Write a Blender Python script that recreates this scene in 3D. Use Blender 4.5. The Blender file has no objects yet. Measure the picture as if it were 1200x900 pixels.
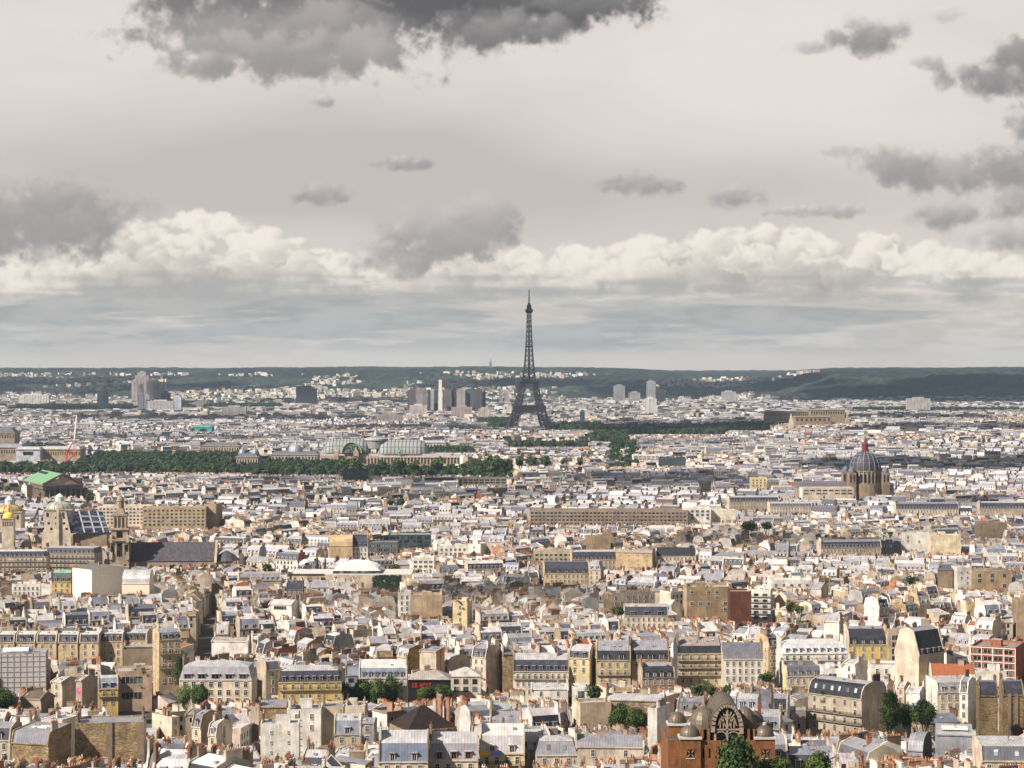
import bpy, math, random
import numpy as np
from mathutils import Vector, Matrix

random.seed(11)
sc = bpy.context.scene
COL = sc.collection
R = math.radians
F = 2450.0                      # focal length in pixels of the 1200 px wide photograph
HY = 425.0                      # image row of the true horizon
CAMZ = 160.0

# ---------------------------------------------------------------- camera, sky, sun, exposure
cam = bpy.data.objects.new('camera', bpy.data.cameras.new('camera'))
COL.objects.link(cam)
cam.location = (0, 0, CAMZ)
cam.rotation_euler = (R(90), 0, 0)
cam.data.sensor_width = 36.0
cam.data.lens = 36.0 * F / 1200.0
cam.data.shift_y = -(450.0 - HY) / 1200.0
cam.data.clip_start = 1.0
cam.data.clip_end = 60000.0
sc.camera = cam

SUN_DIR = Vector((-0.66, -0.44, 0.66)).normalized()      # towards the sun
SUN_STRENGTH = 5.0
EXPOSURE = 0.80
SKY_GAIN = 0.575

sun = bpy.data.objects.new('sun', bpy.data.lights.new('sun', 'SUN'))
COL.objects.link(sun)
sun.data.energy = SUN_STRENGTH
sun.data.angle = R(1.0)
sun.data.color = (1.0, 0.91, 0.80)
sun.rotation_euler = (-SUN_DIR).to_track_quat('-Z', 'Y').to_euler()

sc.view_settings.view_transform = 'Standard'
sc.view_settings.look = 'None'
sc.view_settings.exposure = EXPOSURE
sc.view_settings.gamma = 1.0
sc.view_settings.use_curve_mapping = False
sc.render.engine = 'CYCLES'
sc.cycles.max_bounces = 5
sc.cycles.diffuse_bounces = 3
sc.cycles.glossy_bounces = 2
sc.cycles.transmission_bounces = 2
sc.cycles.volume_bounces = 0
sc.cycles.use_denoising = True
sc.cycles.sample_clamp_indirect = 6.0


class NT:
    """small helper for writing node trees"""
    def __init__(s, tree):
        s.t = tree; s.n = tree.nodes; s.l = tree.links
    def put(s, sock, v):
        if isinstance(v, bpy.types.NodeSocket): s.l.new(v, sock)
        elif v is not None: sock.default_value = v
    def m(s, op, a, b=None, c=None, clamp=False):
        x = s.n.new('ShaderNodeMath'); x.operation = op; x.use_clamp = clamp
        s.put(x.inputs[0], a); s.put(x.inputs[1], b)
        if c is not None: s.put(x.inputs[2], c)
        return x.outputs[0]
    def vm(s, op, a, b=None, out=0):
        x = s.n.new('ShaderNodeVectorMath'); x.operation = op
        s.put(x.inputs[0], a)
        if b is not None: s.put(x.inputs[1], b)
        return x.outputs[out]
    def step(s, v, lo, hi, a=0.0, b=1.0):
        x = s.n.new('ShaderNodeMapRange'); x.interpolation_type = 'SMOOTHSTEP'
        s.put(x.inputs[0], v)
        for i, q in zip((1, 2, 3, 4), (lo, hi, a, b)): s.put(x.inputs[i], q)
        return x.outputs[0]
    def mix(s, f, a, b):
        x = s.n.new('ShaderNodeMix'); x.data_type = 'RGBA'
        s.put(x.inputs[0], f)
        s.put(x.inputs[6], a if isinstance(a, bpy.types.NodeSocket) else (*a, 1)[:4])
        s.put(x.inputs[7], b if isinstance(b, bpy.types.NodeSocket) else (*b, 1)[:4])
        return x.outputs[2]
    def mul(s, a, b):
        x = s.n.new('ShaderNodeMix'); x.data_type = 'RGBA'; x.blend_type = 'MULTIPLY'
        x.inputs[0].default_value = 1
        s.put(x.inputs[6], a); s.put(x.inputs[7], b)
        return x.outputs[2]
    def comb(s, x, y, z=0.0):
        c = s.n.new('ShaderNodeCombineXYZ')
        s.put(c.inputs[0], x); s.put(c.inputs[1], y); s.put(c.inputs[2], z)
        return c.outputs[0]
    def sep(s, v):
        c = s.n.new('ShaderNodeSeparateXYZ'); s.put(c.inputs[0], v)
        return c.outputs
    def noise(s, v, scale, detail=4.0, rough=0.5, out=0):
        x = s.n.new('ShaderNodeTexNoise'); s.put(x.inputs['Vector'], v)
        x.inputs['Scale'].default_value = scale; x.inputs['Detail'].default_value = detail
        x.inputs['Roughness'].default_value = rough
        return x.outputs[out]
    def new(s, t): return s.n.new(t)


world = bpy.data.worlds.new("World")
sc.world = world
world.use_nodes = True
# ---- clouds: painted over the sphere of directions (azimuth, elevation), then used as the world's sky
def fbm(xx, yy, scale, octs=5, rough=0.5, seed=0):
    out = np.zeros_like(xx); amp = 1.0; tot = 0.0
    for o in range(octs):
        rs = np.random.RandomState(seed * 31 + o); T = rs.rand(257, 257).astype(np.float32)
        X = xx / scale * 2 ** o + 13.7 * o; Y = yy / scale * 2 ** o + 7.1 * o
        xi = np.floor(X).astype(int); yi = np.floor(Y).astype(int); fx = X - xi; fy = Y - yi
        fx = fx * fx * (3 - 2 * fx); fy = fy * fy * (3 - 2 * fy); xi %= 256; yi %= 256
        v = (T[yi, xi] * (1 - fx) + T[yi, xi + 1] * fx) * (1 - fy) + (T[yi + 1, xi] * (1 - fx) + T[yi + 1, xi + 1] * fx) * fy
        out += v * amp; tot += amp; amp *= rough
    return out / tot
def smooth(a, b, v):
    t = np.clip((v - a) / (b - a), 0, 1); return t * t * (3 - 2 * t)
SKX0, SKX1, SKY0, SKY1 = -420, 1620, -330, 450          # degrees times 42.8: the part of the sky painted finely
def paint_sky():
    W, Hh = SKX1 - SKX0, SKY1 - SKY0
    xx, yy = np.meshgrid(np.arange(SKX0, SKX1, dtype=np.float32) + .5, np.arange(SKY0, SKY1, dtype=np.float32) + .5)
    def lerp3(t, a, b): return np.array(a, dtype=np.float32) * (1 - t[..., None]) + np.array(b, dtype=np.float32) * t[..., None]
    # high overcast
    t = np.clip(0.55 + (fbm(xx, yy * 2.2, 420, 4, .5, 1) - .5) * 1.1, 0, 1)
    t += .45 * np.exp(-((xx + 60) / 420) ** 2 - ((yy - 40) / 190) ** 2) + .50 * np.exp(-((xx - 880) / 330) ** 2 - ((yy - 110) / 100) ** 2)
    t -= .50 * np.exp(-((xx - 480) / 480) ** 2 - ((yy - 190) / 65) ** 2) + .34 * np.exp(-((yy - 225) / 45) ** 2)
    t += (fbm(xx, yy * 3, 90, 4, .55, 2) - .5) * .22
    col = lerp3(np.clip(t, 0, 1), (0.545, 0.52, 0.495), (0.78, 0.745, 0.705))
    # strata near the horizon
    n = fbm(xx, yy * 8, 300, 6, .66, 3); n2 = fbm(xx, yy * 4.5, 80, 5, .62, 4); n4 = fbm(xx, yy * 11, 170, 5, .6, 14)
    s = n * .40 + n2 * .25 + n4 * .35
    cream = lerp3(smooth(.38, .62, n2), (0.60, 0.575, 0.52), (0.745, 0.705, 0.635))
    blue = lerp3(smooth(.3, .7, n2), (0.33, 0.365, 0.37), (0.46, 0.475, 0.46))
    amt = .85 * smooth(.47, .56, s + .05 * np.exp(-((yy - 366) / 14) ** 2) + .02 * np.exp(-((yy - 395) / 12) ** 2)) * smooth(425, 402, yy)
    low = cream * (1 - amt[..., None]) + blue * amt[..., None]
    hz = (smooth(398, 428, yy) * .75)[..., None]
    low = low * (1 - hz) + np.array((0.72, 0.69, 0.625)) * hz
    m = smooth(325, 352, yy + (n2 - .5) * 30)[..., None]
    col = col * (1 - m) + low * m
    # ragged edges shared by all puffs
    e1 = fbm(xx, yy, 26, 5, .6, 5) - .5; e2 = fbm(xx, yy, 90, 4, .55, 6) - .5; e3 = fbm(xx, yy, 9, 3, .6, 7) - .5
    L = (-0.50, -0.72, 0.48)
    def puff(cx, cy, r, ry, ramp, soft, bias, alpha=1.0, contrast=1.0, rag=.9):
        x0, x1 = int(max(0, cx - 1.5 * r - SKX0)), int(min(W, cx + 1.5 * r - SKX0)); y0, y1 = int(max(0, cy - 1.5 * ry - SKY0)), int(min(Hh, cy + 1.5 * ry - SKY0))
        if x1 <= x0 or y1 <= y0: return
        sl = np.s_[y0:y1, x0:x1]
        dx = (xx[sl] - cx) / r; dy = (yy[sl] - cy) / ry
        rr = np.sqrt(dx * dx + dy * dy) + (e1[sl] * rag + e2[sl] * rag * .5 + e3[sl] * .35 * rag)
        a = smooth(1.0, 1.0 - soft, rr) * alpha
        nz = np.sqrt(np.clip(1 - np.clip(rr, 0, 1) ** 2, 0, 1))
        sh = (dx * L[0] + dy * L[1]) * .8 + nz * L[2]
        v = np.clip(bias + sh * .55 * contrast + e1[sl] * .25 + e3[sl] * .12, 0, 1)
        c = np.stack([np.interp(v, ramp[0], [q[k] for q in ramp[1]]) for k in range(3)], -1)
        col[sl] = col[sl] * (1 - a[..., None]) + c * a[..., None]
    rw = ([0, .3, .6, .85, 1], [(0.34, 0.335, 0.33), (0.43, 0.415, 0.395), (0.58, 0.55, 0.505), (0.78, 0.735, 0.665), (0.90, 0.86, 0.78)])
    top = [(-420, 290), (-200, 280), (0, 296), (120, 272), (150, 256), (200, 247), (262, 245), (300, 260), (340, 274), (385, 288), (430, 288), (470, 280), (540, 275), (600, 278), (620, 290), (650, 288), (690, 281), (760, 273),
           (800, 279), (840, 271), (870, 268), (900, 263), (922, 257), (950, 268), (990, 272), (1030, 273), (1070, 280), (1100, 291), (1150, 300), (1200, 306), (1620, 290)]
    tx, ty = [q[0] for q in top], [q[1] for q in top]
    rs = np.random.RandomState(8)
    P = []
    for k in range(1500):
        cx = rs.uniform(-420, 1620); t0 = np.interp(cx, tx, ty); u = rs.rand() ** .8
        r = rs.uniform(7, 20) + 16 * u * rs.rand()
        cy = t0 + r * .75 + u * (336 - t0 - r * .4)
        P.append((cy + rs.uniform(-6, 6), cx, cy, r))
    for _, cx, cy, r in sorted(P):
        dep = (cy - np.interp(cx, tx, ty)) / 75.0
        puff(cx, cy, r * rs.uniform(1.1, 1.7), r * .95, rw, rs.uniform(.3, .65), .68 - .50 * min(1.3, dep) + .9 * float(e2[min(Hh - 1, max(0, int(cy - SKY0))), min(W - 1, max(0, int(cx - SKX0)))]) + rs.uniform(-.12, .12), .92, 1.35, 1.5)
    # the foot of the bank dissolves into the strata
    m = (smooth(328, 354, yy + (n - .5) * 60 + (n2 - .5) * 34) * .97)[..., None]
    col[:] = col * (1 - m) + low * m
    # soft grey undersides of the bank
    for k in range(70):
        cx = rs.uniform(-420, 1620); cy = rs.uniform(322, 350)
        puff(cx, cy, rs.uniform(50, 120), rs.uniform(4, 9), ([0, 1], [(0.37, 0.39, 0.385), (0.48, 0.475, 0.45)]), .95, .4, .6, .4, 1.4)
    def bank(cx, cy, rx, ry, dark, light, n, seed, soft=.75, alpha=.85, sz=.42):
        q = np.random.RandomState(seed); ramp = ([0, .55, 1], [tuple(c * dark for c in (1, .965, .96)), tuple(c * (dark * .6 + light * .4) for c in (1, .965, .95)), tuple(c * min(.8, light * 1.25) for c in (1, .96, .93))])
        puff(cx, cy, rx * 1.05, ry * .92, ramp, .98, .42, alpha * .8, .35, 1.1); puff(cx + rx * .1, cy + ry * .1, rx * .8, ry * .7, ramp, .98, .35, alpha * .7, .35, 1.0)
        for k in range(n):
            a = q.uniform(0, 6.28); d = q.rand() ** .6
            px, py = cx + rx * .8 * d * math.cos(a), cy + ry * .62 * d * math.sin(a)
            s_ = ry * q.uniform(sz * .7, sz * 1.4)
            puff(px, py, s_ * 1.5, s_, ramp, soft, .40 - .40 * (py - cy) / ry, alpha * q.uniform(.3, .9), .9, 1.5)
    bank(-30, 262, 190, 62, .26, .44, 60, 11); bank(110, 250, 90, 44, .30, .46, 30, 12); bank(60, 238, 70, 34, .30, .45, 20, 13)
    bank(525, 275, 100, 42, .29, .48, 44, 14); bank(575, 255, 50, 34, .32, .52, 20, 15); bank(450, 305, 48, 30, .33, .50, 18, 16)
    bank(330, 30, 170, 70, .26, .36, 40, 55, .95, .9, .7); bank(470, 0, 330, 55, .15, .24, 110, 17, .95, .9, .6); bank(560, -22, 350, 52, .09, .15, 100, 18, .95, .95, .6); bank(350, 40, 170, 50, .24, .38, 50, 31); bank(330, 66, 160, 42, .27, .44, 60, 19); bank(240, 84, 70, 24, .28, .44, 22, 20); bank(700, 2, 110, 24, .13, .28, 36, 21); bank(600, 36, 70, 26, .16, .32, 24, 42)
    for i, (cx, cy, rx, ry, v) in enumerate([(1015, 50, 50, 26, .27), (945, 62, 34, 12, .42), (1075, 82, 24, 12, .42), (1105, 30, 20, 12, .5), (1160, 100, 75, 32, .23), (1185, 70, 50, 30, .24), (1200, 150, 50, 22, .34),
             (1130, 208, 120, 32, .29), (1030, 195, 60, 26, .31), (985, 180, 34, 14, .44), (1190, 200, 80, 36, .27), (1100, 256, 46, 20, .31), (1195, 245, 50, 30, .29), (1195, 282, 80, 22, .36),
             (752, 215, 58, 20, .32), (862, 232, 44, 17, .33), (955, 250, 62, 11, .38), (375, 230, 40, 18, .31), (470, 192, 46, 11, .33), (376, 122, 16, 9, .36), (925, 250, 40, 9, .42), (1330, 150, 150, 80, .25), (1500, 250, 140, 50, .3), (-330, 100, 150, 60, .3)]):
        bank(cx, cy, rx, ry, v * .9, v * 1.65, 12 + int(rx / 3), 60 + i, .85, .8)
    return np.clip(col, 0.01, 1.2).astype(np.float32)

def build_sky():
    px = paint_sky(); Hh, W = px.shape[:2]
    im = bpy.data.images.new('cloudy sky', W, Hh, alpha=False, float_buffer=True)
    im.colorspace_settings.name = 'Non-Color'
    buf = np.ones((Hh, W, 4), dtype=np.float32); buf[:, :, :3] = px[::-1]
    im.pixels.foreach_set(buf.ravel()); im.update()
    try: im.pack()
    except Exception as e: print('pack', e)
    w = NT(world.node_tree); w.n.clear()
    out = w.new('ShaderNodeOutputWorld'); bg = w.new('ShaderNodeBackground')
    sky = w.new('ShaderNodeTexSky'); sky.sky_type = 'NISHITA'; sky.sun_disc = False
    sky.sun_elevation = math.asin(SUN_DIR.z)
    sky.sun_rotation = math.atan2(SUN_DIR.x, SUN_DIR.y)
    sky.altitude = 200
    tc = w.new('ShaderNodeTexCoord')
    x, y, z = w.sep(tc.outputs['Generated'])
    az = w.m('ARCTAN2', x, y)
    el = w.m('ARCTAN2', z, w.m('SQRT', w.m('ADD', w.m('MULTIPLY', x, x), w.m('MULTIPLY', y, y))))
    u = w.m('DIVIDE', w.m('SUBTRACT', w.m('MULTIPLY_ADD', az, F, 600.0), SKX0), W)
    v = w.m('DIVIDE', w.m('SUBTRACT', w.m('MULTIPLY_ADD', el, F, SKY1 - HY), 0.0), Hh)
    it = w.new('ShaderNodeTexImage'); it.image = im; it.extension = 'EXTEND'; it.interpolation = 'Cubic'
    w.put(it.inputs['Vector'], w.comb(u, v))
    # broken cloud over the unseen rest of the dome, darkened to cut ambient light
    wide = w.noise(tc.outputs['Generated'], 3.2, 5, 0.6)
    rest = w.mix(w.step(wide, 0.4, 0.6), (0.14, 0.17, 0.22), (0.34, 0.35, 0.37))
    eu = w.step(w.m('ABSOLUTE', w.m('SUBTRACT', u, 0.5)), 0.36, 0.49)
    away = w.m('MAXIMUM', eu, w.step(v, 0.80, 0.98))
    away = w.m('MAXIMUM', away, w.step(w.m('ABSOLUTE', az), 1.2, 1.3))
    col = w.mix(away, it.outputs[0], rest)
    col = w.mix(w.step(el, -0.012, -0.05), col, (0.14, 0.13, 0.12))
    sc2 = w.new('ShaderNodeVectorMath'); sc2.operation = 'SCALE'
    w.put(sc2.inputs[0], w.vm('MULTIPLY', col, (1.05, 0.995, 0.97))); sc2.inputs[3].default_value = 10.0 * SKY_GAIN
    final = w.mix(0.97, sky.outputs[0], sc2.outputs[0])
    w.l.new(final, bg.inputs[0]); bg.inputs[1].default_value = 0.1
    w.l.new(bg.outputs[0], out.inputs[0])
build_sky()
try: world.cycles.sampling_method = 'AUTOMATIC'
except Exception: pass

# ---------------------------------------------------------------- terrain
def lerp_table(t, x):
    if x <= t[0][0]: return t[0][1]
    for (a, za), (b, zb) in zip(t, t[1:]):
        if x <= b:
            u = (x - a) / (b - a); return za + (zb - za) * u
    return t[-1][1]
GT = [(0, 100), (200, 84), (350, 64), (450, 55), (550, 43), (620, 35), (700, 28), (850, 21), (1100, 14), (1400, 9), (2000, 5), (3000, 2), (4000, 0), (20000, 0)]
def sstep(a, b, x):
    t = min(1, max(0, (x - a) / (b - a))); return t * t * (3 - 2 * t)
def ground(x, y):
    z = lerp_table(GT, y)
    side = sstep(0.07, 0.19, x / max(y, 1))
    z += 16 * side * sstep(2300, 3800, y) * (1 - sstep(5000, 6400, y))
    z += 5 * sstep(5200, 7400, y)
    return z
def at(px, py, y):
    """world point on the plane at distance y seen at photo pixel (px, py)"""
    return Vector(((px - 600) / F * y, y, CAMZ - (py - HY) / F * y))
def dist_for(px, py, h):
    """distance at which something h metres above the ground is seen at row py"""
    y = 380.0
    while y < 12000:
        if CAMZ - (py - HY) / F * y <= ground((px - 600) / F * y, y) + h: return y
        y += 2.0 if y < 2000 else 8.0
    return y

# ---------------------------------------------------------------- materials
MATS = {}
def principled(name, build):
    m = bpy.data.materials.new(name); m.use_nodes = True
    n = NT(m.node_tree); n.n.clear()
    o = n.new('ShaderNodeOutputMaterial'); b = n.new('ShaderNodeBsdfPrincipled')
    n.l.new(b.outputs[0], o.inputs[0])
    b.inputs['Specular IOR Level'].default_value = 0.3
    build(n, b)
    MATS[name] = m
    return m
def tint(n):
    a = n.new('ShaderNodeAttribute'); a.attribute_name = 'tint'; return a.outputs['Color']
def pos(n): return n.new('ShaderNodeNewGeometry').outputs['Position']
def uv(n): return n.new('ShaderNodeUVMap').outputs[0]
def grade(n, v, lo, hi, a, b): return n.step(v, lo, hi, a, b)
def gray(n, v):
    c = n.new('ShaderNodeCombineColor')
    for i in range(3): n.put(c.inputs[i], v)
    return c.outputs[0]

def m_plaster(n, b):
    p = pos(n)
    big = n.noise(p, 0.16, 5, 0.65)
    streak = n.noise(n.vm('MULTIPLY', p, (1, 1, 0.12)), 1.3, 4, 0.65)
    fine = n.noise(p, 2.4, 3, 0.6)
    v = n.m('MULTIPLY', n.step(big, 0.36, 0.64, 0.72, 1.1), n.m('MULTIPLY', n.step(streak, 0.3, 0.68, 0.78, 1.05), n.step(fine, 0.3, 0.7, 0.93, 1.05)))
    n.put(b.inputs['Base Color'], n.mul(tint(n), gray(n, v)))
    b.inputs['Roughness'].default_value = 0.9
    bp = n.new('ShaderNodeBump'); bp.inputs['Strength'].default_value = 0.12; bp.inputs['Distance'].default_value = 0.05
    n.put(bp.inputs['Height'], streak); n.l.new(bp.outputs[0], b.inputs['Normal'])
principled('plaster', m_plaster)

def m_zinc(n, b):
    p = pos(n); u, v, _ = n.sep(uv(n))
    patch = n.noise(p, 0.35, 4, 0.6)
    sheet = n.new('ShaderNodeTexWhiteNoise'); sheet.noise_dimensions = '2D'
    n.put(sheet.inputs['Vector'], n.comb(n.m('FLOOR', n.m('DIVIDE', u, 0.8)), n.m('FLOOR', n.m('DIVIDE', v, 2.1))))
    seam = n.m('LESS_THAN', n.m('FRACT', n.m('DIVIDE', u, 0.8)), 0.16)
    k = n.m('MULTIPLY', n.step(patch, 0.3, 0.7, 0.80, 1.12), n.m('ADD', 0.86, n.m('MULTIPLY', sheet.outputs[0], 0.2)))
    k = n.m('MULTIPLY', k, n.m('SUBTRACT', 1.0, n.m('MULTIPLY', seam, 0.38)))
    n.put(b.inputs['Base Color'], n.mul(tint(n), gray(n, k)))
    b.inputs['Roughness'].default_value = 0.5
    b.inputs['Metallic'].default_value = 0.25
    bp = n.new('ShaderNodeBump'); bp.inputs['Strength'].default_value = 0.4; bp.inputs['Distance'].default_value = 0.05
    n.put(bp.inputs['Height'], seam); n.l.new(bp.outputs[0], b.inputs['Normal'])
principled('zinc', m_zinc)

def m_slate(n, b):
    br = n.new('ShaderNodeTexBrick'); n.put(br.inputs['Vector'], uv(n))
    br.inputs['Color1'].default_value = (1.15, 1.15, 1.2, 1); br.inputs['Color2'].default_value = (0.7, 0.7, 0.75, 1)
    br.inputs['Mortar'].default_value = (0.4, 0.4, 0.42, 1); br.inputs['Scale'].default_value = 1.0
    br.inputs['Brick Width'].default_value = 0.45; br.inputs['Row Height'].default_value = 0.3
    br.inputs['Mortar Size'].default_value = 0.03
    k = n.step(n.noise(pos(n), 0.5, 4, 0.6), 0.3, 0.7, 0.7, 1.35)
    n.put(b.inputs['Base Color'], n.mul(n.mul(tint(n), br.outputs[0]), gray(n, k)))
    b.inputs['Roughness'].default_value = 0.55
principled('slate', m_slate)

def m_stone(n, b):
    vo = n.new('ShaderNodeTexVoronoi'); n.put(vo.inputs['Vector'], n.vm('MULTIPLY', pos(n), (1, 1, 1.7))); vo.inputs['Scale'].default_value = 2.0
    big = n.noise(pos(n), 0.25, 4, 0.65)
    k = n.m('MULTIPLY', n.m('ADD', 0.55, n.m('MULTIPLY', n.sep(vo.outputs['Color'])[0], 0.8)), n.step(big, 0.3, 0.7, 0.6, 1.2))
    n.put(b.inputs['Base Color'], n.mul(tint(n), gray(n, k)))
    b.inputs['Roughness'].default_value = 0.95
    bp = n.new('ShaderNodeBump'); bp.inputs['Strength'].default_value = 0.8; bp.inputs['Distance'].default_value = 0.1
    n.put(bp.inputs['Height'], vo.outputs['Distance']); n.l.new(bp.outputs[0], b.inputs['Normal'])
principled('rubble stone', m_stone)

def m_brick(n, b):
    br = n.new('ShaderNodeTexBrick'); n.put(br.inputs['Vector'], uv(n))
    br.inputs['Color1'].default_value = (1.1, 1.0, 1.0, 1); br.inputs['Color2'].default_value = (0.75, 0.8, 0.8, 1)
    br.inputs['Mortar'].default_value = (0.9, 1.3, 1.8, 1); br.inputs['Scale'].default_value = 1.0
    br.inputs['Brick Width'].default_value = 0.5; br.inputs['Row Height'].default_value = 0.16; br.inputs['Mortar Size'].default_value = 0.015
    k = n.step(n.noise(n.vm('MULTIPLY', pos(n), (1, 1, 0.4)), 0.8, 5, 0.7), 0.3, 0.7, 0.6, 1.25)
    n.put(b.inputs['Base Color'], n.mul(n.mul(tint(n), br.outputs[0]), gray(n, k)))
    b.inputs['Roughness'].default_value = 0.85
principled('brick', m_brick)

def m_plain(rough, amp=0.25, sc_=1.5, metal=0.0):
    def f(n, b):
        k = n.step(n.noise(pos(n), sc_, 4, 0.6), 0.3, 0.7, 1 - amp, 1 + amp)
        n.put(b.inputs['Base Color'], n.mul(tint(n), gray(n, k)))
        b.inputs['Roughness'].default_value = rough; b.inputs['Metallic'].default_value = metal
    return f
principled('painted', m_plain(0.6, 0.1))
principled('terracotta', m_plain(0.8, 0.35, 2.5))
principled('iron', m_plain(0.5, 0.2))
principled('gilded', m_plain(0.3, 0.1, 1.0, 0.8))
principled('gravel', m_plain(0.95, 0.35, 0.9))
def m_glass(n, b):
    wn = n.new('ShaderNodeTexWhiteNoise'); wn.noise_dimensions = '3D'
    n.put(wn.inputs['Vector'], n.vm('FLOOR', n.vm('MULTIPLY', pos(n), (0.45, 0.45, 0.4))))
    n.put(b.inputs['Base Color'], n.mul(tint(n), gray(n, n.m('ADD', 0.25, n.m('MULTIPLY', n.m('POWER', wn.outputs[0], 3.0), 2.2)))))
    b.inputs['Roughness'].default_value = 0.2
    b.inputs['Specular IOR Level'].default_value = 0.5
principled('window glass', m_glass)

def m_facade(n, b):
    """plastered wall of a distant building: rows of window openings laid out in metres"""
    u, v, _ = n.sep(uv(n))
    fu = n.m('FRACT', n.m('DIVIDE', u, 2.7)); fv = n.m('FRACT', n.m('DIVIDE', v, 3.1))
    win = n.m('MULTIPLY', n.m('MULTIPLY', n.m('GREATER_THAN', fu, 0.32), n.m('LESS_THAN', fu, 0.70)),
              n.m('MULTIPLY', n.m('GREATER_THAN', fv, 0.22), n.m('LESS_THAN', fv, 0.80)))
    wn = n.new('ShaderNodeTexWhiteNoise'); wn.noise_dimensions = '2D'
    n.put(wn.inputs['Vector'], n.comb(n.m('FLOOR', n.m('DIVIDE', u, 2.7)), n.m('FLOOR', n.m('DIVIDE', v, 3.1))))
    k = n.step(n.noise(pos(n), 0.06, 4, 0.6), 0.3, 0.7, 0.75, 1.15)
    wall = n.mul(tint(n), gray(n, k))
    glass = n.mix(n.m('MULTIPLY', wn.outputs[0], 0.5), (0.02, 0.025, 0.035), (0.16, 0.17, 0.19))
    n.put(b.inputs['Base Color'], n.mix(win, wall, glass))
    n.put(b.inputs['Roughness'], n.m('SUBTRACT', 0.9, n.m('MULTIPLY', win, 0.6)))
principled('distant facade', m_facade)

def m_leaf(n, b):
    p = pos(n)
    k = n.m('MULTIPLY', n.step(n.noise(p, 0.5, 3, 0.6), 0.3, 0.7, 0.6, 1.35), n.step(n.noise(p, 4.0, 2, 0.6), 0.3, 0.7, 0.7, 1.3))
    n.put(b.inputs['Base Color'], n.mul(tint(n), gray(n, k)))
    b.inputs['Roughness'].default_value = 0.7
    b.inputs['Specular IOR Level'].default_value = 0.15
principled('leaf', m_leaf)

def m_ground(n, b):
    p = pos(n)
    k = n.noise(p, 0.05, 5, 0.6)
    n.put(b.inputs['Base Color'], n.mix(n.step(k, 0.4, 0.6), (0.045, 0.042, 0.04), (0.10, 0.09, 0.08)))
    b.inputs['Roughness'].default_value = 0.95
principled('ground', m_ground)
def m_wood(n, b):
    p = pos(n)
    a = n.noise(n.vm('MULTIPLY', p, (1, 0.6, 1)), 0.004, 6, 0.65); f_ = n.noise(p, 0.03, 4, 0.7)
    c = n.mix(n.step(a, 0.44, 0.56), (0.008, 0.018, 0.018), (0.028, 0.042, 0.028))
    c = n.mul(c, gray(n, n.step(f_, 0.38, 0.62, 0.5, 1.6)))
    n.put(b.inputs['Base Color'], c); b.inputs['Roughness'].default_value = 0.95
    bp = n.new('ShaderNodeBump'); bp.inputs['Strength'].default_value = 1.0; bp.inputs['Distance'].default_value = 14.0
    n.put(bp.inputs['Height'], f_); n.l.new(bp.outputs[0], b.inputs['Normal'])
principled('wooded hillside', m_wood)

# linear base colours
CREAM = (0.56, 0.475, 0.37); WHITE = (0.70, 0.665, 0.60); YELLOW = (0.56, 0.41, 0.15); TAN = (0.27, 0.20, 0.14); BEIGE = (0.42, 0.345, 0.265)
OCHRE = (0.50, 0.385, 0.235); GREYW = (0.36, 0.34, 0.325); BROWN = (0.17, 0.105, 0.065); RUBB = (0.30, 0.215, 0.12); ORANGE = (0.26, 0.085, 0.04)
ZL = (0.49, 0.475, 0.485); ZM = (0.31, 0.305, 0.335); ZD = (0.165, 0.165, 0.195); ZW = (0.66, 0.625, 0.60); ZB = (0.24, 0.26, 0.32); ZT = (0.42, 0.38, 0.34)
SL = (0.055, 0.058, 0.075); SB = (0.035, 0.036, 0.045); GLASS = (0.022, 0.025, 0.032); FRAME = (0.66, 0.63, 0.57); IRON = (0.03, 0.03, 0.033)
POT = (0.27, 0.085, 0.04); POT2 = (0.17, 0.06, 0.035); COPPER = (0.28, 0.55, 0.33); GOLD = (0.6, 0.40, 0.10); BRICK = (0.21, 0.078, 0.026)
LEAD = (0.12, 0.10, 0.085)

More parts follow.
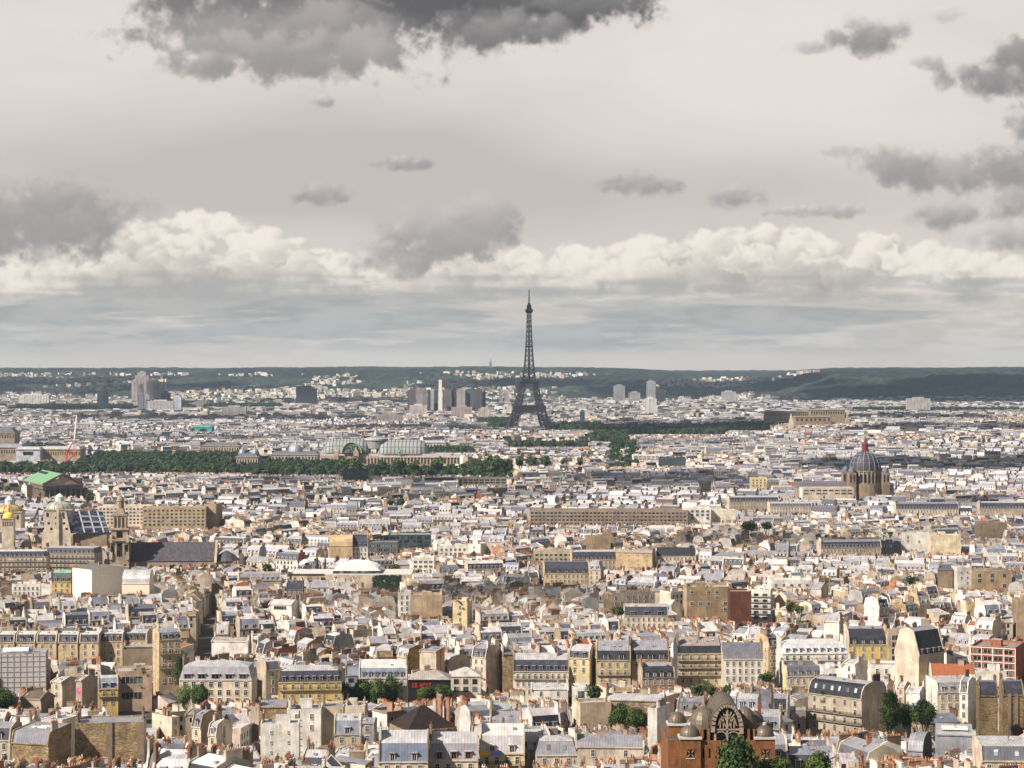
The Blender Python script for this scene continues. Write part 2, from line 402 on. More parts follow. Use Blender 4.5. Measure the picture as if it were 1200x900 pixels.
# ---------------------------------------------------------------- geometry accumulator
class Geo:
    def __init__(s, ox=0.0, oy=0.0, oz=0.0, rot=0.0):
        s.v = []; s.f = []; s.fm = []; s.fc = []; s.place(ox, oy, oz, rot)
    def place(s, ox, oy, oz, rot):
        s.ox, s.oy, s.oz = ox, oy, oz; s.c = math.cos(rot); s.s = math.sin(rot)
    def P(s, x, y, z):
        s.v.append((s.ox + s.c * x - s.s * y, s.oy + s.s * x + s.c * y, s.oz + z)); return len(s.v) - 1
    def poly(s, pts, m, c):
        s.f.append([s.P(*p) for p in pts]); s.fm.append(m); s.fc.append(c)
    def frus(s, cx, cy, z0, w, d, h, m, c, w2=None, d2=None, top=None, dx=0.0, dy=0.0, bottom=False, r=0.0, faces=None):
        """a box, or a box that tapers to w2 x d2 (0 closes to a ridge or point)"""
        w2 = w if w2 is None else w2; d2 = d if d2 is None else d2
        a = []
        cr, sr = math.cos(r), math.sin(r)
        for (ww, dd, zz, ex, ey) in ((w, d, z0, 0, 0), (w2, d2, z0 + h, dx, dy)):
            for sx, sy in ((-1, -1), (1, -1), (1, 1), (-1, 1)):
                lx, ly = sx * ww / 2 + ex, sy * dd / 2 + ey
                a.append(s.P(cx + cr * lx - sr * ly, cy + sr * lx + cr * ly, zz))
        for i in range(4):
            j = (i + 1) % 4
            s.f.append([a[i], a[j], a[4 + j], a[4 + i]])
            s.fm.append(faces[i][0] if faces else m); s.fc.append(faces[i][1] if faces else c)
        if w2 > 0.01 and d2 > 0.01:
            s.f.append([a[4], a[5], a[6], a[7]]); s.fm.append(top[0] if top else m); s.fc.append(top[1] if top else c)
        if bottom:
            s.f.append([a[3], a[2], a[1], a[0]]); s.fm.append(m); s.fc.append(c)
    def prof(s, pts, x0, x1, ms, cs, em, ec, closed=True):
        """profile pts (y, z) from front to back drawn out along x; ms/cs for each strip; ends closed"""
        A = [s.P(x0, y, z) for y, z in pts]; B = [s.P(x1, y, z) for y, z in pts]
        for i in range(len(pts) - 1):
            s.f.append([A[i], B[i], B[i + 1], A[i + 1]]); s.fm.append(ms[i]); s.fc.append(cs[i])
        if closed:
            s.f.append(A[::-1] if True else A); s.fm.append(em); s.fc.append(ec)
            s.f.append(B); s.fm.append(em); s.fc.append(ec)
    def lathe(s, cx, cy, prof, n, m, c, cap=True):
        rings = []
        for r, z in prof:
            rings.append([s.P(cx + r * math.cos(2 * math.pi * i / n), cy + r * math.sin(2 * math.pi * i / n), z) for i in range(n)])
        for a, b in zip(rings, rings[1:]):
            for i in range(n):
                j = (i + 1) % n
                s.f.append([a[i], a[j], b[j], b[i]]); s.fm.append(m); s.fc.append(c)
        if cap and prof[-1][0] > 0.01:
            s.f.append(rings[-1]); s.fm.append(m); s.fc.append(c)
    def beam(s, a, b, t, m, c, t2=None):
        a = Vector(a); b = Vector(b); d = b - a
        if d.length < 1e-6: return
        d.normalize()
        up = Vector((0, 0, 1)) if abs(d.z) < 0.9 else Vector((0, 1, 0))
        u = d.cross(up).normalized() * (t / 2); w = d.cross(u).normalized() * ((t2 or t) / 2)
        A = [s.P(*(a + k)) for k in (-u - w, u - w, u + w, -u + w)]
        B = [s.P(*(b + k)) for k in (-u - w, u - w, u + w, -u + w)]
        for i in range(4):
            j = (i + 1) % 4
            s.f.append([A[i], A[j], B[j], B[i]]); s.fm.append(m); s.fc.append(c)
        s.f.append(A[::-1]); s.fm.append(m); s.fc.append(c)
        s.f.append(B); s.fm.append(m); s.fc.append(c)
    def mesh(s, name):
        me = bpy.data.meshes.new(name)
        if not s.f: return me
        V = np.array(s.v, dtype=np.float64)
        lens = np.array([len(f) for f in s.f], dtype=np.int32)
        loops = np.array([i for f in s.f for i in f], dtype=np.int32)
        starts = np.concatenate(([0], np.cumsum(lens)[:-1])).astype(np.int32)
        me.vertices.add(len(V)); me.vertices.foreach_set('co', V.astype(np.float32).ravel())
        me.loops.add(len(loops)); me.loops.foreach_set('vertex_index', loops)
        me.polygons.add(len(lens)); me.polygons.foreach_set('loop_start', starts)
        names = []
        idx = {}
        for m in s.fm:
            if m not in idx: idx[m] = len(names); names.append(m)
        for m in names: me.materials.append(MATS[m])
        me.polygons.foreach_set('material_index', np.array([idx[m] for m in s.fm], dtype=np.int32))
        # metre-scaled uv: u along the first edge, v up the face
        L = V[loops]; p0 = V[loops[starts]]; p1 = V[loops[starts + 1]]; p2 = V[loops[starts + lens - 1]]
        e = p1 - p0; el = np.linalg.norm(e, axis=1)
        bad = el < 1e-6
        e[bad] = (1, 0, 0); el[bad] = 1; e /= el[:, None]
        n = np.cross(e, p2 - p0); nl = np.linalg.norm(n, axis=1); n[nl < 1e-9] = (0, 0, 1); nl[nl < 1e-9] = 1; n /= nl[:, None]
        t = np.cross(n, e)
        fi = np.repeat(np.arange(len(lens)), lens)
        rel = L - p0[fi]
        uvs = np.stack([(rel * e[fi]).sum(1), (rel * t[fi]).sum(1)], 1)
        ul = me.uv_layers.new(name='UVMap'); ul.data.foreach_set('uv', uvs.astype(np.float32).ravel())
        ca = me.attributes.new('tint', 'FLOAT_COLOR', 'FACE')
        C = np.ones((len(lens), 4), dtype=np.float32); C[:, :3] = np.array(s.fc, dtype=np.float32)
        ca.data.foreach_set('color', C.ravel())
        me.update(calc_edges=True)
        me.shade_flat()
        return me

def link(name, me, parent=None, loc=(0, 0, 0), rz=0.0, scale=None):
    o = bpy.data.objects.new(name, me); COL.objects.link(o)
    o.location = loc
    if rz: o.rotation_euler = (0, 0, rz)
    if scale: o.scale = scale
    if parent is not None: o.parent = parent
    return o
def tag(o, label=None, cat=None, group=None, kind=None):
    if label: o['label'] = label
    if cat: o['category'] = cat
    if group: o['group'] = group
    if kind: o['kind'] = kind
    return o
def thing(name, label, cat, loc, rz=0.0, group=None):
    return tag(link(name, None, None, loc, rz), label, cat, group)
def part(name, geo, parent, **k): return link(name, geo.mesh(name), parent, **k)

def vary(c, a=0.08, rng=random):
    k = 1 + rng.uniform(-a, a)
    return tuple(min(0.85, max(0.01, x * k * (1 + rng.uniform(-a, a) * 0.25))) for x in c)

# ---------------------------------------------------------------- window, dormer prototypes (shared meshes)
PROTO = {}
def proto(key):
    if key in PROTO: return PROTO[key]
    g = Geo()
    kind, *a = key
    def framed(w, h, fr, fc, mull=True, gc=GLASS, dep=0.14):
        g.frus(0, -0.02, 0, w, 0.04, h, 'window glass', gc)
        for x in (-w / 2, w / 2): g.frus(x, -dep / 2, 0, fr, dep, h, 'painted', fc)
        g.frus(0, -dep / 2, h, w + fr, dep, fr, 'painted', fc)
        g.frus(0, -dep * 0.75, -fr * 0.8, w + fr * 1.6, dep * 1.5, fr * 0.8, 'painted', fc)
        if mull:
            g.frus(0, -0.06, 0, 0.07, 0.06, h, 'painted', FRAME)
            g.frus(0, -0.06, h * 0.62, w, 0.06, 0.06, 'painted', FRAME)
    if kind == 'window':
        w, h, fc = a; framed(w, h, 0.12, fc)
    elif kind == 'shuttered':
        w, h, fc = a; framed(w, h, 0.08, fc)
        for sx in (-1, 1): g.frus(sx * (w / 2 + 0.3), -0.05, 0, 0.46, 0.06, h, 'painted', fc)
    elif kind == 'office':
        w, h, fc = a
        g.frus(0, -0.02, 0, w, 0.04, h, 'window glass', (0.05, 0.06, 0.07))
        for i in range(int(w / 1.4) + 1): g.frus(-w / 2 + i * w / max(1, int(w / 1.4)), -0.06, 0, 0.08, 0.1, h, 'painted', fc)
    elif kind == 'skylight':
        w, h, c = a
        g.frus(0, 0, 0, w + 0.2, h + 0.2, 0.16, 'painted', (0.3, 0.3, 0.32)); g.frus(0, 0, 0.16, w, h, 0.02, 'window glass', c)
    elif kind == 'dormer':
        w, h, cc, fc, style = a          # origin at the foot of the window, opening towards -y
        dep = 1.5
        g.frus(0, dep / 2, -0.1, w + 0.34, dep, h + 0.15, 'zinc', cc)
        g.frus(0, -0.03, 0.05, w * 0.8, 0.05, h - 0.2, 'window glass', GLASS)
        for x in (-w * 0.45, w * 0.45): g.frus(x, -0.07, 0, 0.16, 0.12, h, 'painted', fc)
        g.frus(0, -0.06, 0, 0.07, 0.08, h - 0.1, 'painted', fc)
        g.frus(0, -0.08, h - 0.12, w + 0.1, 0.14, 0.2, 'painted', fc)
        if style == 'gable': g.frus(0, dep / 2 - 0.15, h + 0.06, w + 0.6, dep + 0.4, 0.5, 'zinc', vary(cc), w2=0.02, d2=dep)
        elif style == 'round': arch_roof(g, w + 0.5, dep + 0.3, h + 0.06, 0.55, cc)
        else: g.frus(0, dep / 2 - 0.2, h + 0.06, w + 0.6, dep + 0.5, 0.16, 'zinc', ZL if cc[0] > 0.2 else ZM)
    PROTO[key] = g.mesh(kind)
    return PROTO[key]
def arch_roof(g, w, d, z0, rise, c, n=6, y0=-0.3, m='zinc', closed=True):
    pts = [(-w / 2 * math.cos(math.pi * i / n), z0 + rise * math.sin(math.pi * i / n)) for i in range(n + 1)]
    A = [g.P(x, y0, z) for x, z in pts]; B = [g.P(x, y0 + d, z) for x, z in pts]
    for i in range(n):
        g.f.append([A[i], A[i + 1], B[i + 1], B[i]]); g.fm.append(m); g.fc.append(c)
    if closed:
        g.f.append(A); g.fm.append(m); g.fc.append(c); g.f.append(B[::-1]); g.fm.append(m); g.fc.append(c)

# ---------------------------------------------------------------- two ways of building the same house
class ThingCtx:
    """every part its own object under the Empty at the base of the house"""
    stuff = False
    def __init__(s, root, x, y, rot):
        s.root = root; s.x, s.y, s.rot = x, y, rot; s.parts = []; s.named = {}
    def g(s, name, under=None, lab=None):
        q = Geo(); s.parts.append((name, q, under, lab)); return q
    def inst(s, name, key, x, y, z, r=0.0, under=None, scale=None):
        s.parts.append((name, (proto(key), x, y, z, r, scale), under, None))
    def done(s):
        made = {}
        for name, q, under, lab in s.parts:
            par = made.get(id(under), s.root) if under is not None else s.root
            if isinstance(q, Geo):
                if not q.f: continue
                o = link(name, q.mesh(name), par); made[id(q)] = o
                if lab: o['label'] = lab
            else:
                me, x, y, z, r, sca = q
                link(name, me, par, (x, y, z), r, sca)
class StuffCtx:
    stuff = True
    def __init__(s, geo, x, y, z, rot):
        s.geo = geo; s.x, s.y, s.rot = x, y, rot; geo.place(x, y, z, rot)
    def g(s, name, under=None, lab=None): return s.geo
    def inst(s, name, key, x, y, z, r=0.0, under=None, scale=None):
        g = s.geo; kind, a = key[0], key[1:]
        c, n = math.cos(r), math.sin(r)
        def q(w, h, off, z0, m, col):
            P = [(-w / 2, -off), (w / 2, -off)]
            P = [(x + c * u - n * v, y + n * u + c * v) for u, v in P]
            g.poly([(P[0][0], P[0][1], z0), (P[1][0], P[1][1], z0), (P[1][0], P[1][1], z0 + h), (P[0][0], P[0][1], z0 + h)], m, col)
        if kind in ('window', 'shuttered', 'office'):
            w, h, fc = a
            q(w + 0.25, h + 0.2, 0.03, z - 0.1, 'painted', fc); q(w, h, 0.06, z, 'window glass', GLASS)
        elif kind == 'skylight':
            w, h, col = a
            g.frus(x, y, z, w, h, 0.15, 'painted', col)
        elif kind == 'dormer':
            w, h, cc, fc, st = a
            g.frus(x - n * 0.6, y + c * 0.6, z - 0.1, w + 0.3, 1.3, h + 0.2, 'zinc', cc, r=r, top=('zinc', ZL))
            q(w * 0.95, h, 0.1, z, 'painted', fc); q(w * 0.65, h - 0.3, 0.14, z + 0.1, 'window glass', GLASS)
    def done(s): pass

def side_seen(ctx, nx, ny, px=0.0, py=0.0):
    """does the side with outward local normal (nx, ny) look towards the camera at the origin?"""
    c, s = math.cos(ctx.rot), math.sin(ctx.rot)
    gx, gy = c * nx - s * ny, s * nx + c * ny
    L = math.hypot(ctx.x, ctx.y)
    return (-ctx.x * gx - ctx.y * gy) / L > 0.12

def add_chimney(ctx, x, y, z0, ztop, L, along, col, rng, lvl, mat='plaster', th=0.55):
    w, d = (th, L) if along == 'y' else (L, th)
    g = ctx.g('chimney')
    g.frus(x, y, z0, w, d, ztop - z0, mat, col)
    g.frus(x, y, ztop, w + 0.16, d + 0.16, 0.16, mat, vary(col))
    pc = vary(rng.choice((POT, POT, POT2, (0.46, 0.19, 0.08), (0.22, 0.09, 0.06), (0.40, 0.30, 0.2))), 0.2, rng)
    if lvl >= 2:
        n = max(2, int(L / (0.46 if lvl == 3 else 0.6)))
        for i in range(n):
            if rng.random() < 0.1: continue
            t = (i + 0.5) / n * L - L / 2
            px, py = (x, y + t) if along == 'y' else (x + t, y)
            h = rng.choice((0.4, 0.45, 0.6, 0.8))
            g.frus(px, py, ztop + 0.16, 0.27, 0.27, h, 'terracotta', vary(pc, 0.3, rng), 0.2, 0.2)
    else:
        g.frus(x, y, ztop + 0.16, w * 0.6, d * 0.9, 0.38, 'terracotta', tuple(c * .5 + .06 for c in pc))

def house(ctx, s, rng, lvl):
    """s: w d hw (wall height over ground) roof rh mh wall top man, floors shown rows, options"""
    w, d, hw = s['w'], s['d'], s['hw']
    wall, top, man = s['wall'], s['top'], s.get('man', SL)
    roof, rh, mh = s['roof'], s.get('rh', 1.2), s.get('mh', 2.6)
    wm = s.get('wm', 'plaster'); tm = s.get('tm', 'zinc'); mm = 'slate' if man[0] < 0.12 else 'zinc'
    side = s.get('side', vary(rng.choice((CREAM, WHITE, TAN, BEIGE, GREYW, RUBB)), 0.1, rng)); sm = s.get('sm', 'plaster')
    a = d / 2
    G = ctx.g('wall')
    base = -6.0
    f_m = 'distant facade' if lvl == 1 and not s.get('blind') else wm
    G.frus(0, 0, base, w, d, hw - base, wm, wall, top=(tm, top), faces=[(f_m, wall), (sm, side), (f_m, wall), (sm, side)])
    if lvl >= 2 and roof not in ('flat',):
        for sy in ((-1, 1) if lvl == 3 else (-1,)):
            G.frus(0, sy * (a + 0.12), hw - 0.3, w, 0.34, 0.34, wm, vary(wall, .05, rng))
    # --- roof
    Rg = ctx.g('roof')
    def pts_for(k=0.0):
        e = k
        if roof == 'gable': return [(-a - 0.25 - e, -0.1 + e), (0, rh + e), (a + 0.25 + e, -0.1 + e)], [tm] * 2, [top] * 2, rh
        if roof == 'mansard': return [(-a - e, e), (-a + 0.32 * mh - e, mh + e), (0, mh + rh + e), (a - 0.32 * mh + e, mh + e), (a + e, e)], [mm, tm, tm, mm], [man, top, top, man], mh + rh
        if roof == 'half': return [(-a - e, e), (-a + 0.3 * mh - e, mh + e), (a + e, mh + rh + e), (a + e, 0)], [mm, tm, wm], [man, top, side], mh + rh
        if roof == 'shed': return [(-a - 0.2 - e, e), (a + e, rh + e), (a + e, 0)], [tm, wm], [top, side], rh
        if roof == 'shedback': return [(-a - e, 0), (-a - e, rh + e), (a + 0.2 + e, e)], [wm, tm], [wall, top], rh
        if roof == 'barrel':
            n = 10; pp = [(-(a + e) * math.cos(math.pi * i / n), (rh + e) * math.sin(math.pi * i / n) ** 0.9 + e * 0.2) for i in range(n + 1)]
            return pp, [tm] * n, [top] * n, rh
        if roof == 'curved':     # a mansard with a bulging lower slope
            k1 = [(-a - e, e), (-a + 0.12 * mh - e, mh * 0.45 + e), (-a + 0.42 * mh - e, mh * 0.85 + e), (-a + 0.9 * mh - e, mh + e)]
            return k1 + [(0, mh + rh + e)] + [(-y, z) for y, z in k1[::-1]], [mm] * 3 + [tm] * 2 + [mm] * 3, [man] * 3 + [top] * 2 + [man] * 3, mh + rh
        return None
    ridge = rh
    pr = pts_for()
    if pr:
        pts, ms, cs, ridge = pr
        pts = [(y, z + hw) for y, z in pts]
        Rg.prof(pts, -w / 2 + 0.02, w / 2 - 0.02, ms, cs, sm, side)
        if lvl >= 2 and s.get('party', True):
            pp, _, _, _ = pts_for(0.28)
            n = len(pp)
            for sx in (-1, 1):
                x0, x1 = (-w / 2 - 0.03, -w / 2 + 0.36) if sx < 0 else (w / 2 - 0.36, w / 2 + 0.03)
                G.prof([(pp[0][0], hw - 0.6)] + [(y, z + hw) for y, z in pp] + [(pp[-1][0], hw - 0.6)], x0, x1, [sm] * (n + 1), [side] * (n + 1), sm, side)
    elif roof == 'hip':
        Rg.frus(0, 0, hw, w + 0.5, d + 0.5, rh, tm, top, max(0.05, w - d * 0.9), 0.02)
    elif roof == 'hipmansard':
        Rg.frus(0, 0, hw + 0.02, w, d, mh, mm, man, w - 0.62 * mh, d - 0.62 * mh, top=(tm, top))
        Rg.frus(0, 0, hw + mh + 0.02, w - 0.62 * mh + 0.1, d - 0.62 * mh + 0.1, rh, tm, top, max(0.5, w - d * 0.8), 0.3)
        ridge = mh + rh
    else:                        # flat with parapet
        ph = s.get('ph', 0.9)
        for (cx, cy, ww, dd) in ((0, -a + 0.12, w, 0.24), (0, a - 0.12, w, 0.24), (-w / 2 + 0.12, 0, 0.24, d - 0.5), (w / 2 - 0.12, 0, 0.24, d - 0.5)):
            G.frus(cx, cy, hw, ww, dd, ph, wm, wall)
        ridge = ph
        if lvl >= 2 and rng.random() < 0.8:
            bw, bd = min(w * 0.4, 4.5), min(d * 0.4, 4)
            Rg.frus(rng.uniform(-w * 0.2, w * 0.2), rng.uniform(-1, 2), hw, bw, bd, rng.uniform(1.8, 3), wm, vary(wall, .1, rng), top=('zinc', ZL))
            ctx.g('roof_vent').frus(rng.uniform(-w * 0.3, w * 0.3), rng.uniform(-1, 1), hw, 1.2, 1.6, 1.0, 'zinc', ZM)
    # --- windows on the sides that look towards the camera's side of the house
    fh = s.get('fh', 3.05); rows = s.get('rows', 3 if lvl == 3 else 1); pitch = s.get('pitch', 2.6)
    ww, wh = s.get('ww', 1.05), s.get('wh', 1.85)
    style = s.get('win', 'window')
    fc = s.get('fc', FRAME)
    drop = s.get('drop', 2.75)
    if lvl >= 2 and not s.get('blind'):
        n = max(1, int((w - 1.0) / pitch))
        for sy, r in ((-1, 0.0), (1, math.pi)):
            if not side_seen(ctx, 0, sy): continue
            for j in range(rows):
                zz = hw - drop - j * fh
                if zz < 0.5: break
                for i in range(n):
                    if s.get('gaps', 0.06) > rng.random(): continue
                    ctx.inst('window', (style, ww, wh, fc), (i - (n - 1) / 2) * (w - 1.2) / n, sy * (a + 0.002), zz, r, under=G if lvl == 3 else None)
                if s.get('balcony') and (j in s['balcony']):
                    b = ctx.g('balcony')
                    yy = sy * (a + 0.45)
                    b.frus(0, yy, zz - 0.25, w, 0.8, 0.14, wm, vary(wall, .05, rng))
                    if lvl == 3:
                        ye = sy * (a + 0.82)
                        b.frus(0, ye, zz + 0.75, w, 0.06, 0.07, 'iron', IRON); b.frus(0, ye, zz - 0.08, w, 0.05, 0.05, 'iron', IRON)
                        k = int(w / 0.3)
                        for i in range(k + 1): b.frus(-w / 2 + i * w / k, ye, zz - 0.05, 0.09, 0.05, 0.8, 'iron', IRON)
                    else: b.frus(0, sy * (a + 0.8), zz - 0.1, w, 0.04, 0.75, 'iron', IRON)
        sides = s.get('sidewin', 0)
        for sx, r in ((1, math.pi / 2), (-1, -math.pi / 2)):
            if not side_seen(ctx, sx, 0): continue
            ns = sides if sides else (rng.choice((0, 0, 1, 2)) if lvl == 3 else 0)
            for j in range(rows if sides else 1):
                for i in range(ns):
                    yy = (i - (ns - 1) / 2) * (d - 1.5) / max(ns, 1) if sides else rng.uniform(-d * .3, d * .3)
                    zz = hw - drop - j * fh
                    if zz < 0.5: continue
                    ctx.inst('window', ((style, ww, wh, fc) if sides else ('window', 0.7, 1.0, fc)), sx * (w / 2 + (0.002 if sides or not pr else 0.035)), yy, zz, r, under=G if lvl == 3 else None)
    # --- dormers and skylights on the steep slope
    if lvl >= 2 and roof in ('mansard', 'half', 'hipmansard', 'curved') and s.get('dormers', True):
        st = s.get('dstyle') or rng.choice(('flat', 'flat', 'gable', 'round'))
        dc = s.get('dcol', man if man[0] > 0.12 else rng.choice((man, ZM, ZD)))
        dp = s.get('dpitch', 2.7)
        n = max(1, int((w - 1.2) / dp))
        for sy, r in ((-1, 0.0), (1, math.pi)):
            if not side_seen(ctx, 0, sy) or (roof == 'half' and sy > 0): continue
            for i in range(n):
                ctx.inst('dormer', ('dormer', s.get('dw', 1.15), min(1.7, mh * 0.72), dc, s.get('dfc', FRAME), st), (i - (n - 1) / 2) * (w - 1.4) / n, sy * (a - 0.14), hw + 0.35, r, under=Rg if lvl == 3 else None)
    if lvl >= 2 and roof in ('gable', 'mansard', 'half', 'shed', 'curved', 'hip') and rh < 4:
        for k in range(s.get('sky', rng.choice((0, 0, 1, 1, 2)) if lvl == 3 else rng.choice((0, 0, 1)))):
            yf = rng.uniform(0.3, 0.6)
            if roof == 'shed': yy, zz = -a + d * yf, hw + rh * yf
            elif roof == 'half': yy, zz = -a + 0.3 * mh + (d - .3 * mh) * yf, hw + mh + rh * yf
            else:
                a2 = a if roof in ('gable', 'hip') else a - (0.32 if roof == 'mansard' else 0.9) * mh
                yy, zz = -a2 * (1 - yf), hw + (ridge - rh) + rh * yf
            Rg.frus(rng.uniform(-w * .35, w * .35), yy, zz - 0.05, 0.9, 1.1, 0.32, 'painted', (0.3, 0.3, 0.32), top=('window glass', rng.choice(((0.5, 0.53, 0.58), (0.06, 0.07, 0.09), (0.65, 0.64, 0.62)))))
    # --- chimneys on the party walls
    if s.get('stacks', True):
        nst = s.get('nst', rng.choice((1, 2, 2, 3)) if lvl >= 2 else rng.choice((0, 1, 1, 2)))
        for k in range(nst):
            sx = rng.choice((-1, 1)) if k else s.get('stside', rng.choice((-1, 1)))
            L = min(rng.uniform(1.4, 5.5), d * 0.48)
            y = rng.uniform(-1, 1) * (a - L / 2 - 0.3) * 0.9
            zt = hw + ridge + rng.uniform(0.5, 1.9) if roof != 'flat' else hw + rng.uniform(1.5, 3.0)
            cc = s.get('stcol') or vary(rng.choice((side, CREAM, BEIGE, TAN, TAN, WHITE, (0.32, 0.17, 0.10), BROWN)), 0.12, rng)
            add_chimney(ctx, sx * (w / 2 - 0.3) if pr or roof != 'flat' else sx * (w / 2 - 0.6), y, hw - 0.5, zt, L, 'y', cc, rng, lvl)
        if lvl >= 2 and w > 13 and rng.random() < 0.6:
            L = rng.uniform(1.2, 3)
            add_chimney(ctx, rng.uniform(-w * .3, w * .3), rng.uniform(-1, 1), hw, hw + ridge + rng.uniform(0.8, 1.6), L, rng.choice('xy'), vary(rng.choice((CREAM, TAN, BEIGE, (0.32, 0.17, 0.10))), 0.1, rng), rng, lvl)
    if lvl == 3 and pr and rng.random() < 0.6:
        v = ctx.g('roof_vent'); vx = rng.uniform(-w * .35, w * .35)
        v.frus(vx, 0.4, hw + ridge - 0.8, 0.35, 0.35, 1.7, 'zinc', ZM); v.frus(vx, 0.4, hw + ridge + 0.9, 0.55, 0.55, 0.2, 'zinc', ZD)
    if lvl == 3 and pr and not s.get('wm') and rng.random() < 0.45 and s.get('party', True):
        # sooty flue lines up the blind party walls
        for sx in (1, -1):
            if not side_seen(ctx, sx, 0): continue
            f_ = ctx.g('flue_line'); yy = rng.uniform(-.25, .25) * d; sh = tuple(c * rng.choice((.45, .6, 1.25)) for c in side)
            f_.frus(sx * (w / 2 + 0.06), yy, -2, 0.12, rng.uniform(.5, 1.3), hw + 2 + ridge * .5, sm, sh)
    if lvl == 3 and rng.random() < 0.65:
        an = ctx.g('aerial'); x = rng.uniform(-w * .4, w * .4); z0 = hw + ridge * 0.4
        an.frus(x, 0.3, z0, 0.07, 0.07, 3.6, 'iron', (0.12, 0.12, 0.12))
        for k in range(4): an.frus(x, 0.3, z0 + 3.4 - k * 0.22, 0.9 - 0.12 * k, 0.05, 0.05, 'iron', (0.14, 0.14, 0.14))
    ctx.done()
    return ridge

# ---------------------------------------------------------------- trees
def rnd_dir(rng):
    z = rng.uniform(-1, 1); t = rng.uniform(0, 2 * math.pi); r = math.sqrt(1 - z * z)
    return r * math.cos(t), r * math.sin(t), z
LEAVES = [(0.030, 0.056, 0.016), (0.046, 0.078, 0.018), (0.018, 0.036, 0.014), (0.066, 0.100, 0.022)]
def crown_geo(g, cx, cy, z0, rx, rz, n, leaf, rng, cols=LEAVES, lobes=9):
    lob = []
    for k in range(lobes):
        a, b, c = rnd_dir(rng)
        lob.append((a * rx * 0.52, b * rx * 0.52, (c * 0.5 + 0.1) * rz, rng.uniform(0.36, 0.56), rng.choice(cols)))
    for i in range(n):
        lx, ly, lz, lr, col = lob[i % lobes]
        a, b, c = rnd_dir(rng); q = rng.uniform(0.55, 1.05)
        x, y, z = cx + lx + a * lr * rx * q, cy + ly + b * lr * rx * q, z0 + rz + lz + c * lr * rz * q
        n1 = Vector((a + rng.uniform(-.7, .7), b + rng.uniform(-.7, .7), c + rng.uniform(-.4, .9))).normalized()
        u = n1.orthogonal().normalized(); v = n1.cross(u); t = leaf * rng.uniform(0.6, 1.3)
        th = rng.uniform(0, 3.14); u2 = u * math.cos(th) + v * math.sin(th); v2 = n1.cross(u2)
        p = Vector((x, y, z)); col2 = vary(col, 0.15, rng)
        g.poly([tuple(p - u2 * t * .5), tuple(p + v2 * t * .35), tuple(p + u2 * t * .5), tuple(p - v2 * t * .35)], 'leaf', col2)
TREE_P = {}
def tree_meshes(kind):
    if kind in TREE_P: return TREE_P[kind]
    rng = random.Random({'big': 1, 'bigb': 2, 'pale': 3, 'cone': 4, 'far': 5, 'farb': 6, 'midtree': 7}[kind])
    c, t = Geo(), Geo()
    if kind in ('big', 'bigb', 'pale'):       # unit tree: 10 m wide, 12 m high crown reaching to 12 m
        cols = LEAVES if kind != 'pale' else [(0.12, 0.17, 0.05), (0.09, 0.15, 0.04), (0.15, 0.19, 0.07)]
        crown_geo(c, 0, 0, 3.0, 5.4, 5.0, 5200 if kind != 'pale' else 2600, 0.62, rng, cols, 22)
        crown_geo(c, 0, 0, 4.0, 3.6, 3.6, 1500, 0.7, rng, cols, 10)
    elif kind == 'cone':
        for k in range(7): crown_geo(c, 0, 0, 1.5 + k * 1.5, 3.4 - k * 0.42, 1.3, 330, 0.55, rng, LEAVES[:3], 7)
    else:
        n = 420 if kind == 'midtree' else 130
        crown_geo(c, 0, 0, 2.4, 5.2, 4.9, n, 1.3 if kind == 'midtree' else 2.4, rng, LEAVES, 9)
        crown_geo(c, 0, 0, 3.4, 3.6, 3.6, n // 2, 1.8 if kind == 'midtree' else 3.0, rng, LEAVES, 6)
    bk = (0.10, 0.075, 0.055)
    t.lathe(0, 0, [(0.42, -4), (0.36, 0), (0.26, 4), (0.16, 8)], 7, 'painted', bk)
    for k in range(6):
        a = k * 1.05; t.beam((0, 0, 3 + k * 0.6), (math.cos(a) * 3.2, math.sin(a) * 3.2, 6.5 + k * 0.5), 0.2, 'painted', bk)
    TREE_P[kind] = (c.mesh('crown'), t.mesh('trunk'))
    return TREE_P[kind]
def tree(kind, x, y, zbase, width, height, label, group=None, rz=None, crown=None):
    """crown: height of the crown; the trunk reaches from the ground into it"""
    c, t = tree_meshes(kind)
    o = thing('tree', label, 'tree', (x, y, zbase), random.uniform(0, 6) if rz is None else rz, group)
    crown = min(crown or height * 0.75, height * 0.9)
    k = crown / 10.6; q = width / 10.8
    cr = link('crown', c, o); cr.scale = (q, q, k); cr.location = (0, 0, height - 12.9 * k)
    tr = link('trunk', t, o); tr.scale = (max(.7, q), max(.7, q), (height - crown * .35) / 8)
    return o
def tree_px(kind, px0, px1, pt, pb, y, label, group=None):
    """tree whose crown spans px0..px1 and whose top is at row pt; y is its distance, its foot is on the ground"""
    xm = ((px0 + px1) / 2 - 600) / F * y; zt = CAMZ - (pt - HY) / F * y; zg = ground(xm, y)
    w = (px1 - px0) / F * y
    OCC.append((px0 + 1, px1 - 1, pb - 1, y)); foot(xm, y, w * .5, w * .5)
    return tree(kind, xm, y, zg, w * 1.08, max(zt - zg, 5), label, group, None, max((pb - pt) / F * y * 1.45, w * .8))

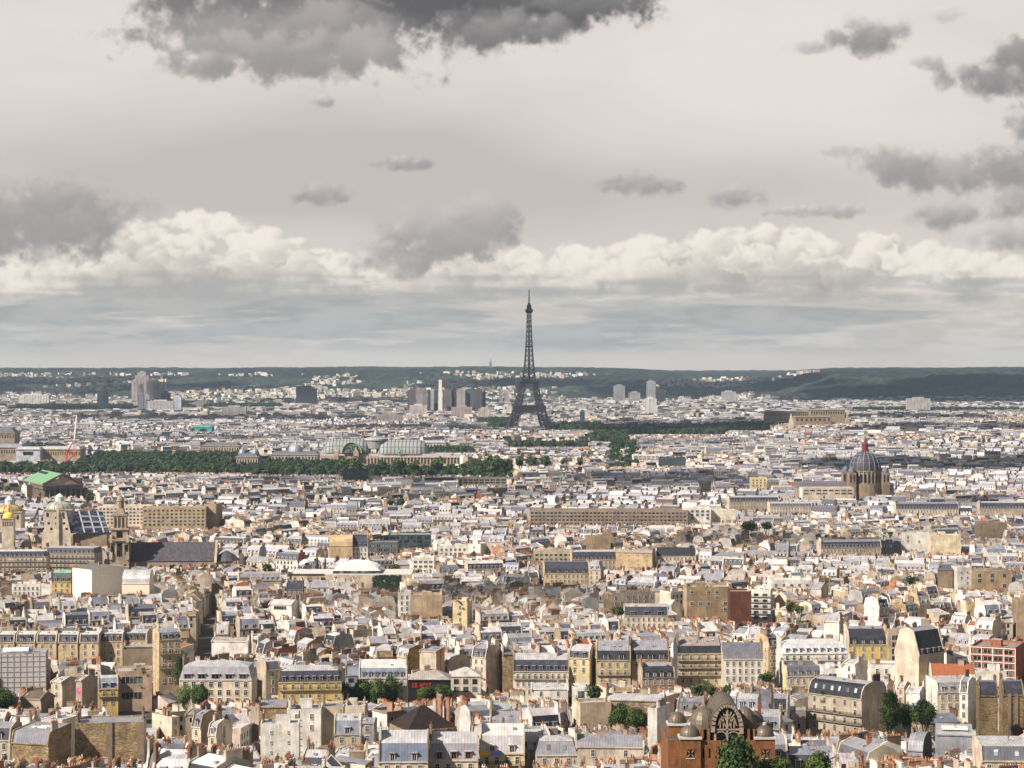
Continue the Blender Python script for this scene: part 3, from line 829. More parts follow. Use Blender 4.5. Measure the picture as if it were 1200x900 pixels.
# ---------------------------------------------------------------- ground, hills
def build_ground():
    g = Geo()
    xs = [-9000, -5000, -3000, -1800, -1000, -600, -350, -200, -100, 0, 100, 200, 350, 600, 1000, 1800, 3000, 5000, 9000]
    ys = [-600, -100, 200, 350, 450, 550, 620, 700, 850, 1100, 1400, 2000, 2600, 3200, 3800, 4400, 5000, 5700, 6400, 7400, 9000, 12000, 16000]
    I = [[g.P(x, y, ground(x, y)) for x in xs] for y in ys]
    for j in range(len(ys) - 1):
        for i in range(len(xs) - 1):
            g.f.append([I[j][i], I[j][i + 1], I[j + 1][i + 1], I[j + 1][i]]); g.fm.append('ground'); g.fc.append((1, 1, 1))
    tag(link('ground', g.mesh('ground')), kind='structure')
build_ground()

def hn(x, y, s, seed=0.0):
    from mathutils import noise as mn
    return mn.noise(Vector((x / s, y / s, seed)))
def hill_z(x, y):
    t = x / y                                  # -0.245 .. 0.245 across the view
    # start and end of the slope differ from left to right
    y0 = 7500 - 300 * sstep(0.08, 0.2, t); y1 = 10300 - 1500 * sstep(0.09, 0.16, t)
    ridge = 122 + 6 * sstep(-0.12, -0.05, t) * (1 - sstep(0.02, 0.06, t)) - 34 * sstep(0.05, 0.10, t) * (1 - sstep(0.105, 0.16, t)) - 2 * sstep(0.11, 0.2, t)
    ridge += 7 * hn(x, y, 1500, 3.3) + 5 * sstep(0.1, 0.24, t) + 8 * hn(x, 0, 420, 8)
    k = (y - y0) / (y1 - y0)
    z = ridge * sstep(0, 1, k) * (0.86 + 0.14 * sstep(0.2, 1, k)) + 10 * hn(x, y, 900, 1.2) * sstep(0.02, .3, k) * (1 - sstep(.7, 1.1, k))
    if y > 11500: z = max(z, 92 + 8 * hn(x, y, 2500, 5) + (y - 11500) * 0.0075)
    return z + 4 * min(1, max(0, k * 4)) - 3
def build_hills():
    g = Geo(); rng = random.Random(4)
    nx, ny = 330, 90
    I = []
    for j in range(ny):
        y = 7200 + 6300 * (j / (ny - 1)) ** 1.15
        row = []
        for i in range(nx):
            t = -0.42 + 0.84 * i / (nx - 1); x = t * y
            row.append(g.P(x, y, hill_z(x, y) + rng.uniform(-5, 5)))
        I.append(row)
    for j in range(ny - 1):
        for i in range(nx - 1):
            g.f.append([I[j][i], I[j][i + 1], I[j + 1][i + 1], I[j + 1][i]]); g.fm.append('wooded hillside'); g.fc.append((1, 1, 1))
    o = tag(link('hills', g.mesh('hills')), kind='structure')
build_hills()

# ---------------------------------------------------------------- the buildings one can single out in the photograph
FOOT = []       # footprints that the ordinary houses keep clear of: (x, y, w, d, rot)
OCC = []        # (px0, px1, lowest visible row, distance): nothing nearer may rise into view above that row
ANCH = []       # (px, py, phrase) used to say where an ordinary house stands
def foot(x, y, w, d, rot=0.0): FOOT.append((x, y, w, d, math.cos(rot), math.sin(rot)))
HEROES = []
def H(label, x0, x1, ye, yb, hw, dep, rot, roof, wall, top, man=SL, anchor=None, name='apartment_building', cat='apartment building', lvl=3, **o):
    r = R(rot)
    y = dist_for((x0 + x1) / 2, ye, hw)
    ext = (x1 - x0) / F * y
    w = max(3.0, (ext - dep * abs(math.sin(r))) / math.cos(r))
    yc = y + (w * abs(math.sin(r)) + dep * math.cos(r)) / 2
    xc = ((x0 + x1) / 2 - 600) / F * yc
    zf = ground(((x0 + x1) / 2 - 600) / F * y, y) + hw; zb = ground(xc, yc)
    s = dict(w=w, d=dep, hw=zf - zb, roof=roof, wall=wall, top=top, man=man, **o)
    s.setdefault('rows', max(2, min(6, int(((yb - ye) / F * y) / 3.05 + 2.0))))
    HEROES.append((label, name, cat, xc, yc, zb, r, s, lvl))
    foot(xc, yc, w, dep, r); OCC.append((x0, x1, yb, max(y, yc - 2)))
    if anchor: ANCH.append(((x0 + x1) / 2, ye, anchor))
    return xc, yc

M_, W_ = 'mansard', 'window'
# boulevard row and everything around it, back to front
for i, (a, b) in enumerate(((0, 22), (22, 46), (46, 71), (71, 96), (96, 120))):
    H(('first', 'second', 'third', 'fourth', 'fifth')[i] + ' from the left edge in the ochre terrace row with slate dormers', a, b, 753, 766, 19, 11, -3, M_, OCHRE, ZW, SL, side=CREAM,
      dstyle=('flat', 'round', 'flat', 'flat', 'gable')[i], dfc=WHITE, dcol=SB, mh=3.2, rh=1.0, nst=1, stside=1, stcol=CREAM, anchor='ochre terrace row' if i == 2 else None)
H('ochre house with arched dormers beside the blind tan wall', 120, 148, 752, 764, 19, 11, -3, M_, OCHRE, ZW, SL, side=CREAM, dstyle='round', dfc=OCHRE, mh=3.2, nst=2, stcol=CREAM)
H('ochre house with round pediments left of the tall corner block', 148, 176, 751, 760, 19, 11, -3, M_, OCHRE, ZL, SL, side=CREAM, dstyle='round', dfc=OCHRE, mh=3.2, nst=2, stcol=CREAM)
H('broad blind tan wall of a low block below the ochre terrace', 146, 185, 758, 790, 17, 9, 2, 'gable', TAN, ZT, anchor='blind tan wall', blind=True, side=TAN, rh=0.7, nst=1)
H('ochre corner block with rows of balconied windows above the dark street', 177, 214, 750, 808, 24, 12, 22, M_, OCHRE, ZM, ZD, side=OCHRE, sidewin=3, balcony=(1, 3), rows=6, pitch=2.3, mh=2.8, anchor='ochre corner block')
H('low grey house with pink awning and roof terrace below the ochre terrace', 76, 98, 762, 772, 14, 8, 0, 'flat', (0.55, 0.42, 0.40), ZL, rows=1, stacks=True, nst=1, stcol=WHITE)
H('low white house with a strip of three windows beside the blind tan wall', 98, 134, 763, 772, 14, 8, -2, 'flat', WHITE, ZT, rows=1, pitch=5, ww=2.6, wh=1.2, win='office', nst=0)
H('cream house with broad hipped zinc roof and wide dormers facing the square', 213, 299, 797, 822, 17, 15, -1, 'hipmansard', CREAM, ZL, ZM, anchor='hipped cream house', mh=4.6, rh=1.6, dstyle='flat', dw=3.0, dpitch=5.2, dcol=ZM, dfc=ZM, pitch=3.2, ww=1.5, wh=2.0, gaps=0.12, nst=1, side=CREAM, stcol=TAN)
H('white gabled house with several white chimney blocks behind the hipped cream house', 249, 296, 752, 768, 17, 10, -8, 'gable', WHITE, ZT, side=WHITE, blind=True, rh=1.2, nst=3, stcol=WHITE)
H('yellow balconied block with long slate mansard left of the boulevard trees', 325, 402, 800, 822, 17.5, 12, 5, 'hipmansard', YELLOW, ZL, SL, anchor='yellow balconied block', mh=4.0, rh=1.4, dstyle='flat', dcol=SL, dfc=GREYW, balcony=(0,), pitch=3.0, side=YELLOW, nst=2)
H('cream house with blind painted gable left of the yellow balconied block', 300, 329, 786, 814, 17.5, 9, 30, M_, CREAM, ZL, ZD, mh=3.2, side=BEIGE, dormers=False, nst=1)
H('block under pale zinc with seven arched dormers behind the boulevard trees', 421, 478, 795, 822, 17.5, 12, 1, M_, CREAM, ZW, ZB, anchor='arched dormer block', mh=3.6, rh=2.6, dstyle='round', dcol=ZB, dfc=ZL, dpitch=2.3, balcony=(0,), side=CREAM, nst=1)
H('narrow zinc-fronted house with glazed roof studio between two mansard blocks', 404, 430, 792, 806, 17, 10, 3, 'half', ZB, ZD, ZB, win='office', ww=2.4, wh=1.6, pitch=3.2, mh=3.0, dormers=False, sky=3)
H('black hall with red lettering across its front beside the trees', 479, 528, 797, 820, 14.5, 13, 0, 'hip', (0.012, 0.01, 0.01), ZT, anchor='black lettered hall', name='theatre_building', cat='theatre', blind=True, rh=3.2, nst=0, side=(0.02, 0.015, 0.015), lettering=True)
H('pair of tall blind cream party walls rising behind the black lettered hall', 492, 521, 764, 792, 21, 8, -24, 'shed', CREAM, ZM, blind=True, side=OCHRE, rh=1.0, nst=2, stcol=CREAM)
H('small cream house with three large windows right of the black lettered hall', 528, 564, 793, 816, 14, 12, 0, 'hip', CREAM, (0.55, 0.5, 0.47), anchor='three-window cream house', rh=2.8, pitch=3.6, ww=2.1, wh=2.1, win='office', nst=0, drop=3.2, rows=2)
H('cream side street block with red flowers on its windows and two slate roofs', 553, 587, 771, 800, 19, 11, -33, M_, CREAM, ZM, SL, mh=3.4, side=CREAM, dcol=SL, rows=4, nst=2, stcol=WHITE, flowers=True)
H('brown rubble gable of a narrow house left of the long mansard block', 584, 603, 767, 810, 20, 9, 12, 'shed', RUBB, ZD, wm='rubble stone', sm='rubble stone', side=RUBB, blind=True, rh=2.0, nst=1)
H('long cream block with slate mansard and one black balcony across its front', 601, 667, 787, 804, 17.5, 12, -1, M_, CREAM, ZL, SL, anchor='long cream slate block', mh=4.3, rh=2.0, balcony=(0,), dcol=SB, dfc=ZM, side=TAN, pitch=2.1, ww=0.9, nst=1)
H('pale yellow block of four storeys with four slate dormers', 666, 698, 772, 804, 20.5, 11, -14, M_, (0.62, 0.52, 0.3), ZL, SL, anchor='pale yellow block', mh=2.6, rh=2.2, dcol=SB, dfc=GREYW, rows=4, pitch=2.5, wh=2.0, side=CREAM, nst=2, stcol=CREAM)
H('ochre block with grey studio roof lights, next to the pale yellow block', 698, 739, 774, 798, 20, 12, -1, M_, OCHRE, ZM, SB, mh=3.6, rh=3.4, sky=3, dcol=SB, dw=1.9, dpitch=4.2, balcony=(1,), rows=3, nst=1, side=OCHRE)
H('ochre block with one white roof light, right-hand twin of the studio roofs', 739, 783, 773, 785, 20, 12, 0, M_, OCHRE, ZM, SB, mh=3.6, rh=3.4, sky=2, dcol=SB, dw=1.9, dpitch=3.6, rows=1, nst=2, side=TAN)
H('stone gable cottage in front of the studio roof blocks', 757, 783, 778, 792, 15, 9, 20, 'gable', TAN, (0.26, 0.13, 0.1), side=TAN, blind=True, wm='rubble stone', nst=0)
H('golden stone block with three rows of iron balconies behind the brick church', 790, 844, 766, 806, 20.5, 13, 3, M_, OCHRE, (0.36, 0.30, 0.27), SB, anchor='golden balconied block', mh=3.0, rh=3.0, dormers=False, sky=6, balcony=(0, 1, 2), rows=4, pitch=3.1, wh=2.1, side=(0.07, 0.07, 0.08), nst=2, stcol=TAN)
H('pale grey block with plain grey roof and string courses behind the church', 845, 893, 773, 801, 19, 13, -1, 'mansard', (0.60, 0.55, 0.47), ZD, (0.2, 0.2, 0.21), mh=1.6, rh=4.4, dormers=False, sky=2, rows=3, pitch=2.4, wh=1.9, side=(0.5, 0.45, 0.38), nst=2, stcol=TAN, party=False)
H('old ochre corner house with slate attic left of the white curved block', 886, 913, 758, 790, 20, 11, 24, M_, OCHRE, ZD, SL, mh=3.4, rows=5, pitch=2.3, side=OCHRE, sidewin=3, nst=1)
H('white canted corner block with pale attic storey and black balconies', 911, 991, 766, 794, 18.5, 13, 4, 'hipmansard', WHITE, ZW, (0.66, 0.68, 0.72), anchor='white canted corner block', mh=3.6, rh=1.6, dstyle='flat', dcol=(0.66, 0.68, 0.72), dfc=ZW, balcony=(0,), rows=4, pitch=2.7, side=WHITE, sidewin=4, nst=3, stcol=WHITE)
H('bright yellow block with tall black slate roof and arched dormers', 991, 1037, 756, 777, 19, 12, 1, 'curved', YELLOW, ZM, SB, anchor='bright yellow block', mh=6.2, rh=1.2, dcol=SB, dfc=FRAME, dstyle='gable', dpitch=3.4, pitch=3.6, wh=2.1, rows=2, side=CREAM, nst=2, stcol=(0.6, 0.42, 0.2))
H('tall white party wall of the house left of the bright yellow block', 964, 990, 729, 758, 25, 10, -20, 'gable', WHITE, ZL, side=CREAM, blind=True, rh=1.5, nst=2, stcol=CREAM)
H('concrete frame block with deep open loggias right of the bright yellow block', 1037, 1101, 743, 774, 20, 12, 2, 'flat', (0.42, 0.33, 0.24), (0.3, 0.27, 0.25), anchor='concrete frame block', side=(0.4, 0.32, 0.24), win='office', pitch=4.2, ww=2.9, wh=2.1, rows=4, fh=3.1, nst=3, stcol=TAN)
H('huge blind cream gable with black slate front beneath tiled eaves', 1048, 1107, 768, 803, 23, 12, 40, 'mansard', CREAM, ZM, SB, anchor='huge cream gable', mh=9.0, rh=1.2, side=CREAM, dcol=SB, dfc=GREYW, dstyle='flat', dpitch=3.0, blind=True, nst=1)
H('red brick and white concrete office block with long ribbon windows', 1133, 1206, 762, 806, 20, 22, -24, 'flat', (0.30, 0.10, 0.055), (0.32, 0.28, 0.25), anchor='red brick office block', name='office_building', cat='office building', wm='brick', side=(0.3, 0.10, 0.055), win='office', pitch=3.9, ww=3.5, wh=1.5, rows=5, fh=3.0, drop=1.9, grid=True, nst=0, gaps=0)
H('grey slate-roofed house with round dormers in front of the canted corner block', 915, 961, 793, 806, 12, 10, 9, 'half', CREAM, ZD, ZD, mh=3.6, rh=0.8, side=CREAM, dstyle='round', dcol=ZD, nst=2)
H('white house with dark glazed attic in front of the canted corner block', 962, 986, 786, 800, 17, 10, -2, 'flat', WHITE, ZL, side=WHITE, win='office', ww=3.0, wh=1.6, pitch=4, rows=2, nst=2, stcol=WHITE)
H('white stepped gable wall between two courtyard houses by the canted block', 986, 1018, 779, 806, 20, 11, -34, 'gable', WHITE, ZL, side=WHITE, rows=4, pitch=3.4, rh=1.2, nst=2, stcol=WHITE)
H('cream villa with narrow windows left of the huge cream gable', 1018, 1066, 782, 801, 17, 11, -4, 'flat', WHITE, ZM, side=WHITE, rows=3, pitch=3.0, nst=3, stcol=WHITE, wh=2.0)
H('cream house with slate roof lights, planted balconies and a big blind cream gable', 947, 1039, 820, 858, 17, 16, -42, 'curved', CREAM, ZL, SB, anchor='slate roof light house', mh=4.6, rh=0.7, dormers=False, lights=6, side=(0.60, 0.50, 0.39), rows=4, pitch=3.6, balcony=(1, 2), plants=True, nst=1, stcol=(0.09, 0.08, 0.08))
H('white studio house with long grey attic below the red tiled roofs', 1088, 1148, 812, 838, 16, 12, 8, 'half', CREAM, (0.5, 0.46, 0.42), ZM, anchor='white studio house', mh=3.4, rh=0.8, dcol=ZM, dfc=WHITE, dstyle='flat', side=WHITE, rows=2, nst=1)
H('white gabled house with slate front corner above the garden wall', 1123, 1146, 812, 850, 18, 10, -30, M_, WHITE, ZM, SL, mh=3.6, side=WHITE, rows=3, nst=1)
for i, (a, b, t, c) in enumerate(((1023, 1049, 803, (0.62, 0.5, 0.44)), (1049, 1069, 806, (0.6, 0.45, 0.38)), (1060, 1087, 812, WHITE))):
    H(('leftmost', 'middle', 'rightmost')[i] + ' of three small pale gabled houses above the dark garden trees', a, b, t, t + 14, 12, 9, -26, 'gable', c, ZL, name='house', cat='house', side=c, rh=1.6, rows=2, nst=1, pitch=3.4)
H('house under steep orange tile roofs behind the white studio house', 1088, 1142, 795, 808, 15, 11, -6, 'gable', TAN, ORANGE, side=CREAM, tm='terracotta', rh=4.6, nst=3, stcol=TAN, blind=True, sky=0)
H('blank white boundary wall block in front of the brick office', 1142, 1178, 789, 806, 14, 6, -2, 'flat', WHITE, ZL, blind=True, side=WHITE, nst=0, rows=0, name='house', cat='house')
H('low garden house with paired roof lights in front of the dark trees', 1070, 1124, 848, 858, 9, 11, 14, 'gable', TAN, ZB, name='house', cat='house', side=OCHRE, rh=2.2, rows=1, sky=2, nst=2)
H('weathered brown rubble gable standing tall above the courtyard', 1144, 1169, 816, 866, 22, 8, -6, 'curved', (0.24, 0.17, 0.09), ZD, anchor='brown rubble gable', wm='rubble stone', sm='rubble stone', side=(0.24, 0.17, 0.09), blind=True, mh=4, rh=0.5, nst=1, dormers=False)
H('rubble gable carrying two long tan chimney flues', 1172, 1198, 815, 870, 21, 8, -4, 'curved', (0.24, 0.17, 0.09), ZD, wm='rubble stone', sm='rubble stone', side=(0.24, 0.17, 0.09), blind=True, mh=4, rh=0.5, nst=1, flues=True, dormers=False)
H('workshop with barrel-vaulted grey zinc roof', 1059, 1097, 880, 890, 11, 14, -22, 'barrel', ZM, ZM, name='workshop', cat='workshop', side=(0.05, 0.05, 0.06), blind=True, rh=4.2, nst=1, party=False, anchor='barrel-vaulted workshop')
H('long shed with ribbed grey wall and three tilted white roof lights', 1093, 1143, 862, 880, 13, 12, -10, 'shed', ZM, ZL, name='workshop', cat='workshop', side=GREYW, blind=True, rh=1.4, nst=0, bigsky=True, party=False)
H('cream house with grey mansard and two square roof lights near the barrel vault', 1143, 1206, 892, 902, 15, 12, -3, 'half', CREAM, ZL, ZD, mh=3.4, rh=0.6, dormers=False, lights=2, side=CREAM, nst=1)
H('tall blank white slab wall left of the brick church', 762, 783, 834, 875, 21, 12, -24, 'flat', WHITE, ZL, blind=True, side=WHITE, nst=2, stcol=GREYW, anchor='tall blank white slab wall')
H('dark rubble wall block with tan flues above the courtyard', 88, 172, 849, 890, 17, 12, 6, 'flat', RUBB, ZM, anchor='dark rubble wall block', wm='rubble stone', sm='plaster', side=CREAM, blind=True, nst=4, stcol=TAN, flues=True, ph=0.3)
H('cream windowed end of the dark rubble wall block', 60, 90, 845, 885, 17, 9, -22, 'flat', CREAM, ZL, side=WHITE, rows=3, pitch=3.0, nst=1, stcol=WHITE, ph=0.3)
H('grey roofed stone house with two long white roof lights', 17, 80, 873, 893, 12, 13, -18, 'half', RUBB, ZM, ZD, wm='rubble stone', sm='rubble stone', side=RUBB, blind=True, mh=3.2, rh=0.9, nst=1, bigsky=True, dormers=False)
H('grey mansard house with two white dormers at the left edge below the tree', -8, 22, 868, 884, 13, 11, -6, M_, CREAM, ZM, SL, mh=3.4, dcol=SL, dfc=WHITE, nst=1, side=CREAM)
H('building wrapped in pale grey scaffold sheeting', -6, 57, 768, 808, 19, 12, 8, 'flat', (0.40, 0.37, 0.36), ZL, anchor='scaffolded building', name='scaffolded_building', side=(0.44, 0.41, 0.40), blind=True, nst=0, scaffold=True)
H('small yellow house with zinc attic beside a blind tan gable', 112, 141, 808, 826, 14, 10, 12, 'curved', YELLOW, ZL, ZB, mh=3.6, rh=0.8, dstyle='flat', dcol=ZB, dfc=ZD, side=BEIGE, rows=2, pitch=2.6, balcony=(0,), nst=1, stcol=BEIGE)
H('cream gable house with pink painted mural left of the small yellow house', 92, 112, 798, 824, 16, 9, -30, 'gable', BEIGE, ZL, blind=True, side=BEIGE, rh=1.6, nst=1, stcol=TAN, mural=True)
H('beige modern block with stepped roof terraces and long dark windows', 128, 181, 790, 848, 15, 14, 10, 'flat', (0.46, 0.33, 0.24), ZL, anchor='beige terraced block', side=(0.44, 0.35, 0.28), win='office', ww=8.0, wh=2.6, pitch=9.5, fh=6.2, drop=4.0, rows=3, gaps=0, nst=0, plants=True)
H('white house with narrow lit gable left of the yellow attic house', 62, 90, 800, 822, 15, 10, -26, 'gable', CREAM, ZL, side=CREAM, rows=2, nst=2, rh=1.4)
H('stone cottage with brown tiled roof below the scaffolded building', 26, 62, 820, 832, 11, 9, -20, 'gable', BEIGE, (0.16, 0.12, 0.1), name='house', cat='house', side=TAN, rh=2.2, nst=1, blind=True)
H('long cream two storey wing with dark cornices beside the street', 176, 212, 842, 862, 11, 12, 44, 'flat', CREAM, ZT, side=CREAM, rows=2, pitch=1.9, ww=0.9, nst=2, ph=0.3)
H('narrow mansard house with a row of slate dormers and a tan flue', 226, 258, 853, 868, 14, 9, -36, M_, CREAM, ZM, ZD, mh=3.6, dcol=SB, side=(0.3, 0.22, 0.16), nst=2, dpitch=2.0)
H('blue grey zinc attic house beside a cream chimney block', 246, 270, 862, 874, 13, 9, -24, M_, CREAM, ZL, ZB, mh=3.0, side=CREAM, dcol=ZB, nst=2, stcol=CREAM)
H('white rendered rear wall with six small windows and iron wall ties', 337, 378, 833, 866, 19, 11, 2, 'flat', WHITE, ZM, anchor='white rendered rear wall', side=WHITE, ww=0.9, wh=1.6, pitch=3.4, rows=2, fh=3.4, nst=3, ph=0.3, flue_pipe=True)
H('blank cream rear wall right of the white rendered one', 377, 404, 830, 863, 19, 11, 2, 'flat', (0.62, 0.5, 0.33), ZM, blind=True, side=CREAM, nst=2, ph=0.3)
H('cream rear wall with a dark archway beside the zinc-clad house', 404, 430, 829, 848, 17, 10, -2, 'flat', CREAM, ZL, side=CREAM, nst=2, ph=0.4, blind=True, arch=True)
H('low white rear wing stepping down in front of the tall white wall', 305, 352, 850, 888, 16, 9, 4, 'flat', WHITE, ZL, anchor='low white rear wing', side=WHITE, ww=0.6, wh=0.9, pitch=4.5, rows=3, nst=1, ph=0.3)
H('tall tan party wall with rubble side behind the white rear wing', 302, 338, 829, 862, 19, 8, 6, 'shed', RUBB, ZM, wm='rubble stone', sm='rubble stone', side=TAN, blind=True, rh=1.0, nst=2)
H('blue grey zinc house with two boarded dormers in the rear courtyard', 392, 424, 861, 872, 13, 9, 1, M_, BEIGE, ZL, ZB, anchor='blue zinc courtyard house', mh=4.0, rh=1.6, dcol=ZB, dfc=WHITE, dpitch=4.0, dw=1.6, side=CREAM, nst=0)
H('small grey cottage right of the zinc courtyard house', 423, 441, 848, 868, 14, 8, -3, 'gable', GREYW, ZM, name='house', cat='house', side=GREYW, rows=3, pitch=3.0, ww=1.3, nst=1)
H('stone hall with black hipped roof above the dormer terrace', 455, 536, 857, 866, 11, 17, 24, 'hip', BEIGE, (0.03, 0.018, 0.014), anchor='black hipped hall', name='hall', cat='hall', tm='slate', rh=6.5, side=TAN, nst=2, rows=1, wm='rubble stone', stcol=(0.3, 0.16, 0.1))
H('blue grey mansard house with three white windows under a pale zinc top', 444, 503, 893, 904, 14, 11, 1, M_, CREAM, ZL, (0.17, 0.20, 0.27), anchor='blue mansard house', mh=4.4, rh=2.6, dcol=(0.17, 0.2, 0.27), dfc=(0.7, 0.66, 0.6), dpitch=4.0, dw=1.3, side=TAN, nst=1, dstyle='flat')
H('grey mansard house with red doors, middle of the dormer terrace', 503, 561, 891, 904, 14, 11, 1, M_, CREAM, ZL, ZM, mh=4.0, rh=2.2, dcol=ZM, dfc=(0.45, 0.2, 0.1), dpitch=3.4, dw=1.5, side=BEIGE, nst=2, stcol=(0.34, 0.22, 0.14), dstyle='flat', balcony=(0,))
H('pale zinc house with yellow and blue panels on its balcony', 561, 615, 883, 900, 15, 11, 1, M_, (0.62, 0.52, 0.3), ZW, ZL, anchor='coloured balcony house', mh=4.4, rh=2.4, dcol=ZL, dfc=WHITE, dpitch=3.6, dw=1.4, side=CREAM, nst=1, stcol=WHITE, dstyle='gable', panels=True, balcony=(0,))
H('grey mansard studio house with two pale roof lights', 626, 676, 885, 893, 12, 11, 2, 'hipmansard', CREAM, ZL, ZM, mh=3.6, rh=0.8, dormers=False, lights=2, side=CREAM, nst=2)
H('cream house with striped zinc roof next to the grey mansard studio', 672, 757, 876, 890, 12, 12, -4, 'gable', CREAM, ZM, side=CREAM, rh=2.6, rows=1, pitch=7, nst=4)
H('white low house with one wide window below the long cream block', 622, 666, 808, 822, 12, 10, -1, 'gable', WHITE, ZL, side=WHITE, rh=1.6, rows=2, pitch=5.0, nst=2)
H('white garden house with one black window beside the small trees', 670, 691, 808, 822, 12, 9, 0, 'flat', WHITE, ZL, side=WHITE, rows=1, ww=2.6, wh=2.6, win='office', pitch=6, nst=0, drop=3.4)
H('square tan wall of the house left of the big garden tree', 672, 716, 827, 850, 13, 9, 14, 'flat', (0.42, 0.33, 0.23), ZL, side=CREAM, blind=True, nst=1)
H('long rubble garden wall house behind the big garden tree', 708, 782, 822, 838, 14, 12, -8, 'gable', TAN, ZL, wm='rubble stone', sm='rubble stone', side=TAN, blind=True, rh=1.6, nst=3)
H('dark slate attic house with white dormers in front of the studio roofs', 748, 790, 795, 806, 15, 10, 6, 'curved', TAN, ZM, SB, mh=4.0, dfc=WHITE, dcol=SB, side=BEIGE, nst=2)
# middle distance
H('brown brick block with square black windows behind the boulevard', 801, 855, 690, 724, 27, 14, 4, 'flat', (0.31, 0.22, 0.13), ZW, anchor='brown brick block', side=(0.4, 0.3, 0.2), rows=4, pitch=3.9, ww=1.9, wh=1.7, gaps=0.3, nst=3, stcol=CREAM)
H('dark red blind party wall between brown block and white balconies', 854, 879, 695, 728, 26, 12, 0, 'flat', (0.10, 0.035, 0.02), CREAM, blind=True, side=(0.10, 0.035, 0.02), nst=2, stcol=CREAM)
H('stepped white block with long balconies', 878, 907, 693, 730, 25, 13, -12, 'flat', WHITE, ZW, anchor='stepped white block', side=WHITE, rows=5, balcony=(0, 1, 2, 3), pitch=4, ww=2.6, wh=1.4, win='office', nst=1)
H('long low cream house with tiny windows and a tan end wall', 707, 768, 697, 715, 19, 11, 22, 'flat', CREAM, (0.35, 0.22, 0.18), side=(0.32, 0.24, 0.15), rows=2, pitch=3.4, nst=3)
H('slate row with two grey glazed attics in front of the cream long house', 731, 782, 722, 735, 16, 10, 0, M_, CREAM, (0.5, 0.44, 0.42), SL, mh=4.5, rh=1.2, dcol=SL, dw=2.2, dpitch=6, dfc=ZM, side=GREYW, nst=0)
H('grand yellow block with blue-black domed mansards and a stone pediment', 636, 690, 672, 684, 19, 14, 3, 'curved', OCHRE, ZD, SL, anchor='domed mansard block', mh=6.5, rh=0.5, dcol=SL, dfc=CREAM, dstyle='round', dpitch=5, side=OCHRE, nst=2)
H('white gabled slate pavilion right of the domed mansards', 688, 708, 668, 680, 19, 12, -12, 'hipmansard', CREAM, ZL, ZM, mh=5, rh=0.6, side=CREAM, nst=0)
H('blue-black mansard house with four tan chimney slabs', 668, 722, 656, 664, 20, 13, 4, M_, OCHRE, ZL, SL, mh=5.0, rh=1.0, dcol=SL, dfc=CREAM, side=OCHRE, nst=3, stcol=OCHRE)
H('long ochre side wall running back from the blue-black mansard house', 720, 768, 648, 665, 21, 13, -12, 'gable', (0.52, 0.38, 0.22), ZT, side=OCHRE, rows=3, pitch=5, ww=0.8, wh=1.2, rh=1.6, nst=3, stcol=OCHRE)
H('low block under one long black slate roof', 768, 816, 652, 656, 18, 12, -3, M_, CREAM, SB, SB, tm='slate', mh=3.5, rh=2.0, dormers=False, side=WHITE, nst=1)
H('twin blank tan walls behind the domed mansards', 687, 715, 630, 644, 23, 12, 0, 'flat', (0.38, 0.27, 0.17), ZL, blind=True, side=TAN, nst=0)
H('grey office with rows of dark windows left of the domed mansards', 625, 672, 647, 658, 20, 14, 0, 'flat', (0.40, 0.33, 0.24), ZT, side=TAN, rows=2, pitch=3.2, ww=2.2, wh=1.4, win='office', nst=1)
H('square tan wall with a white windowed end in the middle of the roofs', 481, 519, 699, 722, 24, 12, 3, 'flat', (0.40, 0.30, 0.20), ZL, anchor='square tan wall', side=WHITE, blind=True, nst=2, stcol=WHITE)
H('white house with two columns of windows left of the square tan wall', 466, 482, 696, 720, 24, 12, 2, 'flat', WHITE, ZL, side=TAN, rows=4, pitch=2.8, nst=1)
H('yellow cream towered house with deep roof terraces', 531, 553, 708, 732, 22, 11, -12, 'flat', (0.66, 0.54, 0.32), ZL, side=(0.66, 0.54, 0.32), rows=3, pitch=4, nst=2, plants=True)
H('tall rounded tan gable beside a block with dark stacked dormers', 386, 414, 640, 650, 26, 13, 2, 'barrel', (0.50, 0.36, 0.22), (0.5, 0.36, 0.22), anchor='tall rounded tan gable', tm='plaster', side=(0.5, 0.36, 0.22), blind=True, rh=7, nst=0, party=False)
H('block with two ranks of dark dormers right of the rounded tan gable', 412, 432, 641, 652, 25, 13, 0, 'curved', WHITE, ZM, SL, mh=8, rh=0.5, dcol=SL, dfc=GREYW, side=TAN, nst=1, stcol=(0.6, 0.35, 0.1))
H('low modern office with dark green glass front', 455, 506, 628, 642, 20, 22, 2, 'flat', (0.05, 0.07, 0.07), ZL, anchor='dark green glass office', name='office_building', cat='office building', side=(0.07, 0.08, 0.08), rows=3, win='office', ww=4.2, wh=2.2, pitch=4.6, fc=(0.1, 0.11, 0.11), nst=0, gaps=0)
H('smaller grey glass office in front of the green glass one', 432, 468, 637, 648, 18, 18, -2, 'flat', (0.10, 0.11, 0.11), ZM, name='office_building', cat='office building', side=TAN, rows=3, win='office', ww=4.2, wh=2.0, pitch=4.6, nst=0, gaps=0)
H('long white office with two rows of square windows', 513, 548, 641, 650, 18, 13, 3, 'flat', WHITE, ZL, side=WHITE, rows=2, pitch=3.0, ww=1.6, wh=1.6, nst=1)
H('white rounded block right of the long white office', 548, 571, 639, 650, 18, 14, -20, 'flat', WHITE, WHITE, side=WHITE, rows=2, pitch=5, nst=1)
H('white four-bay block in front of the long white office', 483, 510, 655, 668, 20, 12, -2, 'flat', WHITE, ZW, side=WHITE, rows=3, pitch=3.4, ww=2.2, wh=1.4, nst=1)
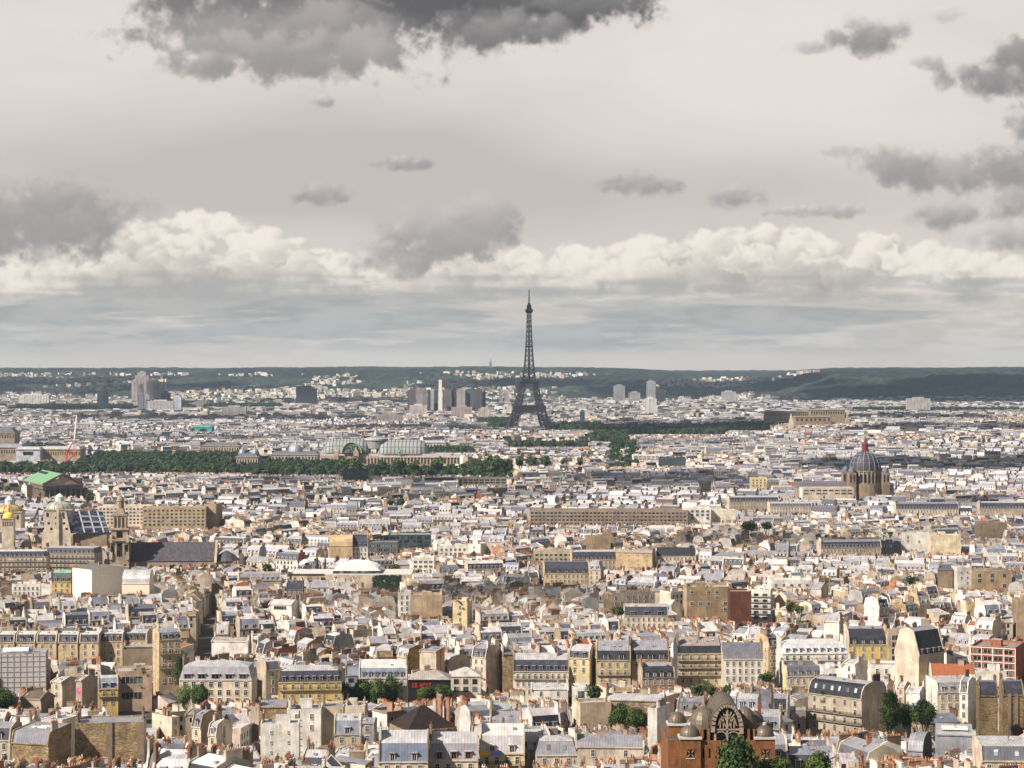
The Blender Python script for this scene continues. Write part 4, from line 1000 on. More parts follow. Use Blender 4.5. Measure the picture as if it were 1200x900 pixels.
H('big windowless white building with grey top above the zinc roofs', 86, 150, 668, 695, 30, 26, -42, 'gable', (0.72, 0.66, 0.58), (0.2, 0.18, 0.17), anchor='windowless white building', side=(0.74, 0.68, 0.58), blind=True, rh=2, nst=0, party=False, wm='painted', sm='painted')
H('rounded white gable right of the windowless white building', 146, 178, 684, 692, 24, 16, 0, 'barrel', (0.74, 0.64, 0.48), ZL, anchor='rounded white gable', side=(0.74, 0.64, 0.48), blind=True, rh=7, nst=0, party=False, sm='painted', wm='painted')
H('yellow house with pale green copper roof', 62, 86, 682, 695, 22, 12, 3, M_, YELLOW, COPPER, (0.10, 0.12, 0.13), anchor='green copper roof', mh=5, rh=1.4, dcol=(0.1, 0.12, 0.13), dfc=YELLOW, rows=2, side=BROWN, nst=0)
H('white house front with long window strip left of the green copper roof', 16, 50, 686, 698, 17, 12, 2, 'flat', WHITE, ZL, side=WHITE, rows=2, nst=2)
H('stone opera quarter block with slate attic at the left edge', -6, 57, 653, 668, 22, 16, 4, 'hipmansard', CREAM, ZW, SL, mh=3.6, rh=0.8, dcol=SL, dpitch=3, rows=4, balcony=(0, 1, 2), side=CREAM, nst=2)
H('dark balconied stone block left of the church tower', 52, 118, 649, 667, 22, 18, -6, 'hipmansard', BEIGE, (0.5, 0.45, 0.44), SL, anchor='dark balconied stone block', mh=3.6, rh=0.8, dcol=SL, dpitch=3, rows=4, balcony=(0, 1, 2), side=BEIGE, nst=1)
H('long low block under a bright white flat roof behind the stone blocks', 52, 96, 629, 637, 20, 14, 1, 'flat', (0.33, 0.25, 0.16), ZW, blind=True, side=TAN, nst=0)
H('long beige stone office with a blank rounded end', 168, 243, 596, 620, 27, 20, 3, 'flat', (0.40, 0.30, 0.19), ZT, anchor='long beige stone office', name='office_building', cat='office building', lvl=3, side=(0.38, 0.28, 0.17), rows=5, pitch=3.6, ww=2.2, wh=1.5, win='office', nst=1)
H('blank rounded end block of the beige stone office', 241, 259, 592, 618, 29, 20, -8, 'flat', (0.36, 0.27, 0.17), ZT, name='office_building', cat='office building', side=(0.36, 0.27, 0.17), blind=True, nst=0)
H('white office with rows of windows behind the church tower', 117, 180, 594, 618, 27, 18, 0, 'flat', (0.62, 0.52, 0.42), ZL, name='office_building', cat='office building', side=CREAM, rows=5, pitch=3.2, ww=2.0, wh=1.4, win='office', nst=1)
H('very long striped office block across the middle of the city', 620, 806, 599, 613, 24, 20, -2, 'flat', (0.30, 0.22, 0.16), (0.2, 0.18, 0.17), anchor='striped office block', name='office_building', cat='office building', side=TAN, rows=4, pitch=3.4, ww=2.6, wh=1.5, win='office', nst=0, gaps=0, fc=(0.5, 0.46, 0.42))
H('white west pavilion of the striped office block', 800, 832, 597, 612, 25, 20, 0, 'flat', WHITE, ZW, name='office_building', cat='office building', side=WHITE, rows=3, pitch=4.5, ww=2.6, wh=2.0, nst=1)
H('blank white block right of the white west pavilion', 831, 861, 599, 610, 23, 18, 0, 'flat', (0.66, 0.58, 0.47), ZW, blind=True, side=WHITE, nst=0)
H('white block with tiny square windows and tan neighbour', 1117, 1136, 667, 690, 26, 12, 5, 'flat', WHITE, ZW, anchor='tiny-window white block', side=WHITE, rows=5, pitch=3.6, ww=1.0, wh=1.2, nst=1)
H('tan concrete block with dark vertical recesses', 1136, 1182, 671, 690, 24, 16, 0, 'flat', (0.46, 0.33, 0.2), ZL, side=TAN, rows=3, pitch=6.5, ww=2.2, wh=2.2, nst=1, gaps=0.3)
H('blank tan wall left of the white block with tiny windows', 1097, 1118, 668, 688, 25, 13, -10, 'shed', TAN, ZD, blind=True, side=TAN, rh=2, nst=1)
H('white stepped walls beside the row of green shop awnings', 1055, 1090, 627, 645, 26, 13, -10, 'flat', WHITE, ZW, side=WHITE, rows=2, gaps=0.6, nst=3, stcol=WHITE)
H('plain cream blank wall beside the white stepped walls', 1088, 1124, 629, 648, 26, 13, 2, 'flat', (0.7, 0.58, 0.4), ZL, blind=True, side=CREAM, nst=1, stcol=CREAM)
H('small black glass building among the mansard rows', 1033, 1054, 637, 649, 20, 13, 0, 'flat', (0.03, 0.035, 0.04), (0.03, 0.03, 0.03), side=(0.03, 0.03, 0.03), rows=1, win='office', ww=5, wh=2, pitch=6, nst=0)
H('big blank stone block among the far roofs at right', 1145, 1177, 614, 628, 27, 18, 2, 'flat', (0.34, 0.26, 0.18), TAN, blind=True, side=TAN, nst=0, sm='rubble stone')
H('tan tower wall cut by the right edge', 1188, 1206, 706, 748, 28, 14, -3, 'flat', (0.32, 0.24, 0.15), TAN, anchor='tan tower wall', blind=True, side=TAN, nst=0)
H('white ribbed house with long attic window in the zinc roofs', 316, 350, 709, 722, 19, 12, -14, 'gable', WHITE, ZW, side=WHITE, win='office', ww=7, wh=1.8, pitch=9, rows=1, rh=2, nst=1, gaps=0)
H('slate house with a white roof light between brown chimneys', 336, 356, 691, 697, 16, 11, 2, 'half', ZD, SL, SL, tm='slate', mh=3, dormers=False, sky=2, side=BROWN, nst=2, stcol=BROWN)
H('white terrace with grey roof hatches left of the striped office', 900, 950, 682, 690, 17, 14, 3, 'flat', WHITE, ZW, side=WHITE, rows=1, pitch=4, ww=1.6, wh=1.4, nst=1)
H('white attic house with dark dormers and sloping blue roof', 948, 972, 690, 700, 19, 12, -28, 'gable', WHITE, ZL, side=CREAM, blind=True, rh=3, nst=1)
H('row under long slate mansard on the far side of the black glass building', 957, 1032, 642, 648, 19, 12, 8, M_, BEIGE, ZM, SL, mh=4, dcol=SL, rows=1, side=CREAM, nst=3)
H('curving slate row with balconies right of the striped office', 852, 912, 588, 596, 23, 15, 4, M_, BEIGE, ZL, SL, mh=4, rows=2, side=CREAM, nst=2, dcol=SL)
H('long stone row with chimneys in the far middle at right', 900, 950, 594, 601, 22, 15, 2, M_, CREAM, ZL, ZD, mh=3, rows=2, side=CREAM, nst=4)
H('long dark mansard row at right below the domed church', 1048, 1122, 597, 601, 21, 15, -2, M_, CREAM, ZM, SL, mh=5, rows=1, side=CREAM, nst=3, dcol=SL)
H('dark mansard row at the far right edge', 1146, 1206, 596, 602, 21, 15, -2, M_, BEIGE, ZL, SL, mh=5, rows=1, side=CREAM, nst=3, dcol=SL)
H('white modern office with green glass bands near the domed church', 1000, 1046, 568, 578, 31, 18, 4, 'flat', WHITE, ZW, name='office_building', cat='office building', side=WHITE, rows=2, win='office', ww=5, wh=1.6, pitch=6, nst=0)
H('pale stepped office in front of the long grey nave', 938, 999, 573, 582, 29, 18, 2, 'flat', CREAM, ZL, name='office_building', cat='office building', side=WHITE, rows=2, win='office', ww=5, wh=1.6, pitch=6, nst=1)
H('white office with banded windows in front of the glass hall gardens', 541, 594, 561, 568, 22, 20, 2, 'flat', (0.68, 0.58, 0.45), ZW, name='office_building', cat='office building', side=WHITE, rows=2, win='office', ww=5, wh=1.8, pitch=6, nst=0, gaps=0)
H('black glass office with stepped top', 402, 432, 552, 562, 28, 22, 2, 'flat', (0.02, 0.025, 0.03), (0.03, 0.03, 0.035), name='office_building', cat='office building', side=(0.02, 0.02, 0.025), rows=2, win='office', ww=5, wh=2, pitch=6, nst=0, fc=(0.03, 0.03, 0.03))
H('white banded office block with roof decks near the tree avenue', 741, 778, 534, 540, 24, 22, 2, 'flat', WHITE, ZW, name='office_building', cat='office building', side=WHITE, rows=2, win='office', ww=5, wh=1.6, pitch=6, nst=0, gaps=0)
H('low dark teal glass block right of the white banded office', 772, 803, 537, 546, 24, 22, 0, 'flat', (0.05, 0.08, 0.09), (0.06, 0.08, 0.09), name='office_building', cat='office building', side=(0.04, 0.06, 0.07), blind=True, nst=0)
H('yellow-cream block with twelve square windows at right', 879, 898, 561, 571, 24, 14, 0, 'flat', (0.66, 0.52, 0.28), CREAM, side=CREAM, rows=3, pitch=4.2, ww=1.8, wh=1.8, nst=0)

def extras(ctx, s, rng, label):
    """lettering, grids, big roof lights, pipes, plants on single buildings"""
    a = s['d'] / 2; w = s['w']; hw = s['hw']
    if s.get('grid'):
        g = ctx.g('concrete_frame')
        n = int(w / 3.9)
        for i in range(n + 1): g.frus(-w / 2 + i * w / n, -a - 0.15, -3, 0.28, 0.5, hw + 3.6, 'painted', (0.72, 0.66, 0.56))
        for k in range(6): g.frus(0, -a - 0.13, hw + 0.2 - k * 3.0, w, 0.4, 0.26, 'painted', (0.72, 0.66, 0.56))
    if s.get('lights'):
        n = s['lights']; g = ctx.g('roof_light'); mh = s['mh']
        for i in range(n):
            x = (i - (n - 1) / 2) * (w - 2.4) / n
            t = 0.55; y0 = -a + (0.32 if s['roof'] != 'half' else 0.3) * mh * t
            g = ctx.g('roof_light')
            p = [(x - .5, y0 - .25 - .08, hw + mh * t - .7), (x + .5, y0 - .25 - .08, hw + mh * t - .7), (x + .5, y0 + .2 - .08, hw + mh * t + .8), (x - .5, y0 + .2 - .08, hw + mh * t + .8)]
            g.poly(p, 'window glass', (0.5, 0.55, 0.6))
    if s.get('bigsky'):
        for i in range(3 if s['roof'] == 'shed' else 2):
            g = ctx.g('roof_light'); x = -w * .22 + i * w * .24
            if s['roof'] == 'shed': g.frus(x, 1.0, hw + 0.9, 2.6, 7, 0.25, 'painted', (0.75, 0.72, 0.66))
            else: g.frus(x * .6 + 1, 1.2 + i * 1.7 - 1, hw + s['mh'] + 0.35, 5.0, 1.1, 0.3, 'painted', (0.8, 0.76, 0.68))
    if s.get('flues'):
        g = ctx.g('chimney_flue')
        for x in ((-w * .18, w * .15) if w < 15 else (0.0, w * 0.46)):
            g.frus(x, -a - 0.2, -4, 1.1 if w < 15 else 1.9, 0.4, hw + 4.4, 'plaster', TAN)
            g = ctx.g('chimney_flue')
    if s.get('flue_pipe'):
        g = ctx.g('drain_pipe'); g.frus(-1.5, -a - 0.1, 0, 0.14, 0.14, hw, 'iron', (0.2, 0.09, 0.06))
        for k in range(6): g.frus(-1.1, -a - 0.1, hw - 3 - k * 2, 1.0, 0.08, 0.08, 'iron', (0.2, 0.09, 0.06))
    if s.get('flowers'):
        for k in range(3):
            g = ctx.g('flower_box'); g.frus((k - 1) * 2.6, -a - 0.3, hw - 8.9, 1.0, 0.4, 0.5, 'painted', (0.45, 0.02, 0.03))
    if s.get('arch'):
        g = ctx.g('archway'); g.poly([(1.6 * math.cos(t), -a - 0.03, hw - 6.5 + 1.8 * math.sin(t)) for t in [math.pi * i / 8 for i in range(9)]] + [(-1.6, -a - 0.03, hw - 8.5), (1.6, -a - 0.03, hw - 8.5)], 'painted', (0.07, 0.06, 0.05))
    if s.get('panels'):
        g = ctx.g('balcony_panel'); g.frus(-w * .38, -a - 0.5, hw - 0.4, w * .22, 0.08, 1.15, 'painted', (0.75, 0.42, 0.04))
        g = ctx.g('balcony_panel'); g.frus(-w * .14, -a - 0.5, hw - 0.4, w * .25, 0.08, 1.15, 'painted', (0.22, 0.25, 0.75))
    if s.get('mural'):
        g = ctx.g('mural'); g.poly([(1.0 * math.cos(t), -a - 0.02, hw - 4 + 1.4 * math.sin(t)) for t in [math.pi * i / 6 for i in range(12)]], 'painted', (0.5, 0.05, 0.25))
        g.poly([(0.4 + .35 * math.cos(t), -a - 0.04, hw - 3.6 + .4 * math.sin(t)) for t in [math.pi * i / 4 for i in range(8)]], 'painted', (0.8, 0.6, 0.1))
    if s.get('plants'):
        for k in range(3):
            g = ctx.g('terrace_plant'); crown_geo(g, rng.uniform(-w * .3, w * .35), -a + 0.3 if k else -a - .2, hw - 0.2 - 3.0 * k, 1.3, 0.8, 90, 0.45, rng, LEAVES, 5)
    if s.get('scaffold'):
        g = ctx.g('scaffold_frame'); c = (0.3, 0.29, 0.29)
        n = int(w / 2.5)
        for i in range(n + 1): g.frus(-w / 2 + i * w / n, -a - 1.32, -3, 0.16, 0.1, hw + 5, 'iron', c)
        for k in range(8): g.frus(0, -a - 1.32, hw + 1.4 - k * 2.1, w, 0.12, 0.16, 'iron', c)
        for k in range(8): g.frus(0, -a - 0.6, hw - 0.2 - k * 2.1, w, 0.9, 0.07, 'painted', (0.3, 0.25, 0.2))
        g2 = ctx.g('sheeting'); g2.frus(0, -a - 1.2, 0, w, 0.04, hw + 0.4, 'painted', (0.46, 0.43, 0.43))
        g2 = ctx.g('tarpaulin'); g2.frus(-w * .1, -a + 4, hw + 1.2, w * .5, 7, 1.2, 'painted', (0.72, 0.70, 0.72), w * .5, 0.1)
        g2 = ctx.g('tarpaulin'); g2.frus(w * .15, -a - 0.9, hw - 1.2, 3.2, 0.05, 2.0, 'painted', (0.2, 0.24, 0.5))
    if s.get('lettering'):
        T = {'1': ['010', '110', '010', '010', '111'], '6': ['111', '100', '111', '101', '111'], 'A': ['010', '101', '111', '101', '101'], 'O': ['111', '101', '101', '101', '111'],
             'U': ['101', '101', '101', '101', '111'], 'T': ['111', '010', '010', '010', '010'], ' ': ['0', '0', '0', '0', '0']}
        x = -w * 0.40; px = 0.30
        for ch in '16 AOUT':
            if ch != ' ':
                g = ctx.g('letter'); rows = T[ch]
                for j, row in enumerate(rows):
                    for i, b in enumerate(row):
                        if b == '1': g.frus(x + i * px, -a - 0.06, hw - 1.6 - j * px * 1.15, px * 0.98, 0.1, px * 1.13, 'painted', (0.5, 0.012, 0.02))
            x += px * (3.9 if ch != ' ' else 2.4)

def build_heroes():
    for i, (label, name, cat, x, y, z, r, s, lvl) in enumerate(HEROES):
        rng = random.Random(100 + i)
        o = thing(name, label, cat, (x, y, z), r)
        ctx = ThingCtx(o, x, y, r)
        done = ctx.done; ctx.done = lambda: None
        house(ctx, s, rng, lvl)
        extras(ctx, s, rng, label)
        ctx.done = done; ctx.done()
build_heroes()

# ---------------------------------------------------------------- landmarks
def keep(px0, px1, yb, y): OCC.append((px0, px1, yb, y))
def iron_tower():
    y0 = 4750.0; x0 = (620 - 600) / F * y0; zb = 0.0
    o = thing('iron_lattice_tower', 'tall brown iron lattice tower standing alone above the city roofs', 'tower', (x0, y0, zb), R(2))
    IR = (0.028, 0.022, 0.024)
    prof = [(0, 60, 25), (20, 48.5, 22), (40, 40, 18.5), (57, 34.5, 15.5), (80, 27.0, 12.5), (100, 21.8, 11.0), (115, 19.2, 10.2)]
    def at_h(z):
        for (a, ra, wa), (b, rb, wb) in zip(prof, prof[1:]):
            if z <= b:
                t = (z - a) / (b - a); return ra + (rb - ra) * t, wa + (wb - wa) * t
        return prof[-1][1:]
    levels = [0, 10, 20, 30, 40, 50, 57, 66, 76, 86, 96, 106, 115]
    for sx in (-1, 1):
        for sy in (-1, 1):
            g = Geo()
            for za, zb_ in zip(levels, levels[1:]):
                C = []
                for z in (za, zb_):
                    ro, lw = at_h(z)
                    C.append([(sx * (ro - i * lw), sy * (ro - j * lw), z) for i, j in ((0, 0), (1, 0), (1, 1), (0, 1))])
                for k in range(4):
                    l = (k + 1) % 4
                    g.beam(C[0][k], C[1][k], 2.0, 'iron', IR)
                    g.beam(C[0][k], C[1][l], 1.1, 'iron', IR); g.beam(C[0][l], C[1][k], 1.1, 'iron', IR)
                    g.beam(C[1][k], C[1][l], 1.2, 'iron', IR)
                    m0 = [(C[0][k][q] + C[0][l][q]) / 2 for q in range(3)]; m1 = [(C[1][k][q] + C[1][l][q]) / 2 for q in range(3)]
                    g.beam(m0, m1, 0.9, 'iron', IR)
            g.frus(sx * 50, sy * 50, -2, 28, 28, 4, 'plaster', TAN)
            part('leg', g, o)
    g = Geo(); g.frus(0, 0, 56, 74, 74, 2.2, 'iron', IR); 
    for s_ in (-1, 1):
        for i in range(25):
            t = -36 + 72 * i / 24
            for (a, b) in ((t, s_ * 36.4), (s_ * 36.4, t)): g.beam((a, b, 49), (a, b, 62), 0.8, 'iron', IR)
        for z in (49, 53, 58, 62): 
            g.beam((-37, s_ * 36.5, z), (37, s_ * 36.5, z), 1.3, 'iron', IR); g.beam((s_ * 36.5, -37, z), (s_ * 36.5, 37, z), 1.3, 'iron', IR)
    for s_ in (-1, 1): g.frus(0, s_ * 36.2, 50.5, 73, .5, 11, 'iron', IR); g.frus(s_ * 36.2, 0, 50.5, .5, 72, 11, 'iron', IR)
    g.frus(0, 0, 58, 44, 66, 5, 'iron', (0.10, 0.06, 0.05)); g.frus(0, 0, 62.4, 72, 72, 0.8, 'iron', IR)
    part('first_platform', g, o)
    g = Geo(); g.frus(0, 0, 113, 40, 40, 3, 'iron', IR, 44, 44); g.frus(0, 0, 116, 43, 43, 1.2, 'iron', IR); g.frus(0, 0, 117, 30, 30, 5, 'iron', IR)
    for s_ in (-1, 1):
        for i in range(15):
            t = -21 + 42 * i / 14
            g.beam((t, s_ * 21, 110), (t, s_ * 21, 120), 0.6, 'iron', IR); g.beam((s_ * 21, t, 110), (s_ * 21, t, 120), 0.6, 'iron', IR)
    part('second_platform', g, o)
    for k in range(4):
        g = Geo(); pts = []
        for i in range(17):
            t = math.pi * i / 16; pts.append((-37 * math.cos(t), 12 + 36 * math.sin(t)))
        c, s_ = math.cos(k * math.pi / 2), math.sin(k * math.pi / 2)
        for (a, za), (b, zb_) in zip(pts, pts[1:]):
            for off in (0, 4.5):
                yy = -45 + (max(za, zb_) - 12) * 0.22
                g.beam((c * a - s_ * yy, s_ * a + c * yy, za + off), (c * b - s_ * yy, s_ * b + c * yy, zb_ + off), 1.4, 'iron', (0.045, 0.036, 0.036))
            g.beam((c * a - s_ * yy, s_ * a + c * yy, za), (c * b - s_ * yy, s_ * b + c * yy, zb_ + 4.5), 0.8, 'iron', (0.045, 0.036, 0.036))
        part('arch', g, o)
    g = Geo()
    up = [(115, 15.5), (128, 13.2), (141, 11.4), (153, 10.1), (165, 9.0), (176, 8.1), (187, 7.4), (198, 6.7), (209, 6.1), (220, 5.6), (231, 5.2), (242, 4.8), (253, 4.5), (264, 4.3), (275, 4.2)]
    for i, ((za, ra), (zb_, rb)) in enumerate(zip(up, up[1:])):
        A = [(ra, ra, za), (-ra, ra, za), (-ra, -ra, za), (ra, -ra, za)]; B = [(rb, rb, zb_), (-rb, rb, zb_), (-rb, -rb, zb_), (rb, -rb, zb_)]
        for k in range(4):
            l = (k + 1) % 4
            g.beam(A[k], B[k], 3.0 if za < 200 else 2.2, 'iron', IR)
            g.beam(A[k], B[l], 1.0, 'iron', IR); g.beam(A[l], B[k], 1.0, 'iron', IR)
            g.beam(B[k], B[l], 1.2, 'iron', IR)
            if za < 190:
                q = 0.42
                g.beam([A[k][j] * (1 - q) + A[l][j] * q for j in range(3)], [B[k][j] * (1 - q) + B[l][j] * q for j in range(3)], 0.9, 'iron', IR)
                g.beam([A[k][j] * q + A[l][j] * (1 - q) for j in range(3)], [B[k][j] * q + B[l][j] * (1 - q) for j in range(3)], 0.9, 'iron', IR)
    g.frus(0, 0, 116, 5, 5, 158, 'iron', IR, 2.4, 2.4)
    g.frus(0, 0, 195, 17, 17, 2.5, 'iron', IR)
    part('upper_shaft', g, o)
    g = Geo(); g.frus(0, 0, 272, 10, 10, 4, 'iron', IR, 17, 17); g.frus(0, 0, 276, 17, 17, 5, 'iron', IR); g.frus(0, 0, 281, 13, 13, 5, 'iron', IR, 9, 9)
    g.lathe(0, 0, [(5.5, 286), (5, 290), (3, 294), (1.2, 297)], 10, 'iron', IR)
    part('top_cabin', g, o)
    g = Geo(); g.frus(0, 0, 296, 3.0, 3.0, 12, 'iron', IR, 2.6, 2.6); g.frus(0, 0, 308, 2.0, 2.0, 17, 'iron', IR); g.frus(0, 0, 306, 5, 1.2, 1.2, 'iron', IR); g.frus(0, 0, 303, 1.2, 5, 1.2, 'iron', IR)
    part('antenna', g, o)
    foot(x0, y0, 135, 135); keep(594, 646, 499, y0)
    ANCH.append((620, 430, 'iron lattice tower'))
iron_tower()

def brick_church():
    y0 = 447.0; x0 = (845 - 600) / F * y0; z0 = CAMZ - (900 - HY) / F * y0 - 12     # front wall plane
    T = CAMZ
    def Z(py, y=y0): return CAMZ - (py - HY) / F * y - z0
    def X(px, y=y0): return (px - 600) / F * y - x0
    o = thing('brick_church', 'red brick church with grey-brown domed turrets and a big traceried arch', 'church', (x0, y0, z0), 0)
    g = Geo()
    g.frus(0, 11.5, -10, 22.5, 22, Z(868) + 10, 'brick', BRICK, top=('zinc', LEAD))
    part('nave_wall', g, o)
    # turrets: (px0, px1, cornice row, forward)
    for (a, b, r, dy) in ((797, 821, 866, 0.0), (783, 805, 850, 6.0), (885, 908, 866, 0.0), (873, 896, 849, 6.0)):
        yy = y0 + dy; w = (b - a) / F * yy; cx = (X(a, yy) + X(b, yy)) / 2; cy = dy + w / 2 - 0.6
        g = Geo(); zt = Z(r, yy)
        g.frus(cx, cy, -10, w, w, zt + 10, 'brick', BRICK)
        g.frus(cx, cy, zt, w + 0.5, w + 0.5, 0.45, 'painted', (0.45, 0.43, 0.42))
        t = part('turret', g, o)
        d = Geo(); d.lathe(cx, cy, [(w * .50 * math.cos(q), zt + 0.45 + 2.3 * math.sin(q)) for q in [math.pi / 2 * i / 8 for i in range(8)]] + [(0.12, zt + 2.75), (0.10, zt + 3.2)], 20, 'zinc', (0.13, 0.105, 0.08))
        d.lathe(cx, cy, [(0.35, zt + 2.6), (0.3, zt + 3.1), (0.02, zt + 3.4)], 8, 'painted', (0.45, 0.4, 0.3))
        part('dome', d, t)
        if dy == 0:
            v = Geo(); zc = zt - 3.0
            v.frus(cx, cy - w / 2 - 0.02, zc - 0.9, 1.7, 0.04, 1.8, 'window glass', (0.012, 0.01, 0.01))
            v.frus(cx, cy - w / 2 - 0.07, zc + 0.7, 1.9, 0.08, 0.28, 'painted', (0.05, 0.03, 0.02))
            v.lathe(cx, cy - w / 2 - 0.08, [(0.01, zc - 0.02), (0.011, zc)], 3, 'painted', BRICK)
            for q in range(4):
                aa = q * math.pi / 2 + math.pi / 4
                v.beam((cx + .3 * math.cos(aa), cy - w / 2 - .06, zc + .3 * math.sin(aa)), (cx + 1.0 * math.cos(aa), cy - w / 2 - .06, zc + 1.0 * math.sin(aa)), 0.2, 'painted', (0.34, 0.18, 0.08))
            v.frus(cx, cy - w / 2 - 0.1, zc - 1.15, 1.9, 0.16, 0.22, 'painted', (0.5, 0.4, 0.3))
            part('tower_window', v, t)
    # central bay: brick piers, dark openings, arch gable with tracery
    xl, xr = X(821), X(885); cx = X(852)
    g = Geo(); g.frus((xl + xr) / 2, 1.2, -10, xr - xl, 2.4, Z(868) + 10, 'brick', BRICK)
    for (a, b) in ((821, 824.5), (829, 832), (837, 840), (870, 872), (876, 879), (883, 885)):
        g.frus((X(a) + X(b)) / 2, 0.6, Z(868), X(b) - X(a), 0.9, Z(855) - Z(868), 'brick', BRICK)
    part('central_bay', g, o)
    for (a, b) in ((824.5, 829), (832, 837), (872, 876), (879, 883)):
        v = Geo(); ax = (X(a) + X(b)) / 2; hw_ = (X(b) - X(a)) / 2
        z1, z2 = Z(866.5), Z(858)
        v.poly([(ax - hw_, 0.9, z1), (ax + hw_, 0.9, z1)] + [(ax + hw_ * math.cos(t), 0.9, z2 + hw_ * 1.2 * math.sin(t)) for t in [math.pi * i / 8 for i in range(9)]], 'window glass', (0.02, 0.02, 0.022))
        part('arched_opening', v, o)
    for px in (824, 831.5):
        v = Geo(); v.frus(X(px), -0.02, Z(888), 0.35, 0.04, Z(877) - Z(888), 'window glass', (0.015, 0.012, 0.012)); part('slit_window', v, o)
    # the big arch
    A = X(837.5), X(867); zc = Z(858); rr = (A[1] - A[0]) / 2; ax = (A[0] + A[1]) / 2; top = Z(829)
    def arc(k, off=0.0): return [(ax - (rr + off) * math.cos(math.pi * i / k), zc + (top - zc + off) * math.sin(math.pi * i / k) ** 0.85) for i in range(k + 1)]
    v = Geo(); v.poly([(p[0], 0.55, p[1]) for p in arc(18)][::-1] + [(A[0], 0.55, Z(867)), (A[1], 0.55, Z(867))], 'window glass', (0.025, 0.026, 0.028)); w_ = part('arch_window', v, o)
    v = Geo(); ST = (0.30, 0.235, 0.17)
    P = arc(18, 0.35)
    for a, b in zip(P, P[1:]): v.beam((a[0] * 1.02 - ax * .02, 0.1, a[1]), (b[0] + (b[0] - a[0]) * .25, 0.1, b[1] + (b[1] - a[1]) * .25), 0.8, 'painted', ST, 0.6)
    for x in (A[0] + .1, ax, A[1] - .1): v.frus(x, 0.3, Z(890), 0.42, 0.35, (top if x == ax else zc) - Z(890) - .2, 'painted', ST)
    v.frus(ax, 0.3, Z(856), A[1] - A[0], 0.35, 0.3, 'painted', ST)
    for s_ in (-1, 1):
        c2 = ax + s_ * rr / 2
        Q = [(c2 - rr / 2 * math.cos(math.pi * i / 8), Z(864) + 1.15 * math.sin(math.pi * i / 8)) for i in range(9)]
        for a, b in zip(Q, Q[1:]): v.beam((a[0], 0.3, a[1]), (b[0], 0.3, b[1]), 0.22, 'painted', ST)
        for (u1, w1, u2, w2) in ((0, 0.1, .55, .55), (.55, .55, .75, .2), (0, .35, .35, .8), (.3, .12, .3, .55), (0, .75, .3, .5), (.3, .5, .6, .7), (.55, .1, .55, .4)):
            hh = top - Z(856)
            v.beam((ax + s_ * u1 * rr, 0.3, Z(856) + w1 * hh), (ax + s_ * u2 * rr, 0.3, Z(856) + w2 * hh), 0.24, 'painted', ST)
    part('tracery', v, o)
    v = Geo(); v.poly([(ax - 1.9, 0 - .02, Z(897)), (ax + 1.9, -.02, Z(897)), (ax + 1.9, -.02, Z(880)), (ax - 1.9, -.02, Z(875))], 'window glass', (0.02, 0.018, 0.018)); part('portal_window', v, o)
    # gable hood, quarter domes, ridge roofs
    RO = (0.13, 0.105, 0.08)
    g = Geo(); n = 18; P0 = arc(n, 0.8)
    for i in range(n):
        a, b = P0[i], P0[i + 1]
        g.poly([(a[0], -0.2, a[1]), (b[0], -0.2, b[1]), (b[0], 13, b[1] + 0.6), (a[0], 13, a[1] + 0.6)], 'zinc', RO)
        if a[1] > Z(866) : pass
    part('vault_roof', g, o)
    for s_, (pa, pb) in ((-1, (811, 843)), (1, (863, 888))):
        g = Geo(); xa, xb = X(pa), X(pb); c2 = (xa + xb) / 2; ra = (xb - xa) / 2 * 1.15
        g.lathe(c2, 4.4, [(ra * math.cos(q), Z(856) + 4.4 * math.sin(q)) for q in [math.pi / 2 * i / 7 for i in range(7)]] + [(0.15, Z(856) + 4.45)], 14, 'zinc', RO)
        part('half_dome', g, o)
    g = Geo()
    g.prof([(-1, 0)] , 0, 0, [], [], 'zinc', RO, False)
    za = Z(850, y0 + 10)
    for (xc, w, h) in ((X(826, y0 + 14), 8.5, 5.0), (X(866, y0 + 14), 5.5, 3.2)):
        g.frus(xc, 13.5, za - 1.5, w, 11, h, 'zinc', (0.24, 0.21, 0.18), 0.4, 9)
    part('side_roof', g, o)
    g = Geo(); lx = X(845, y0 + 12); lz = Z(834, y0 + 12)
    g.frus(lx, 12, lz - 1, 5.4, 5.0, 2.6, 'slate', (0.05, 0.03, 0.028), 4.0, 2.6); g.frus(lx, 12, lz + 1.6, 4.4, 3.0, 1.6, 'painted', (0.09, 0.085, 0.085), 3.6, 0.6)
    for k in range(7): g.frus(lx - 1.9 + k * .62, 12, lz + 2.6, 0.1, 0.1, 1.2, 'iron', IRON)
    part('ridge_lantern', g, o)
    g = Geo(); g.frus(X(890, y0 + 8), 9, Z(838, y0 + 8) - 3, 0.6, 0.6, 5.2, 'brick', (0.3, 0.08, 0.03)); part('chimney', g, o)
    foot(x0, y0 + 11, 24, 24); keep(780, 909, 905, y0); ANCH.append((845, 850, 'brick church'))
brick_church()

